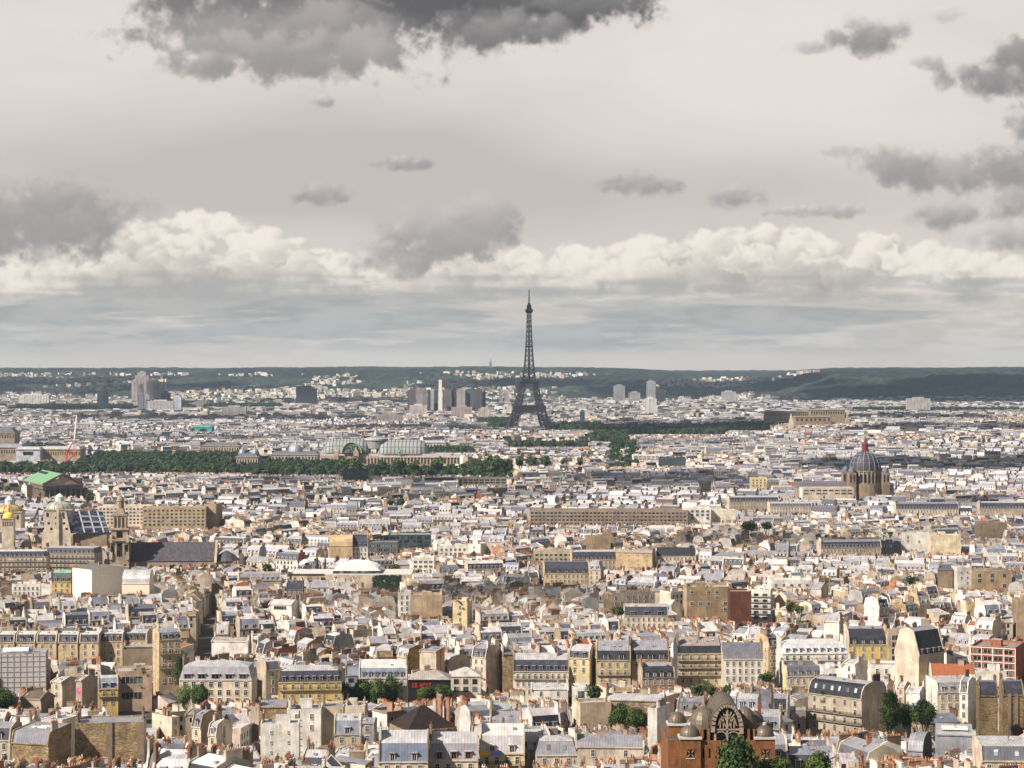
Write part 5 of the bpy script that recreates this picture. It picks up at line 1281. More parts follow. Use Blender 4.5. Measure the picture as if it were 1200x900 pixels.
def temple():
    y = 2290.0; px = 74; x = (px - 600) / F * y; z = ground(x, y)
    def Z(py): return CAMZ - (py - HY) / F * y
    ze = Z(569); zr = Z(556.5)
    o = thing('temple_church', 'colonnaded temple-like church with bright green copper roof and pediment', 'church', (x, y, z), R(25))
    h = ze - z; L = 104; W = 44
    g = Geo(); g.frus(0, L / 2, 0, W - 9, L - 12, h - 4, 'plaster', (0.10, 0.08, 0.065)); g.frus(0, L / 2, -3, W + 4, L + 4, 5, 'plaster', BEIGE); part('wall', g, o)
    g = Geo(); g.frus(0, L / 2, h - 4, W, L, 4.2, 'plaster', (0.16, 0.12, 0.10)); g.frus(0, L / 2, h + 0.2, W + 2, L + 2, 1, 'plaster', (0.22, 0.17, 0.14)); part('entablature', g, o)
    pr = [(-W / 2 - .5, h + 1.2), (0, zr - z + 1), (W / 2 + .5, h + 1.2)]
    g = Geo()
    for i in range(2):
        a, b = pr[i], pr[i + 1]; g.poly([(a[0], 1.5, a[1]), (b[0], 1.5, b[1]), (b[0], L - 1, b[1]), (a[0], L - 1, a[1])], 'painted', (0.15, 0.29, 0.16))
    for k in range(5): g.frus(-5 , 60 + k * 8, zr - z - 1.8, 3, 3, 2.2, 'painted', (0.05, 0.05, 0.05))
    part('roof', g, o)
    g = Geo(); g.poly([(pr[0][0] + 4, 0.6, h + 1.6), (pr[2][0] - 4, 0.6, h + 1.6), (0, 0.6, zr - z - 1)], 'plaster', (0.50, 0.36, 0.22))
    g.beam((pr[0][0], 0.4, h + 1.6), (0, .4, zr - z + 1), 2.0, 'plaster', (0.15, 0.11, 0.09)); g.beam((pr[2][0], .4, h + 1.6), (0, .4, zr - z + 1), 2.0, 'plaster', (0.15, 0.11, 0.09))
    part('pediment', g, o)
    for i in range(8):
        g = Geo(); g.lathe(-W / 2 + 2 + i * (W - 4) / 7, 1.6, [(1.1, 1), (0.95, h - 4)], 10, 'plaster', (0.20, 0.15, 0.12)); part('column', g, o)
    for i in range(1, 18):
        for sx in ((-1, 1)):
            g = Geo(); g.lathe(sx * (W / 2 - 2), 1.6 + i * (L - 4) / 18, [(1.1, 1), (0.95, h - 4)], 8, 'plaster', (0.20, 0.15, 0.12)); part('column', g, o)
    foot(x - 22, y + L / 2 - 5, W + 6, L + 4, R(25)); keep(31, 103, 582, y); ANCH.append((67, 565, 'green-roofed temple'))
temple()

def domed_church():
    y = 2140.0; x = (1014 - 600) / F * y; z = ground(x, y)
    def Z(py): return CAMZ - (py - HY) / F * y - z
    o = thing('domed_church', 'stone church with ribbed grey dome and dark red lantern spire', 'church', (x, y, z), R(6))
    ST = (0.25, 0.185, 0.125)
    g = Geo(); g.lathe(0, 0, [(17.5, 0), (17.5, Z(566)), (15.6, Z(566)), (15.2, Z(552.5)), (16.2, Z(552)), (16, Z(551))], 24, 'plaster', ST)
    for i in range(24):
        a = 2 * math.pi * (i + .5) / 24; g.frus(15.6 * math.cos(a), 15.6 * math.sin(a), Z(566), 1.3, 1.3, Z(552) - Z(566), 'plaster', (0.32, 0.235, 0.155), r=a)
    part('drum', g, o)
    for i in range(24):
        a = 2 * math.pi * i / 24; v = Geo(); c, s_ = math.cos(a), math.sin(a)
        z0, z1 = Z(564.5), Z(555)
        v.poly([(15.85 * c + s_ * .9, 15.85 * s_ - c * .9, z0), (15.85 * c - s_ * .9, 15.85 * s_ + c * .9, z0), (15.6 * c - s_ * .9, 15.6 * s_ + c * .9, z1), (15.6 * c + s_ * .9, 15.6 * s_ - c * .9, z1)], 'window glass', (0.012, 0.012, 0.015))
        part('window', v, o)
    zb, zt = Z(551), Z(529); DC = (0.055, 0.052, 0.068)
    f = lambda q: (15.3 * math.cos(q) ** 0.8 + 0.3, zb + (zt - zb) * math.sin(q))
    g = Geo(); g.lathe(0, 0, [f(math.pi / 2 * i / 12 * 0.93) for i in range(13)], 32, 'slate', DC); part('dome', g, o)
    g = Geo()
    for i in range(16):
        a = 2 * math.pi * i / 16
        P = [f(math.pi / 2 * k / 10 * 0.93) for k in range(11)]
        for p, q in zip(P, P[1:]): g.beam(((p[0] + .2) * math.cos(a), (p[0] + .2) * math.sin(a), p[1]), ((q[0] + .2) * math.cos(a), (q[0] + .2) * math.sin(a), q[1]), 0.75, 'painted', (0.19, 0.19, 0.22))
    for k in (3, 5, 7):
        p = f(math.pi / 2 * k / 10 * .93)
        for i in range(32):
            a, b = 2 * math.pi * i / 32, 2 * math.pi * (i + 1) / 32
            g.beam(((p[0] + .2) * math.cos(a), (p[0] + .2) * math.sin(a), p[1]), ((p[0] + .2) * math.cos(b), (p[0] + .2) * math.sin(b), p[1]), 0.5, 'painted', (0.19, 0.19, 0.22))
    part('dome_ribs', g, o)
    g = Geo(); RD = (0.13, 0.014, 0.018)
    g.lathe(0, 0, [(4.2, Z(530)), (4.4, Z(528)), (3.2, Z(527)), (2.9, Z(522)), (3.2, Z(521)), (1.6, Z(518)), (0.4, Z(513)), (0.15, Z(511.5))], 12, 'painted', RD)
    part('lantern', g, o)
    for sx, sy in ((-1, -1), (1, -1), (-1, 1), (1, 1)):
        g = Geo(); cx, cy = sx * 17.5, sy * 12; zz = Z(553)
        g.frus(cx, cy, 0, 7.5, 7.5, zz, 'plaster', ST)
        for k in (-1, 1): g.frus(cx + k * 1.8, cy - 3.78, Z(564), 1.4, 0.1, Z(556) - Z(564), 'window glass', (0.015, 0.015, 0.018))
        t = part('corner_turret', g, o)
        g = Geo(); g.lathe(cx, cy, [(3.8 * math.cos(q), zz + 5.5 * math.sin(q)) for q in [math.pi / 2 * i / 7 for i in range(7)]] + [(0.1, zz + 6.5)], 14, 'slate', (0.12, 0.125, 0.15)); part('dome', g, t)
    g = Geo(); n0 = Z(571); zz = Z(566)
    g.frus(-44, 6, 0, 52, 20, n0, 'plaster', (0.3, 0.24, 0.2)); part('nave', g, o)
    g = Geo()
    g.frus(-44, 6, n0, 53, 22, 4.5, 'zinc', (0.16, 0.15, 0.18), 50, 12); g.frus(-44, 6, n0 + 4.5, 50, 12, 1.8, 'zinc', (0.18, 0.17, 0.2), 46, 1); part('nave_roof', g, o)
    foot(x, y + 3, 34, 28); foot(x - 44, y + 8, 54, 18); keep(990, 1038, 566, y); keep(930, 992, 569, y); ANCH.append((1014, 540, 'red lantern church'))
domed_church()

def glass_palace():
    y = 3200.0; x = (440 - 600) / F * y; z = ground(x, y)
    def Z(py): return CAMZ - (py - HY) / F * y - z
    def X(px): return (px - 600) / F * y - x
    o = thing('glass_roofed_palace', 'long stone exhibition palace with vaulted glass roof and central cupola', 'exhibition hall', (x, y, z), R(-1))
    ST = (0.42, 0.32, 0.24); GL = (0.27, 0.285, 0.28); RB = (0.11, 0.12, 0.11)
    g = Geo(); g.frus(X(450), 30, 0, X(540) - X(352), 56, Z(534), 'plaster', ST, top=('zinc', ZL)); g.frus(X(450), 30, Z(534), X(530) - X(372), 44, 2.5, 'zinc', ZL)
    part('wall', g, o)
    for i in range(44):
        px = 372 + i * 3.9
        g = Geo(); g.lathe(X(px), 0.5, [(0.9, 4), (0.8, Z(536))], 8, 'plaster', (0.48, 0.38, 0.28)); part('column', g, o)
    g = Geo(); g.frus(X(492), 1.2, Z(536), X(536) - X(440), 3, 1.6, 'zinc', ZW); part('cornice', g, o)
    def vault(px0, px1, cy, rad, z0, h, name, axis='x'):
        g = Geo(); n = 12; x0, x1 = X(px0), X(px1)
        m = 14; rings = []
        for j in range(m + 1):
            t = j / m; xx = x0 + (x1 - x0) * t
            e = min(1.0, min(t, 1 - t) * m / 3.0); e = math.sqrt(max(0.0, 1 - (1 - e) ** 2)) if e < 1 else 1.0
            e = 0.35 + 0.65 * e
            rings.append([(xx, cy - rad * math.cos(math.pi * i / n) * e, z0 + h * math.sin(math.pi * i / n) * e) for i in range(n + 1)])
        for a, b in zip(rings, rings[1:]):
            for i in range(n): g.poly([a[i], b[i], b[i + 1], a[i + 1]], 'painted', GL)
        for rg in rings:
            for p, q in zip(rg, rg[1:]): g.beam(p, q, 0.9, 'painted', RB)
        for i in range(0, n + 1, 2):
            for a, b in zip(rings, rings[1:]): g.beam(a[i], b[i], 0.7, 'painted', RB)
        part(name, g, o)
    vault(377, 432, 28, 20, Z(531), Z(515) - Z(531), 'glass_vault'); vault(440, 501, 28, 22, Z(532), Z(516) - Z(532), 'glass_vault')
    g = Geo(); gx = X(412); n = 14; r = 15; A = [(gx - r * math.cos(math.pi * i / n), Z(531) + (Z(518) - Z(531)) * math.sin(math.pi * i / n)) for i in range(n + 1)]
    for a, b in zip(A, A[1:]):
        g.poly([(a[0], -2, a[1]), (b[0], -2, b[1]), (b[0], 28, b[1]), (a[0], 28, a[1])], 'painted', GL); g.beam((a[0], -2, a[1]), (b[0], -2, b[1]), 1.4, 'painted', (0.32, 0.42, 0.22))
    g.poly([(a[0], -1.5, a[1]) for a in A], 'window glass', (0.08, 0.10, 0.08)); part('transept_window', g, o)
    for px in (394, 417.5):
        g = Geo(); g.frus(X(px), -3, 0, 8, 6, Z(529), 'plaster', ST); g.frus(X(px), -3, Z(529), 6, 5, 3.4, 'plaster', ST, 2, 2); g.lathe(X(px), -3, [(1.5, Z(527)), (1.0, Z(525)), (0.2, Z(523))], 8, 'painted', (0.3, 0.25, 0.2)); part('portal_pier', g, o)
    g = Geo(); cx = X(439); g.lathe(cx, 28, [(17, Z(526)), (16, Z(516.5)), (17, Z(516)), (13, Z(513.5)), (6, Z(511.5)), (5, Z(510)), (3.5, Z(507)), (2, Z(505)), (0.5, Z(500)), (0.2, Z(496))], 20, 'zinc', (0.25, 0.25, 0.25)); part('cupola', g, o)
    g = Geo(); g.lathe(cx, 28, [(18, Z(516.5)), (17.5, Z(514.5)), (10, Z(512.8))], 20, 'painted', (0.34, 0.35, 0.3)); part('cupola_skirt', g, o)
    g = Geo(); g.lathe(X(468), -1, [(1.5, Z(533)), (1.8, Z(531)), (2.6, Z(529)), (1.2, Z(527)), (.3, Z(525))], 6, 'painted', (0.15, 0.32, 0.24)); part('roof_statue', g, o)
    foot(x + 10, y + 30, 255, 80); keep(355, 538, 544, y); ANCH.append((440, 525, 'glass-roofed palace'))
glass_palace()

def bell_tower_church():
    y = 1364.0; x = (140 - 600) / F * y; z = ground(x, y)
    def Z(py): return CAMZ - (py - HY) / F * y - z
    k = y / F
    o = thing('bell_tower_church', 'stone church with tiered bell tower and long dark slate nave roof', 'church', (x, y, z), R(4))
    S1 = (0.34, 0.27, 0.19); S2 = (0.46, 0.37, 0.25)
    g = Geo()
    g.frus(0, 5, 0, 22 * k, 11, Z(634), 'plaster', S1)
    g.frus(0, 5, Z(634), 25 * k, 13, 1.4, 'plaster', S1); g.frus(0, 5, Z(631.5), 19 * k, 10, Z(621) - Z(631.5), 'plaster', S1)
    for sx in (-1, 1):
        for py, w in ((634, 3.2), (654, 3.4)):
            g.frus(sx * 9.6 * k, -0.8, Z(py) - 1, w * k, 1.6, 9 * k, 'plaster', S2)
    g.frus(0, 5, Z(621), 22 * k, 11.5, 1.2, 'plaster', S2); g.frus(0, 5, Z(619), 15 * k, 8.4, Z(605) - Z(619), 'plaster', S2); g.frus(0, 5, Z(605), 18 * k, 9.6, 1.2, 'plaster', S1)
    for sx in (-1, -.35, .35, 1): g.frus(sx * 6.8 * k, 0.5, Z(619), 1.6 * k, 0.9, Z(606) - Z(619), 'plaster', S2)
    g.frus(0, 5, Z(603), 11 * k, 6.4, Z(596) - Z(603), 'plaster', S1, 8 * k, 5)
    part('bell_tower', g, o)
    for (pa, pb, pt, pbm, dd) in ((135.5, 139, 607, 618, 0.55), (141, 144.5, 607, 618, .55), (136.5, 143.5, 623, 630, -.06), (130, 134, 638, 650, -.6), (146, 150, 638, 650, -.6), (137, 143, 636, 652, -.6)):
        v = Geo(); v.frus(((pa + pb) / 2 - 140) * k, dd, Z(pbm), (pb - pa) * k, 0.1, Z(pt) - Z(pbm), 'window glass', (0.025, 0.02, 0.02)); part('belfry_opening', v, o)
    g = Geo(); g.lathe(0, 5, [(4.4 * k, Z(596)), (4.2 * k, Z(588)), (5 * k, Z(587.5)), (4 * k, Z(585)), (2 * k, Z(582)), (0.6 * k, Z(580)), (.2 * k, Z(578))], 10, 'plaster', S1); part('lantern', g, o)
    # nave across to the right, with slate roof and apse
    x1, x2 = 3 * k, 112 * k; ze, zr = Z(659), Z(638); cy = 16
    g = Geo(); g.frus((x1 + x2) / 2, cy, 0, x2 - x1, 20, ze, 'plaster', S1)
    g.frus((x1 + x2) / 2, cy - 11, 0, x2 - x1, 8, ze - 4, 'plaster', S1, top=('zinc', ZD)); part('nave', g, o)
    g = Geo(); g.prof([(cy - 10.5, ze), (cy, zr), (cy + 10.5, ze)], x1 + 1.6, x2 - 1.6, ['slate'] * 2, [(0.085, 0.075, 0.085)] * 2, 'plaster', S1); rf = part('nave_roof', g, o)
    for xx in (x1 + .6, x2 - .6):
        g = Geo(); g.prof([(cy - 12, ze - 1), (cy, zr + 1.2), (cy + 12, ze - 1)], xx - .8, xx + .8, ['plaster'] * 2, [S2] * 2, 'plaster', S2); part('gable', g, o)
    g = Geo(); g.frus(x2 + 6, cy, 0, 13, 15, ze - .5, 'plaster', S1); g.lathe(x2 + 6, cy, [(9, ze - .5), (8.6, ze), (5, ze + 3.4), (0.3, ze + 6)], 12, 'slate', (0.085, 0.075, 0.085)); part('apse', g, o)
    foot(x + 30, y + 14, 82, 34); keep(127, 153, 655, y); keep(140, 280, 661, y); ANCH.append((140, 620, 'bell tower church')); ANCH.append((200, 650, 'slate nave roof'))
bell_tower_church()

def slope_block():
    y = 1500.0; x = (90 - 600) / F * y; z = ground(x, y); k = y / F
    def Z(py): return CAMZ - (py - HY) / F * y - z
    o = thing('sloped_glass_building', 'pale concrete building with one huge sloping dark glass roof', 'office building', (x, y, z), 0)
    X = lambda px: (px - 90) * k
    g = Geo(); g.poly([(X(49), 0, Z(625)), (X(83), 0, Z(625)), (X(71), 0, Z(600)), (X(62), 0, Z(600))], 'plaster', CREAM)
    g.poly([(X(49), 0, Z(625)), (X(49), 0, 0), (X(83), 0, 0), (X(83), 0, Z(625))], 'plaster', CREAM)
    g.poly([(X(49), 0, Z(625)), (X(62), 0, Z(600)), (X(62), 24, Z(600)), (X(49), 24, Z(625))], 'plaster', WHITE); g.frus(X(68), -0.8, 0, 4 * k, 1.6, Z(590), 'plaster', CREAM, 3 * k, 1.4)
    part('gable_wall', g, o)
    for i in range(9):
        v = Geo(); r_, c_ = divmod(i, 3); v.frus(X(57 + c_ * 9 + (0 if r_ else 3)), -0.06, Z(621 - r_ * 6.5), 1.6, 0.1, 1.6, 'window glass', GLASS)
        if not (r_ == 2 and c_ == 0): part('window', v, o)
    g = Geo(); P = [(X(83), 0, Z(625)), (X(127), 0, Z(625)), (X(112), 16, Z(602)), (X(71), 16, Z(602))]; P[3] = (X(71), 0.5, Z(600)); P[2] = (X(113), .5 + 14, Z(602))
    g.poly([(X(83), 0, Z(625)), (X(127), 4, Z(625)), (X(113), 22, Z(602)), (X(71), 18, Z(601))], 'window glass', (0.03, 0.03, 0.045)); part('sloping_glass', g, o)
    a, b, c, d = [Vector(p) for p in ((X(83), 0, Z(625)), (X(127), 4, Z(625)), (X(113), 22, Z(602)), (X(71), 18, Z(601)))]
    g = Geo()
    for t in (0.36, 0.62, 0.86): g.beam(a.lerp(b, t) + Vector((0, -.3, .3)), d.lerp(c, t) + Vector((0, -.3, .3)), 0.8, 'painted', (0.35, 0.37, 0.42))
    for t in (0.25, 0.5, 0.75): g.beam(a.lerp(d, t).lerp(b.lerp(c, t), 0.36) + Vector((0, -.3, .3)), b.lerp(c, t) + Vector((0, -.3, .3)), 1.2, 'painted', (0.3, 0.32, 0.38))
    part('glazing_bars', g, o)
    g = Geo(); g.frus(X(104), 14, -2, 40 * k, 20, Z(627) + 2, 'plaster', TAN); part('base_wall', g, o)
    foot(x + 8, y + 12, 52, 30); keep(49, 127, 624, y)
slope_block()

def store_dome(label, px, pt, pr, pb, rpx, y, col, name='domed_building', lan=GOLD, ribs=True):
    x = (px - 600) / F * y; z = ground(x, y); k = y / F
    Z = lambda py: CAMZ - (py - HY) / F * y - z
    o = thing(name, label, 'domed building', (x, y, z), R(5))
    g = Geo(); w = rpx * 2.1 * k; g.frus(0, 0, 0, w, w, Z(pb), 'plaster', CREAM); g.frus(0, 0, Z(pb), w + 1, w + 1, .8, 'plaster', BEIGE)
    part('wall', g, o)
    for i in range(5):
        v = Geo(); v.frus(-w * .38 + i * w * .19, -w / 2 - .04, Z(pb) - 5, w * .09, .1, 3.4, 'window glass', GLASS); part('window', v, o)
    zb, zt = Z(pb) + .8, Z(pr)
    f = lambda q: (rpx * k * math.cos(q) ** .9 + .2, zb + (zt - zb) * math.sin(q))
    g = Geo(); g.lathe(0, 0, [f(math.pi / 2 * i / 9 * .95) for i in range(10)], 20, 'zinc' if col[0] < .6 else 'painted', col); d = part('dome', g, o)
    if ribs:
        g = Geo()
        for i in range(10):
            a = 2 * math.pi * i / 10; P = [f(math.pi / 2 * q / 8 * .95) for q in range(9)]
            for p, q in zip(P, P[1:]): g.beam(((p[0] + .1) * math.cos(a), (p[0] + .1) * math.sin(a), p[1]), ((q[0] + .1) * math.cos(a), (q[0] + .1) * math.sin(a), q[1]), 0.5, 'painted', (0.3, 0.24, 0.15))
        part('ribs', g, d)
    g = Geo(); r = rpx * k * .34; g.lathe(0, 0, [(r, zt - .5), (r, zt + (Z(pt) - zt) * .45), (r * 1.1, zt + (Z(pt) - zt) * .5), (r * .7, zt + (Z(pt) - zt) * .75), (.15, Z(pt))], 10, 'painted', lan); part('lantern', g, o)
    foot(x, y, w + 4, w + 4); keep(px - rpx, px + rpx, pb, y)
store_dome('broad golden brown glass dome of a department store at the left edge', 11, 581, 591, 600, 15, 1640, (0.50, 0.36, 0.16), lan=(0.5, 0.52, 0.56))
store_dome('small gilded dome on a white arcaded turret', 10, 590, 600, 608, 6.5, 1500, (0.80, 0.52, 0.10), lan=GOLD, ribs=False)
store_dome('pale green glass dome with a white lantern behind the sloping glass roof', 70, 578, 587, 597, 15, 1640, (0.42, 0.46, 0.38), lan=(0.55, 0.57, 0.6))

def tower_block(label, px0, px1, pt, y, col, cat='tower block', name='tower_block', dep=24, steps=None, m='distant facade', group=None, rot=0.0, pb=None, top=None):
    x = ((px0 + px1) / 2 - 600) / F * y; z = ground(x, y) - 3; w = (px1 - px0) / F * y
    h = CAMZ - (pt - HY) / F * y - z
    o = thing(name, label, cat, (x, y + dep / 2, z), rot, group)
    g = Geo(); g.frus(0, 0, 0, w, dep, h, m, col, top=('plaster', col)); part('wall', g, o)
    g = Geo(); g.frus(0, 0, h, w * .5, dep * .5, 4, 'plaster', top or vary(col, .1)); part('roof_plant', g, o)
    n = max(2, int(w / 9))
    g = Geo()
    for i in range(n + 1): g.frus(-w / 2 + i * w / n, -dep / 2 - .3, 0, 1.0, .8, h, 'plaster', vary(tuple(c * 1.15 for c in col), .1))
    part('facade_rib', g, o)
    foot(x, y + dep / 2, w + 6, dep + 6)
    if pb: keep(px0, px1, pb, y)
    return o
RIV = 'slab towers by the river'
for (a, b, t, c, lab) in ((478, 487, 457, (0.17, 0.14, 0.14), 'leftmost dark slab tower of the riverside cluster'), (488, 495, 456, (0.42, 0.38, 0.37), 'pale second slab tower of the riverside cluster'),
        (495, 500, 457, (0.34, 0.30, 0.29), 'thin grey slab tower beside the pale second one'), (501, 505, 458, (0.10, 0.10, 0.13), 'narrow black slab tower left of the white strip tower'),
        (505, 508, 458, (0.62, 0.59, 0.55), 'narrow white strip tower'), (508, 513, 458, (0.09, 0.09, 0.12), 'black slab tower left of the white chimney'),
        (519, 529, 457, (0.20, 0.175, 0.18), 'grey-brown slab tower right of the white chimney'), (529, 535, 456, (0.09, 0.035, 0.05), 'dark maroon slab tower'),
        (535, 545, 457, (0.50, 0.46, 0.43), 'pale ribbed slab tower right of the maroon one'), (545, 556, 457, (0.15, 0.145, 0.15), 'dark grey slab tower with balconies'),
        (556, 565, 456, (0.13, 0.12, 0.12), 'tallest dark slab at the right of the riverside cluster'), (565, 569, 459, (0.16, 0.14, 0.17), 'rightmost narrow slab tower of the riverside cluster')):
    tower_block(lab, a, b, t, 6000 + random.Random(a).uniform(-60, 60), tuple(q * .72 for q in c), group=RIV, pb=478)
def stack_tower():
    y = 5900.0; x = (516 - 600) / F * y; z = ground(x, y); o = thing('power_station_chimney', 'tall white square chimney with a brown top among slab towers', 'chimney', (x, y, z), 0)
    h = CAMZ - (445 - HY) / F * y - z
    g = Geo(); g.frus(0, 0, 0, 13, 13, h, 'painted', (0.66, 0.63, 0.57), 8.5, 8.5); part('shaft', g, o)
    g = Geo(); g.frus(0, 0, h, 8.5, 8.5, 12, 'painted', (0.12, 0.07, 0.06), 8, 8); part('chimney_top', g, o); keep(510, 520, 482, y)
stack_tower()
def wedge():
    y = 7000.0; x = (358.5 - 600) / F * y; z = ground(x, y); k = y / F; o = thing('dark_wedge_building', 'dark grey office building with a sloping roof line before the hills', 'office building', (x, y, z), 0)
    Z = lambda py: CAMZ - (py - HY) / F * y - z
    g = Geo()
    A = [(-11.5 * k, Z(476)), (11.5 * k, Z(476)), (11.5 * k, Z(457)), (4 * k, Z(452)), (-11.5 * k, Z(452.5))]
    f = [(x_, 0, z_) for x_, z_ in A]; b = [(x_, 50, z_) for x_, z_ in A]
    g.poly(f, 'distant facade', (0.06, 0.065, 0.08)); g.poly(b[::-1], 'plaster', (0.06, 0.065, 0.08))
    for i in range(5): j = (i + 1) % 5; g.poly([f[i], b[i], b[j], f[j]], 'plaster', (0.07, 0.075, 0.09))
    part('wall', g, o); g = Geo(); g.frus(0, 5, -4, 23 * k, 30, Z(472) + 4, 'plaster', (0.12, 0.05, 0.05)); part('base_wall', g, o)
    keep(347, 371, 473, y)
wedge()
HT = 'stepped high-rise towers before the hills at left'
for (a, b, t, y, c, lab, pb) in ((154, 161, 446, 7350, (0.46, 0.40, 0.37), 'left wing of the stepped high-rise cluster', 458), (158, 174, 440, 7400, (0.40, 0.34, 0.32), 'tall stepped centre of the high-rise cluster', 460), (161, 171, 436, 7420, (0.38, 0.33, 0.31), 'topmost block of the high-rise cluster', 460),
        (163, 167, 451, 7300, (0.6, 0.56, 0.5), 'small white block at the foot of the high-rise cluster', 458), (172, 187, 447, 7350, (0.36, 0.33, 0.33), 'lower right block of the high-rise cluster', 458), (175, 184, 444.5, 7370, (0.38, 0.35, 0.34), 'arched right block of the high-rise cluster', 458), (187, 194, 449, 7330, (0.5, 0.46, 0.43), 'rightmost wing of the high-rise cluster', 459)):
    tower_block(lab, a, b, t, y, c, group=HT, dep=20, pb=pb)
for (a, b, t, y, c, lab, pb) in ((114, 126, 459, 6600, (0.20, 0.26, 0.28), 'blue-green glass tower in front of the wooded belt', 475), (162, 168, 462, 6300, (0.22, 0.22, 0.27), 'dark purple-grey slab below the high-rise cluster', 476), (168, 175, 463, 6330, (0.33, 0.31, 0.33), 'grey slab beside the dark purple-grey one', 476),
        (172, 203, 470, 6200, (0.46, 0.43, 0.45), 'long pale office slab below the high-rise cluster', 480), (203, 212, 465, 6250, (0.50, 0.56, 0.62), 'pale blue block right of the long office slab', 477), (189, 199, 460, 6500, (0.10, 0.10, 0.13), 'small black block behind the long office slab', 466),
        (719, 732, 452, 7300, (0.30, 0.31, 0.33), 'pale square block on the hillside right of the iron tower', 466), (758, 768, 447, 7200, (0.36, 0.35, 0.37), 'tallest pale tower right of the iron tower', 470), (768, 773, 452, 7230, (0.5, 0.47, 0.46), 'second pale tower right of the iron tower', 470), (773, 780, 458, 7250, (0.42, 0.40, 0.42), 'stepped pale tower beside the tallest one', 468),
        (737, 750, 460, 7200, (0.36, 0.34, 0.34), 'low pale block left of the tallest pale tower', 466), (756, 769, 467, 5600, (0.62, 0.60, 0.60), 'white windowed block with a blue stripe at its foot', 480), (585, 589, 458, 7100, (0.62, 0.58, 0.54), 'left one of two joined white blocks', 466), (591, 597, 458, 7100, (0.60, 0.56, 0.53), 'right one of two joined white blocks', 466),
        (680, 685, 482, 4900, (0.05, 0.09, 0.14), 'small dark blue glass tower right of the iron tower', 491), (561, 572, 479, 5500, (0.52, 0.42, 0.38), 'pinkish block at the foot of the riverside towers', 490), (529, 553, 477, 5650, (0.40, 0.31, 0.30), 'broad brown-grey block at the foot of the riverside towers', 485), (480, 500, 475, 5650, (0.52, 0.46, 0.42), 'cream block at the left foot of the riverside towers', 484),
        (22, 57, 463, 7000, (0.66, 0.62, 0.56), 'long white apartment slab far away at left', 472), (846, 862, 459, 7100, (0.42, 0.41, 0.41), 'pale block cluster before the right-hand hill', 463), (1063, 1090, 467, 6300, (0.45, 0.42, 0.40), 'long white block at the foot of the wooded hill', 470), (260, 288, 477, 5600, (0.44, 0.40, 0.38), 'grey ribbed office block in the left far middle', 486), (440, 472, 486, 5200, (0.30, 0.26, 0.25), 'long dark colonnaded block left of the riverside towers', 492)):
    tower_block(lab, a, b, t, y, c, pb=pb, cat='tower block' if (b - a) < 18 else 'apartment block', dep=18)
def mast(label, px, pt, pb, y, w, col, name='radio_mast'):
    x = (px - 600) / F * y; z = hill_z(x, y) if y > 7300 else ground(x, y); Z = lambda py: CAMZ - (py - HY) / F * y - z
    o = thing(name, label, 'mast', (x, y, z), 0)
    h = Z(pt); g = Geo(); g.frus(0, 0, -5, w, w, h * .7 + 5, 'painted', col, w * .7, w * .7); part('mast_shaft', g, o)
    g = Geo(); g.frus(0, 0, h * .7, w * .25, w * .25, h * .3, 'painted', col); part('antenna', g, o)
    g = Geo(); g.frus(0, 0, h * .35, w * 1.5, w * 1.5, 5, 'painted', col); g.frus(0, 0, h * .55, w * 1.4, w * 1.4, 4, 'painted', col); part('mast_platform', g, o)
mast('thin grey radio mast on the wooded ridge left of the iron tower', 575, 420, 434, 10200, 9, (0.16, 0.17, 0.18))
mast('faint pale mast on the ridge near the left edge', 45, 423, 434, 10600, 3, (0.5, 0.5, 0.5))

def gold_column(label, px, pt, pb, y, w=5):
    x = (px - 600) / F * y; z = ground(x, y); Z = lambda py: CAMZ - (py - HY) / F * y - z
    o = thing('statue_column', label, 'monument', (x, y, z), 0)
    g = Geo(); g.frus(0, 0, 0, w, w, Z(pt + 4.5), 'plaster', BEIGE); g.frus(0, 0, Z(pt + 4.5), w + 1.4, w + 1.4, 1.2, 'plaster', CREAM); part('pedestal', g, o)
    g = Geo(); zz = Z(pt + 4.5) + 1.2
    g.frus(-.5, 0, zz, 1.6, 1.2, 3, 'gilded', GOLD, 1.2, 1.0); g.frus(.3, 0, zz + 2.4, 3.0, 1.2, 1.6, 'gilded', GOLD, 1.6, 1.0); g.frus(1.4, 0, zz + 3.6, .8, .8, 1.2, 'gilded', GOLD); g.frus(-.2, 0, zz + 3.4, 2.2, .5, 1.4, 'gilded', GOLD, .4, .3)
    part('gilded_statue', g, o); keep(px - 2, px + 2, pb, y)
gold_column('stone column with gilded winged statue, leftmost of three by the tree belt', 204, 524, 536, 3290)
gold_column('stone column with gilded statue, middle of three by the tree belt', 232, 523, 534, 3330)
gold_column('stone column with gilded statue, rightmost of three by the tree belt', 295, 525, 534, 3300)

def long_palace(label, px0, px1, pe, pb, y, col, top, dep=40, nwin=26, name='stone_palace', roofh=6, cat='palace', rot=0.0, anchor=None):
    x = ((px0 + px1) / 2 - 600) / F * y; z = ground(x, y); Z = lambda py: CAMZ - (py - HY) / F * y - z; w = (px1 - px0) / F * y
    o = thing(name, label, cat, (x, y, z), rot)
    h = Z(pe)
    g = Geo(); g.frus(0, dep / 2, 0, w, dep, h, 'plaster', col); g.frus(0, dep / 2, h, w + 2, dep + 2, 1.2, 'plaster', vary(col)); part('wall', g, o)
    g = Geo(); g.frus(0, dep / 2, h + 1.2, w, dep, roofh, 'zinc', top, w - roofh * 2, dep - roofh * 2.4); part('roof', g, o)
    for i in range(nwin):
        v = Geo(); v.frus(-w / 2 + (i + .5) * w / nwin, -.05, h - 8, w / nwin * .42, .12, 5.4, 'window glass', GLASS); part('window', v, o)
    foot(x, y + dep / 2, w, dep, rot); keep(px0, px1, pb, y)
    if anchor: ANCH.append(((px0 + px1) / 2, pe, anchor))
    return o, w, h
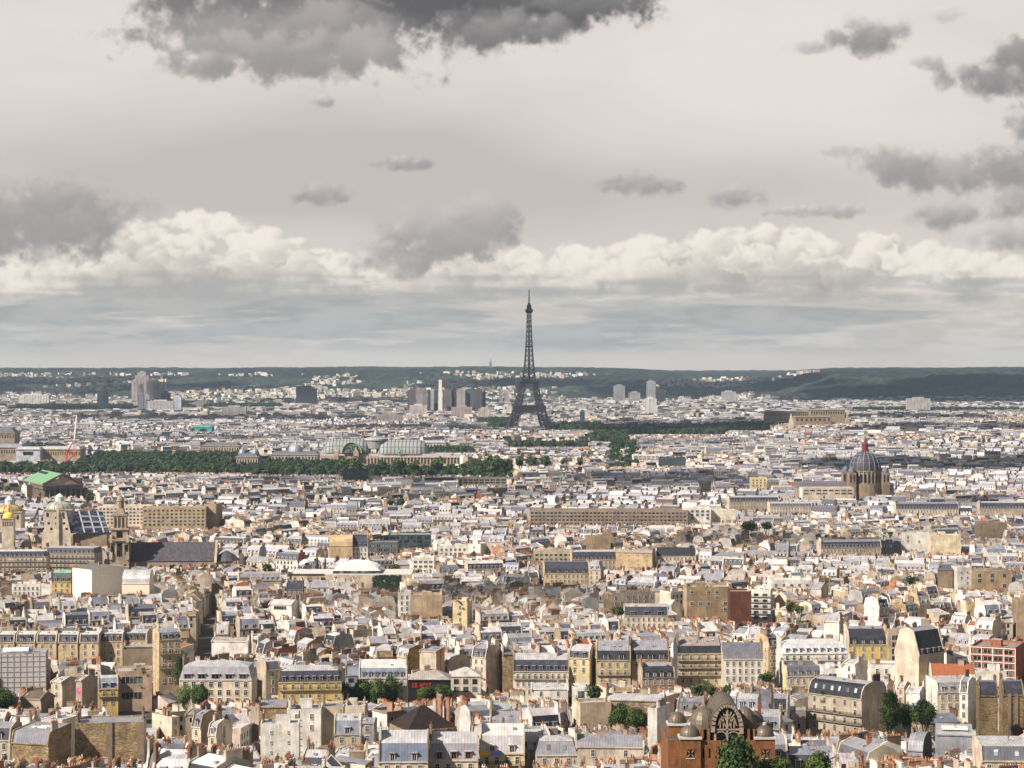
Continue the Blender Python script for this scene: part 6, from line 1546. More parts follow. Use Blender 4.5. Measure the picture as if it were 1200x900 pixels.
o, w, h = long_palace('long stone palace beside the trees with one sheeted section', 45, 94, 527, 538, 3050, (0.42, 0.34, 0.22), ZL, nwin=18, roofh=3)
o, w, h = long_palace('grey stone palace wing cut by the left edge', -8, 27, 525, 532, 3080, (0.34, 0.27, 0.19), (0.30, 0.31, 0.36), nwin=12, roofh=4)
o, w, h = long_palace('scaffolded palace section under pale blue sheeting', 19, 47, 527, 537, 3030, (0.50, 0.50, 0.56), (0.55, 0.54, 0.56), nwin=1, roofh=2, name='sheeted_building', cat='building')
o, w, h = long_palace('dark roofed stone palace at the left edge above the trees', -8, 17, 508, 522, 3600, (0.30, 0.23, 0.17), (0.16, 0.15, 0.17), nwin=8, roofh=8)
o, w, h = long_palace('pale stone pavilion behind the leftmost gilded statue', 238, 280, 523, 533, 3450, (0.46, 0.37, 0.27), ZD, nwin=14, roofh=4)
o, w, h = long_palace('small palace with twin grey domes in the trees at mid left', 277, 302, 536, 544, 2950, (0.46, 0.38, 0.30), ZD, nwin=8, roofh=4)
for k in (-1, 1):
    g = Geo(); g.lathe(k * w * .3, 20, [(6 * math.cos(q), h + 3 + 9 * math.sin(q)) for q in [math.pi / 2 * i / 6 for i in range(6)]] + [(.2, h + 15)], 12, 'zinc', ZB); part('dome', g, o)
o, w, h = long_palace('smaller palace with a ribbed pale dome left of the glass roofed palace', 318, 372, 533, 544, 3150, (0.45, 0.38, 0.31), ZD, nwin=14, roofh=3)
g = Geo(); g.lathe(0, 20, [(11 * math.cos(q), h + 2 + 14 * math.sin(q)) for q in [math.pi / 2 * i / 7 for i in range(7)]] + [(.3, h + 20)], 16, 'zinc', (0.32, 0.33, 0.38)); part('dome', g, o)
o, w, h = long_palace('long colonnaded stone palace wing on the right-hand rise', 897, 949, 483, 493, 4600, (0.34, 0.26, 0.17), (0.30, 0.24, 0.17), nwin=24, roofh=1, rot=R(-3))
o, w, h = long_palace('tall stone pavilion of the colonnaded palace on the rise', 950, 990, 481, 494, 4560, (0.30, 0.22, 0.14), (0.30, 0.24, 0.16), nwin=14, roofh=1)
o, w, h = long_palace('lower stone wing in front of the pavilion on the rise', 932, 974, 489, 497, 4400, (0.28, 0.2, 0.13), (0.3, 0.24, 0.16), nwin=8, roofh=1)
o, w, h = long_palace('low building under a bright teal roof sheet', 228, 248, 501, 505, 4300, (0.1, 0.4, 0.36), (0.06, 0.42, 0.36), nwin=1, roofh=2, name='teal_roofed_building', cat='building')
o, w, h = long_palace('long flat white roofed hall right of the glass roofed palace', 478, 522, 519, 526, 3700, (0.50, 0.46, 0.42), ZL, nwin=12, roofh=2, name='exhibition_annex', cat='building')

def church_spire(label, px, pt, pb, y, w, col):
    x = (px - 600) / F * y; z = ground(x, y); Z = lambda py: CAMZ - (py - HY) / F * y - z
    o = thing('church_spire', label, 'church', (x, y, z), 0)
    h = Z(pt); hb = Z((pt + pb) / 2 + 3)
    g = Geo(); g.frus(0, 0, 0, w, w, hb, 'plaster', col); part('tower_wall', g, o)
    g = Geo(); g.frus(0, 0, hb, w, w, h - hb, 'plaster', col, .3, .3); part('spire', g, o)
    g = Geo(); g.frus(0, w * 1.8, 0, w * 1.4, w * 2.6, hb * .6, 'plaster', col); g.frus(0, w * 1.8, hb * .6, w * 1.5, w * 2.6, w * .8, 'slate', SL, .1, w * 2.4); part('nave', g, o); keep(px - 2, px + 2, pb, y)
church_spire('slim pale church spire below the colonnaded palace on the rise', 927, 484, 504, 4000, 9, (0.5, 0.42, 0.34))
church_spire('small pointed church tower among the far right roofs', 993, 484, 496, 4300, 8, (0.38, 0.30, 0.22))
church_spire('church spire with a dark cap right of the tree avenue', 830, 556, 575, 2500, 5, (0.52, 0.44, 0.36))

def crane():
    y = 2900.0; x = (87 - 600) / F * y; z = ground(x, y); Z = lambda py: CAMZ - (py - HY) / F * y - z; k = y / F
    o = thing('tower_crane', 'red and white construction crane rising from the tree belt', 'crane', (x, y, z), 0)
    RW = ((0.6, 0.03, 0.04), (0.6, 0.55, 0.5))
    g = Geo(); hh = Z(516); n = 14
    for i in range(n):
        c = (0.50, 0.44, 0.42); a, b = hh * i / n, hh * (i + 1) / n
        for sx, sy in ((-1, -1), (1, -1), (1, 1), (-1, 1)): g.beam((sx * 1.0, sy * 1.0, a), (sx * 1.0, sy * 1.0, b), .5, 'painted', c)
        g.beam((-1, -1, a), (1, -1, b), .35, 'painted', c); g.beam((1, 1, a), (-1, 1, b), .35, 'painted', c)
    part('mast', g, o)
    g = Geo(); g.beam((0, 0, hh), (1.0 * k, 10, Z(487)), 1.6, 'painted', RW[1]); part('jib', g, o)
    g = Geo(); g.beam((0, 0, hh), (-8 * k, -4, Z(530)), 1.4, 'painted', RW[0]); g.beam((0, 0, hh - 20), (-8 * k, -4, Z(541)), 1.4, 'painted', RW[0]); g.beam((-8 * k, -4, Z(527)), (-8 * k, -4, Z(541)), 1.6, 'painted', RW[0]); g.beam((-8 * k, -4, Z(527)), (0, 0, hh - 20), 1.2, 'painted', RW[0]); part('counter_jib', g, o)
    g = Geo(); g.frus(0, 0, hh - 22, 3, 3, 6, 'painted', RW[0]); part('cab', g, o)
crane()

# ---------------------------------------------------------------- woods, parks and street trees
CLEAR = []      # (px0, px1, y0, y1): strips kept free of ordinary houses (parks, river, avenues)
def belt(name, label, areas, seed, hgt=17, kind='belt'):
    """a mass of tree crowns; areas: (px0, px1, y0, y1)"""
    rng = random.Random(seed); g = Geo()
    for (a, b, y0, y1) in areas:
        CLEAR.append((a, b, y0, y1))
        OCC.append((a, b, HY + (CAMZ - ground(((a + b) / 2 - 600) / F * y0, y0) - hgt * .5) * F / y0, y0))
        n = int(((b - a) / F * (y0 + y1) / 2) * (y1 - y0) / 95) + 1
        for k in range(n):
            px = rng.uniform(a, b); y = rng.uniform(y0, y1); x = (px - 600) / F * y
            if any(abs(c * (x - fx) + s_ * (y - fy)) < fw / 2 + 4 and abs(-s_ * (x - fx) + c * (y - fy)) < fd / 2 + 4 for fx, fy, fw, fd, c, s_ in FOOT): continue
            h = hgt * rng.uniform(0.75, 1.2); r = rng.uniform(5, 8)
            col = rng.choice(LEAVES + LEAVES[:3] * 2)
            zg = ground(x, y)
            # a rounded, ragged crown of leaf clumps over a hidden trunk
            m = 34
            for i in range(m):
                d = rnd_dir(rng); q = rng.uniform(.7, 1.05)
                p = Vector((x + d[0] * r * q, y + d[1] * r * q, zg + h - r * .8 + d[2] * r * .8 * q))
                nn = Vector((d[0] + rng.uniform(-.5, .5), d[1] + rng.uniform(-.5, .5), d[2] + rng.uniform(-.2, .6))).normalized()
                u = nn.orthogonal().normalized(); v = nn.cross(u); t = rng.uniform(2.4, 4.4)
                g.poly([tuple(p - u * t * .5), tuple(p + v * t * .4), tuple(p + u * t * .5), tuple(p - v * t * .4)], 'leaf', vary(tuple(c * .85 for c in col), .2, rng))
            g.lathe(x, y, [(r * .72, zg + 3), (r * .82, zg + h - r * 1.1), (r * .55, zg + h - r * .45), (.1, zg + h - r * .2)], 6, 'leaf', vary(LEAVES[2], .15, rng), False)
    return tag(link(name, g.mesh(name)), label, 'woodland', kind='stuff')
belt('park_woodland', 'long dark green belt of park trees across the middle distance', [(-20, 95, 2830, 2990), (90, 200, 2850, 3060), (105, 300, 3110, 3380), (200, 300, 2830, 3010), (300, 400, 2790, 3080), (400, 600, 2770, 2890), (545, 595, 2900, 3030)], 1)
belt('left_park_woodland', 'dark clump of tall trees above the stone palace at left', [(33, 76, 3260, 3560), (-20, 40, 3180, 3300)], 2, 22)
belt('river_bank_woodland', 'dark band of trees sloping up the rise right of the iron tower', [(640, 705, 4700, 5000), (700, 790, 4380, 4800), (780, 850, 4350, 4750), (840, 905, 4500, 4800), (690, 735, 4000, 4380), (572, 600, 4900, 5300)], 3, 20)
belt('avenue_woodland', 'double row of dark trees running away along an avenue', [(716, 728, 2980, 3900), (734, 746, 2980, 3800), (716, 738, 3700, 3950)], 4, 20)
belt('square_woodland', 'low dark trees of a small square in front of the park belt', [(480, 560, 3560, 3640), (596, 690, 3800, 3900), (560, 600, 2600, 2700)], 5, 15)
belt('far_woodland', 'scattered dark trees among the far suburbs', [(20, 160, 6650, 7000), (190, 230, 6900, 7200), (240, 330, 6900, 7150), (560, 600, 5300, 5450), (1000, 1200, 6500, 6560), (60, 115, 6500, 6600)], 6, 18)

SMALL = 'small groups of trees between the roofs'
T = tree_px
T('big', 384, 418, 799, 822, 782, 'dark green boulevard tree, leftmost of the row before the arched dormers', 'boulevard trees')
T('bigb', 408, 440, 796, 822, 786, 'dark green boulevard tree second in the row before the arched dormers', 'boulevard trees')
T('big', 432, 456, 794, 822, 779, 'dark green boulevard tree third in the row before the arched dormers', 'boulevard trees')
T('bigb', 445, 470, 793, 820, 784, 'dark green boulevard tree, rightmost of the row before the arched dormers', 'boulevard trees')
T('bigb', 488, 512, 803, 820, 776, 'bushy green tree hiding the red letters on their left side', 'boulevard trees')
T('big', 504, 530, 801, 820, 778, 'bushy green tree hiding the right half of the black lettered hall', 'boulevard trees')
T('pale', 206, 226, 801, 824, 770, 'pale green tree at the left corner of the hipped cream house', 'trees at the street corner')
T('big', 221, 246, 801, 824, 766, 'dark green tree standing in front of the hipped cream house', 'trees at the street corner')
T('bigb', 202, 218, 770, 800, 800, 'very dark tall tree in the shade of the ochre corner block', 'trees at the street corner')
T('big', -14, 21, 806, 828, 742, 'dark tree cut by the left edge below the scaffolded building')
T('bigb', 713, 743, 825, 852, 700, 'big garden tree, left crown of two behind the white slab wall', 'garden trees')
T('big', 730, 763, 829, 854, 690, 'big garden tree, right crown of two behind the white slab wall', 'garden trees')
T('bigb', 833, 892, 864, 930, 420, 'large green tree in front of the brick church portal')
T('big', 880, 934, 884, 930, 425, 'round green treetop right of the church portal, cut by the lower edge')
T('bigb', 940, 984, 882, 930, 430, 'round green treetop further right along the lower edge')
T('bigb', 1029, 1056, 810, 848, 660, 'tall dark garden tree beside the big pentagon gable', 'dark garden trees')
T('big', 1048, 1072, 822, 848, 668, 'dark garden tree in the middle below the pale gabled houses', 'dark garden trees')
T('bigb', 1064, 1098, 821, 846, 662, 'broad dark garden tree left of the white studio house', 'dark garden trees')
T('midtree', 684, 708, 797, 815, 770, 'small green street tree below the pale yellow block', 'street trees')
T('midtree', 808, 830, 796, 812, 770, 'green street tree in front of the iron balconies', 'street trees')
T('midtree', 826, 842, 799, 812, 765, 'second green street tree in front of the iron balconies', 'street trees')
T('midtree', 845, 859, 797, 813, 768, 'dark round street tree in front of the pale grey block', 'street trees')
T('midtree', 888, 906, 785, 796, 790, 'small green tree left of the white canted corner block', 'street trees')
T('midtree', 714, 734, 707, 717, 1010, 'small bright green tree below the long low cream house', SMALL)
T('cone', 366, 378, 653, 670, 1330, 'left conical dark tree beside the white vaulted school hall', SMALL)
T('cone', 377, 385, 652, 667, 1350, 'right conical dark tree beside the white vaulted school hall', SMALL)
T('midtree', 391, 401, 664, 674, 1300, 'low dark tree in front of the white vaulted hall', SMALL)
T('midtree', 458, 468, 656, 668, 1340, 'round dark tree right of the white vaulted hall', SMALL)
T('midtree', 303, 323, 657, 668, 1330, 'dark round tree right of the slate nave roof', SMALL)
T('midtree', 868, 887, 606, 619, 1620, 'dark round tree below the curving slate row', SMALL)
T('midtree', 891, 905, 608, 618, 1630, 'smaller dark round tree beside the one below the curving slate row', SMALL)
T('midtree', 452, 464, 581, 590, 1990, 'low trees beside a dark glass roof in the centre', SMALL)
T('midtree', 463, 476, 581, 589, 2000, 'low spreading tree right of the other low trees in the centre', SMALL)
T('midtree', 100, 111, 570, 588, 2200, 'dark tree right of the green-roofed temple church', SMALL)
T('midtree', 3, 14, 566, 576, 2350, 'dark tree left of the green-roofed temple church', SMALL)
T('midtree', 930, 943, 706, 716, 1010, 'dark roof garden tree beside a white terraced house', SMALL)
T('midtree', 920, 933, 700, 714, 1020, 'dark leaning tree above a white terraced house', SMALL)
T('midtree', 1060, 1078, 672, 680, 1150, 'dark tree in the shade behind a square brown wall', SMALL)
for i, (a, b) in enumerate(((601, 617), (615, 631), (630, 648), (655, 668), (674, 686))):
    T('midtree', a, b, 530 + (i > 2) * 3, 543, 2750, ('first', 'second', 'third', 'fourth', 'fifth')[i] + ' round dark tree from the left in the row below the iron tower', 'row of round trees')
for i, (a, b, t) in enumerate(((395, 427, 530), (438, 458, 535), (458, 478, 534), (476, 496, 537), (500, 526, 531), (562, 592, 527), (586, 602, 531))):
    T('midtree', a, b, t, 548, 2740, ('first', 'second', 'third', 'fourth', 'fifth', 'sixth', 'seventh')[i] + ' big round tree from the left before the glass-roofed palace', 'big round park trees')

def school_hall():
    y = 1290.0; x = (412 - 600) / F * y; z = ground(x, y); Z = lambda py: CAMZ - (py - HY) / F * y - z; k = y / F
    o = thing('vaulted_hall', 'white vaulted hall roof on a terrace above dark ivy-covered walls', 'hall', (x, y, z), 0)
    X = lambda px: (px - 412) * k
    g = Geo(); zt = Z(673)
    g.frus(X(412), 16, 0, 140 * k, 34, zt, 'plaster', (0.5, 0.42, 0.32), top=('gravel', (0.5, 0.48, 0.45)))
    g.frus(X(360), -1, zt - 0.2, 40 * k, 1, 0.6, 'painted', (0.05, 0.04, 0.03)); part('terrace', g, o)
    g = Geo(); arch_roof(g, 56 * k, 24, zt + 1.5, Z(660.5) - zt - 1.5, (0.72, 0.71, 0.69), 14, 4); g.place(0, 0, 0, 0)
    v = Geo(X(417) , 0, 0, 0); arch_roof(v, 56 * k, 24, zt + 1.0, Z(661) - zt - 1.0, (0.72, 0.71, 0.69), 14, 4, 'painted'); part('vaulted_roof', v, o)
    v = Geo(); v.frus(X(417), 15.8, 0.5, 55 * k, 24.4, zt + 1.2, 'window glass', (0.07, 0.08, 0.08)); part('glazed_wall', v, o)
    v = Geo(); rng = random.Random(3)
    for i in range(900):
        xx = rng.uniform(X(437), X(470)); zz = rng.uniform(Z(692), Z(674)); t = rng.uniform(.5, 1.3)
        v.poly([(xx - t / 2, -1.05 - rng.random() * .5, zz), (xx, -1.3, zz - t / 2), (xx + t / 2, -1.05 - rng.random() * .5, zz), (xx, -1.2, zz + t / 2)], 'leaf', vary((0.02, 0.03, 0.015), .3, rng))
    v.frus(X(453), -.6, 0, 34 * k, .6, Z(674), 'painted', (0.03, 0.035, 0.02)); part('ivy_wall', v, o)
    foot(x, y + 16, 78, 40); keep(341, 432, 676, y); keep(432, 470, 690, y); ANCH.append((412, 665, 'white vaulted hall'))
school_hall()

# ---------------------------------------------------------------- the ordinary houses
# a dark narrow street runs away at left
def in_street(x, y, r=0.0):
    if 735 < y < 1230:
        cx = ((lerp_table([(735, 213), (800, 213), (900, 231), (1000, 243), (1100, 246), (1230, 250)], y)) - 600) / F * y
        return abs(x - cx) < 4.0 + r
    return False
def clear_of(x, y, w, d):
    r = 0.42 * max(w, d) + 1
    for fx, fy, fw, fd, c, s_ in FOOT:
        dx, dy = x - fx, y - fy
        if abs(dx) > 150 or abs(dy) > 150: continue
        if abs(c * dx + s_ * dy) < fw / 2 + r and abs(-s_ * dx + c * dy) < fd / 2 + r: return False
    px = 600 + F * x / y
    for a, b, y0, y1 in CLEAR:
        if a < px < b and y0 - 8 < y < y1 + 8: return False
    return not in_street(x, y, max(w, d) * .5)
def limit(x, y, w):
    """highest world z a roof may reach here without hiding what the photo shows behind it"""
    px = 600 + F * x / y; m = w * 0.6 * F / y; z = 1e9
    for a, b, row, yd in OCC:
        if yd > y + 3 and px + m > a and px - m < b:
            z = min(z, CAMZ - (row - HY) / F * y)
    return z

def districts():
    rng = random.Random(77); S = []
    y = 380.0
    while y < 5300:
        step = 130 if y < 900 else (170 if y < 2000 else 230)
        hw_ = 0.25 * y + 110; x = -hw_
        while x < hw_:
            S.append((x + rng.uniform(-.4, .4) * step, y + rng.uniform(-.35, .35) * step, rng.choice((rng.gauss(0, 12), rng.gauss(0, 18), rng.gauss(32, 10), rng.gauss(-32, 10), rng.gauss(72, 12), rng.gauss(-70, 12)) if y < 1250 else (rng.gauss(0, 12), rng.gauss(0, 16), rng.gauss(28, 10), rng.gauss(-28, 10), rng.gauss(60, 12))), step))
            x += step
        y += step
    return S
def candidates():
    rng = random.Random(5); S = districts(); A = np.array([(a, b) for a, b, _, _ in S]); out = []
    for k, (sx, sy, rot, step) in enumerate(S):
        r = R(rot); c, s_ = math.cos(r), math.sin(r); rad = step * 0.95
        t = -rad; base_h = rng.uniform(14.5, 19); Cn = []
        dist = rng.choice((9, 10, 12)); scale = 1.0 if sy < 2600 else 1.12
        while t < rad:
            dep = rng.uniform(8.2, 10.8) * scale; yard = rng.uniform(5, 9)
            for row, (off, flip) in enumerate(((0, 0), (dep + yard, 1))):
                u = -rad
                while u < rad:
                    w = rng.choice((rng.uniform(5.5, 9.5), rng.uniform(8, 15)) if sy < 1250 else (rng.uniform(8, 14), rng.uniform(12, 26))) * scale
                    hh = base_h + rng.gauss(0, 2.3 if sy < 1250 else 2.4)
                    Cn.append((u + w / 2, t + off + dep / 2, w, dep, hh, 'row'))
                    if row == 0 and sy < 2200 and rng.random() < 0.55:
                        Cn.append((u + w * .3, t + dep + yard / 2, rng.uniform(5, 8), yard - 0.5, hh * rng.uniform(0.55, 1.0), 'wing'))
                    u += w + (rng.uniform(8, 12) if rng.random() < 0.06 else 0.05)
            t += 2 * dep + yard + dist
        if not Cn: continue
        loc = np.array([(a, b) for a, b, *_ in Cn])
        P = np.stack([sx + c * loc[:, 0] - s_ * loc[:, 1], sy + s_ * loc[:, 0] + c * loc[:, 1]], 1)
        near = np.where(np.hypot(A[:, 0] - sx, A[:, 1] - sy) < step * 3.2)[0]
        D = np.hypot(P[:, None, 0] - A[None, near, 0], P[:, None, 1] - A[None, near, 1])
        me = list(near).index(k); srt = np.sort(D, axis=1)
        ok = (D[:, me] <= srt[:, 0] + 1e-6) & (srt[:, 1] - srt[:, 0] > 11)
        for i in np.where(ok)[0]:
            x, y = P[i]
            if y < 395 or y > 5200 or abs(x) > 0.247 * y + 75: continue
            _, _, w, d, hh, kind = Cn[i]
            out.append((float(x), float(y), w, d, hh, r, kind))
    return out

WALLS = [(CREAM, 'cream', 28), (WHITE, 'white', 26), (BEIGE, 'beige', 14), (TAN, 'tan', 9), (GREYW, 'grey', 9), (OCHRE, 'ochre', 4), (RUBB, 'brown stone', 4), ((0.62, 0.48, 0.42), 'pinkish', 3), ((0.36, 0.15, 0.09), 'brick red', 2)]
WB = [w for _, _, w in WALLS]
def make_spec(w, d, hh, kind, rng, far=False):
    wc, wn, _ = rng.choices(WALLS, WB)[0]
    roof = rng.choices(['gable', 'mansard', 'half', 'shed', 'shedback', 'flat', 'hip', 'curved'], [24, 38, 10, 7, 4, 7, 4, 4] if kind == 'row' else [20, 3, 5, 34, 14, 18, 4, 0])[0]
    top, tn = rng.choices([(ZW, 'bright zinc'), (ZL, 'pale zinc'), (ZM, 'grey zinc'), (ZD, 'dark zinc'), (ZT, 'brownish'), (ORANGE, 'orange tiled')], [18, 36, 24, 10, 8, 1.5])[0]
    man = rng.choices([SL, SB, ZD, ZB, ZM, ZL], [20, 8, 16, 18, 22, 18] if not far else [28, 12, 18, 14, 18, 10])[0]
    if far: roof = rng.choices(['mansard', 'gable', 'flat', 'half', 'hip', 'shed'], [46, 18, 16, 8, 6, 6])[0]
    sn = rng.choices(WALLS, WB)[0]
    s = dict(w=w, d=d, hw=hh, roof=roof, wall=vary(wc, .1, rng), top=vary(top, .12, rng), man=vary(man, .15, rng), side=vary(sn[0], .12, rng),
             rh={'gable': rng.uniform(1.8, 4.0), 'mansard': rng.uniform(.8, 1.9), 'half': rng.uniform(.3, 1.0), 'shed': rng.uniform(1, 2.6), 'shedback': rng.uniform(1, 2.4), 'flat': 0.9, 'hip': rng.uniform(1.6, 3), 'curved': .8}[roof],
             mh=rng.uniform(2.6, 4.4), tm='terracotta' if top is ORANGE else 'zinc', balcony=(0,) if rng.random() < .18 else None,
             win=rng.choice(('window', 'window', 'shuttered')), fc=rng.choice((FRAME, WHITE, (0.4, .38, .36))), nst=rng.choice((1, 2, 3, 3)) if kind == 'row' else rng.choice((0, 1, 2)))
    if wn == 'brown stone': s['wm'] = 'rubble stone'; s['blind'] = rng.random() < .6
    if sn[1] == 'brown stone': s['sm'] = 'rubble stone'
    if wn == 'brick red': s['wm'] = 'brick'
    rn = {'gable': 'gabled roof', 'mansard': 'mansard roof', 'half': 'half-mansard roof', 'shed': 'lean-to roof', 'shedback': 'back-sloping roof', 'flat': 'flat roof', 'hip': 'hipped roof', 'curved': 'curved roof'}[roof]
    mn_ = 'slate' if (roof in ('mansard', 'half', 'curved') and man[0] < .1) else tn
    s['blind'] = s.get('blind', rng.random() < .12)
    return s, wn, ('pale' if roof == 'flat' else mn_) + ' ' + rn, roof

ORD = ['nearest', 'second', 'third', 'fourth', 'fifth', 'sixth', 'seventh', 'eighth', 'ninth', 'tenth', 'eleventh', 'twelfth', 'thirteenth', 'fourteenth', 'fifteenth', 'sixteenth', 'seventeenth', 'eighteenth', 'nineteenth', 'twentieth']
def fit(s, wn, rn, roof, lim):
    """keep ridge and chimneys under lim"""
    top = s['rh'] + (s['mh'] if roof in ('mansard', 'half', 'curved') else 0) + (2.6 if roof == 'flat' else 1.9)
    if s['hw'] + top > lim: s['hw'] = lim - top
    if s['hw'] < 3.0:
        s['hw'] = 3.0; s['rh'] = max(.4, min(s['rh'], lim - 5)); s['mh'] = 1.6; s['nst'] = 0
    return s, wn, rn, roof
def build_city():
    cand = candidates(); rng = random.Random(9)
    cand.sort(key=lambda q: q[1])
    kept = []
    for (x, y, w, d, hh, r, kind) in cand:
        if not clear_of(x, y, w, d): continue
        zg = ground(x, y)
        if y < 640 and kind == 'row': hh = hh * rng.uniform(0.72, 1.05)
        lim = limit(x, y, w) - zg
        if min(hh, lim - 3.2) < 4.0: continue
        kept.append((x, y, w, d, hh, r, kind, zg, lim))
    # odd little houses, back wings and sheds squeezed into whatever gaps are left
    cell = {}
    def put(x, y, r): cell.setdefault((int(x // 25), int(y // 25)), []).append((x, y, r))
    for q in kept: put(q[0], q[1], .5 * (q[2] + q[3]) / 2)
    for k in range(34000):
        y = 400 + 1500 * rng.random() ** 0.75; x = rng.uniform(-1, 1) * (.247 * y + 70)
        w, d = rng.uniform(6, 11), rng.uniform(5.5, 8.5); rr = .5 * (w + d) / 2
        cx, cy = int(x // 25), int(y // 25)
        if any(math.hypot(x - a, y - b) < (rr + c) * 1.02 for i in (-1, 0, 1) for j in (-1, 0, 1) for a, b, c in cell.get((cx + i, cy + j), ())): continue
        if not clear_of(x, y, w * .9, d * .9): continue
        zg = ground(x, y); hh = rng.uniform(10, 18.5) if y > 640 else rng.uniform(8, 15); lim = limit(x, y, w) - zg
        if min(hh, lim - 3.2) < 4.0: continue
        kept.append((x, y, w, d, hh, R(rng.choice((rng.gauss(0, 14), rng.gauss(80, 12), rng.gauss(-60, 20), rng.gauss(30, 10)))), 'wing', zg, lim)); put(x, y, rr)
    kept.sort(key=lambda q: q[1])
    inview = [q for q in kept if abs(q[0]) < .245 * q[1] + 2 and 425 + (CAMZ - q[7] - q[4]) * F / q[1] < 903]
    front = inview[:N_THINGS]; fs = set(id(q) for q in front)
    print('houses', len(kept), 'things', len(front), 'y', front[-1][1])
    # --- the near ones: things with parts and labels of their own
    recs = []
    for q in front:
        x, y, w, d, hh, r, kind, zg, lim = q
        s, wn, rn, roof = make_spec(w, d, hh, kind, rng)
        s, wn, rn, roof = fit(s, wn, rn, roof, lim)
        px, py = 600 + F * x / y, HY + (CAMZ - zg - hh) * F / y
        an = min(ANCH, key=lambda a: ((a[0] - px) ** 2 + ((a[1] - py) * 2.2) ** 2))
        dx, dy = px - an[0], (py - an[1]) * 2.2
        rel = ('right of' if dx > 0 else 'left of') if abs(dx) > abs(dy) else ('in front of' if dy > 0 else 'behind')
        recs.append([q, s, wn, rn, an[2], rel, math.hypot(dx, dy)])
    groups = {}
    for rc in recs: groups.setdefault((rc[2], rc[3], rc[4], rc[5]), []).append(rc)
    labels = {}
    for (wn, rn, an, rel), L in groups.items():
        L.sort(key=lambda c: c[6])
        for i, rc in enumerate(L):
            o = '' if len(L) == 1 else ORD[i] + ' '
            t = f'{o}{wn} house with {rn} {rel} the {an}'
            if len(t.split()) > 16: t = f'{o}{wn} house, {rn}, {rel} the {an}'
            labels[id(rc[0])] = t
    for i, (q, s, wn, rn, an, rel, _) in enumerate(recs):
        x, y, w, d, hh, r, kind, zg, lim = q
        lab = labels[id(q)]
        o = thing('town_house', lab, 'house', (x, y, zg), r, 'zinc and slate roofed town houses on the near slope')
        ctx = ThingCtx(o, x, y, r)
        house(ctx, s, random.Random(i + 1000), 3)
    # --- everything behind them
    g2, g1 = Geo(), Geo()
    for i, q in enumerate(kept):
        if id(q) in fs: continue
        x, y, w, d, hh, r, kind, zg, lim = q
        s = fit(*make_spec(w, d, hh, kind, rng, y > 1250), lim)[0]
        if y < 1750:
            s['rows'] = 2
            house(StuffCtx(g2, x, y, zg, r), s, rng, 2)
        else:
            house(StuffCtx(g1, x, y, zg, r), s, rng, 1)
    g2.place(0, 0, 0, 0); g1.place(0, 0, 0, 0)
    # far suburbs: larger blocks out to the hills, and villas scattered up the slopes
    y = 5200.0; rg = random.Random(21)
    while y < 7650:
        x = -.25 * y - 90
        while x < .25 * y + 90:
            xx, yy = x + rg.uniform(-12, 12), y + rg.uniform(-14, 14)
            px = 600 + F * xx / yy
            if rg.random() < .86 and clear_of(xx, yy, 30, 14):
                zg = ground(xx, yy) if yy < 7250 else max(ground(xx, yy), hill_z(xx, yy))
                h = rg.choice((9, 12, 15, 18, 18, 21, 21, 26)); lim = limit(xx, yy, 30) - zg
                if px > 900: h = min(h, 19)
                h = min(h, lim - 1)
                if h > 4:
                    c = vary(tuple(.82 * v for v in rg.choice((WHITE, WHITE, CREAM, BEIGE, GREYW, (0.5, .42, .38), TAN))), .15, rg); r = rg.choice((rg.gauss(0, .2), rg.gauss(.6, .3), rg.gauss(-.6, .3)))
                    w, d = rg.uniform(16, 46), rg.uniform(11, 16)
                    g1.frus(xx, yy, zg - 4, w, d, h + 4, 'distant facade', c, r=r, top=('gravel', vary(rg.choice((ZL, ZW, ZM, ZD, ZT, SL)), .15, rg)))
                    if rg.random() < .6: g1.frus(xx, yy, zg + h, w * .6, d * .6, 3, 'zinc', vary(rg.choice((ZM, ZL, SL)), .1, rg), w * .5, 1, r=r)
            x += rg.uniform(26, 40)
        y += 30
    for k in range(7600):
        yy = 7450 + 2200 * rg.random() ** 1.25; t = rg.uniform(-.25, .16); xx = t * yy
        dens = hn(xx, yy, 420, 4.4) + .55 * hn(xx, yy, 150, 9.1)
        if t > .115: dens -= .5
        kx = (yy - 7450) / 2450
        dens += .40 - kx * 0.55
        if dens < 0.08 or limit(xx, yy, 30) < hill_z(xx, yy) + 6: continue
        zg = hill_z(xx, yy); h = rg.choice((5, 6, 7, 9, 14)); w = rg.uniform(8, 26)
        g1.frus(xx, yy, zg - 4, w, 12, h + 4, 'distant facade', vary(rg.choice((WHITE, CREAM, WHITE, BEIGE)), .15, rg), r=rg.uniform(-.6, .6), top=('gravel', vary(rg.choice((ZL, ZM, ZT, (0.25, .13, .1))), .15, rg)))
    tag(link('mid_distance_rooftops', g2.mesh('mid_distance_rooftops')), 'crowded zinc and slate roofs with orange chimney pots filling the middle distance', 'rooftops', kind='stuff')
    tag(link('distant_city', g1.mesh('distant_city')), 'mass of tiny pale buildings stretching to the foot of the wooded hills', 'distant city', kind='stuff')
N_THINGS = 290
build_city()

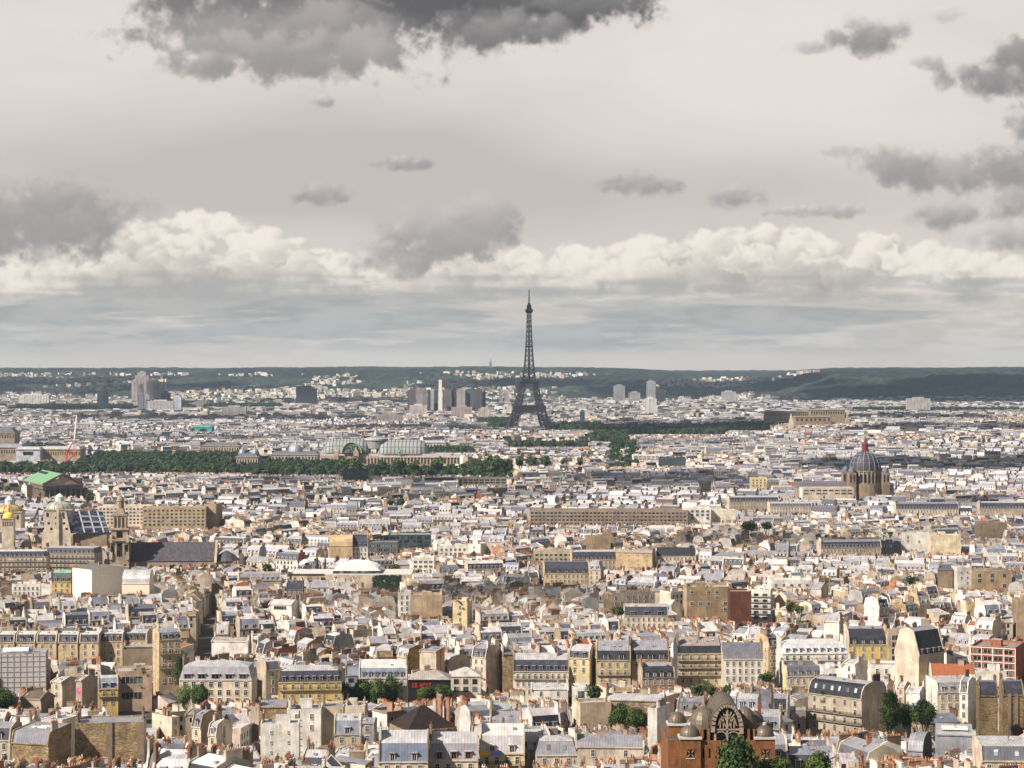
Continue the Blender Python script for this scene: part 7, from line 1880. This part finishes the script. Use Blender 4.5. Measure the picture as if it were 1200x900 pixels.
# ---------------------------------------------------------------- air
def haze():
    m = bpy.data.materials.new('haze air'); m.use_nodes = True; n = NT(m.node_tree); n.n.clear()
    o = n.new('ShaderNodeOutputMaterial'); v = n.new('ShaderNodeVolumePrincipled')
    v.inputs['Color'].default_value = (0.58, 0.76, 0.98, 1); v.inputs['Density'].default_value = HAZE
    v.inputs['Anisotropy'].default_value = 0.1
    n.l.new(v.outputs[0], o.inputs['Volume'])
    try: m.cycles.homogeneous_volume = True
    except Exception: pass
    g = Geo(); g.frus(0, 7000, -12, 19000, 17200, 400, 'ground', (1, 1, 1), bottom=True)
    me = g.mesh('haze'); me.materials.clear(); me.materials.append(m)
    me.polygons.foreach_set('material_index', np.zeros(len(me.polygons), dtype=np.int32))
    tag(link('haze', me), kind='stuff')
HAZE = 3.0e-5
haze()

# unseen cloud blobs added above the frame, placed so their shadows darken chosen quarters
def add_shadow_clouds():
    rng = random.Random(31); g = Geo()
    H0 = 2300.0; ox, oy = SUN_DIR.x / SUN_DIR.z * H0, SUN_DIR.y / SUN_DIR.z * H0
    spots = [(-250, 2050, 200, 60), (120, 1500, 200, 60), (480, 1950, 220, 100), (-150, 2350, 330, 110), (520, 2700, 300, 160), (-700, 3800, 360, 120), (120, 3500, 300, 90), (800, 3900, 280, 160),
             (-250, 4400, 420, 200), (500, 4700, 480, 240), (-1100, 5200, 520, 260), (1100, 5900, 300, 160), (-1500, 6500, 400, 200), (-700, 7300, 700, 300), (1500, 7900, 800, 500), (400, 8800, 900, 420), (-1800, 8900, 800, 400),
             (-90, 1080, 130, 45), (260, 1180, 110, 45), (-40, 600, 60, 30)]
    for sx, sy, rx, ry in spots:
        for k in range(26):
            a = rng.uniform(0, 6.28); d = rng.random() ** .55
            x, y = sx + ox + rx * d * math.cos(a), sy + oy + ry * d * math.sin(a)
            r = min(rx, ry) * rng.uniform(.18, .5); z = CAMZ + H0 + rng.uniform(-30, 60)
            g.lathe(x, y, [(r * .5, z - r * .25), (r, z), (r * .8, z + r * .4), (r * .1, z + r * .65)], 9, 'painted', (0.8, 0.8, 0.8))
    tag(link('added_shadow_clouds', g.mesh('added_shadow_clouds')), kind='stuff')
add_shadow_clouds()
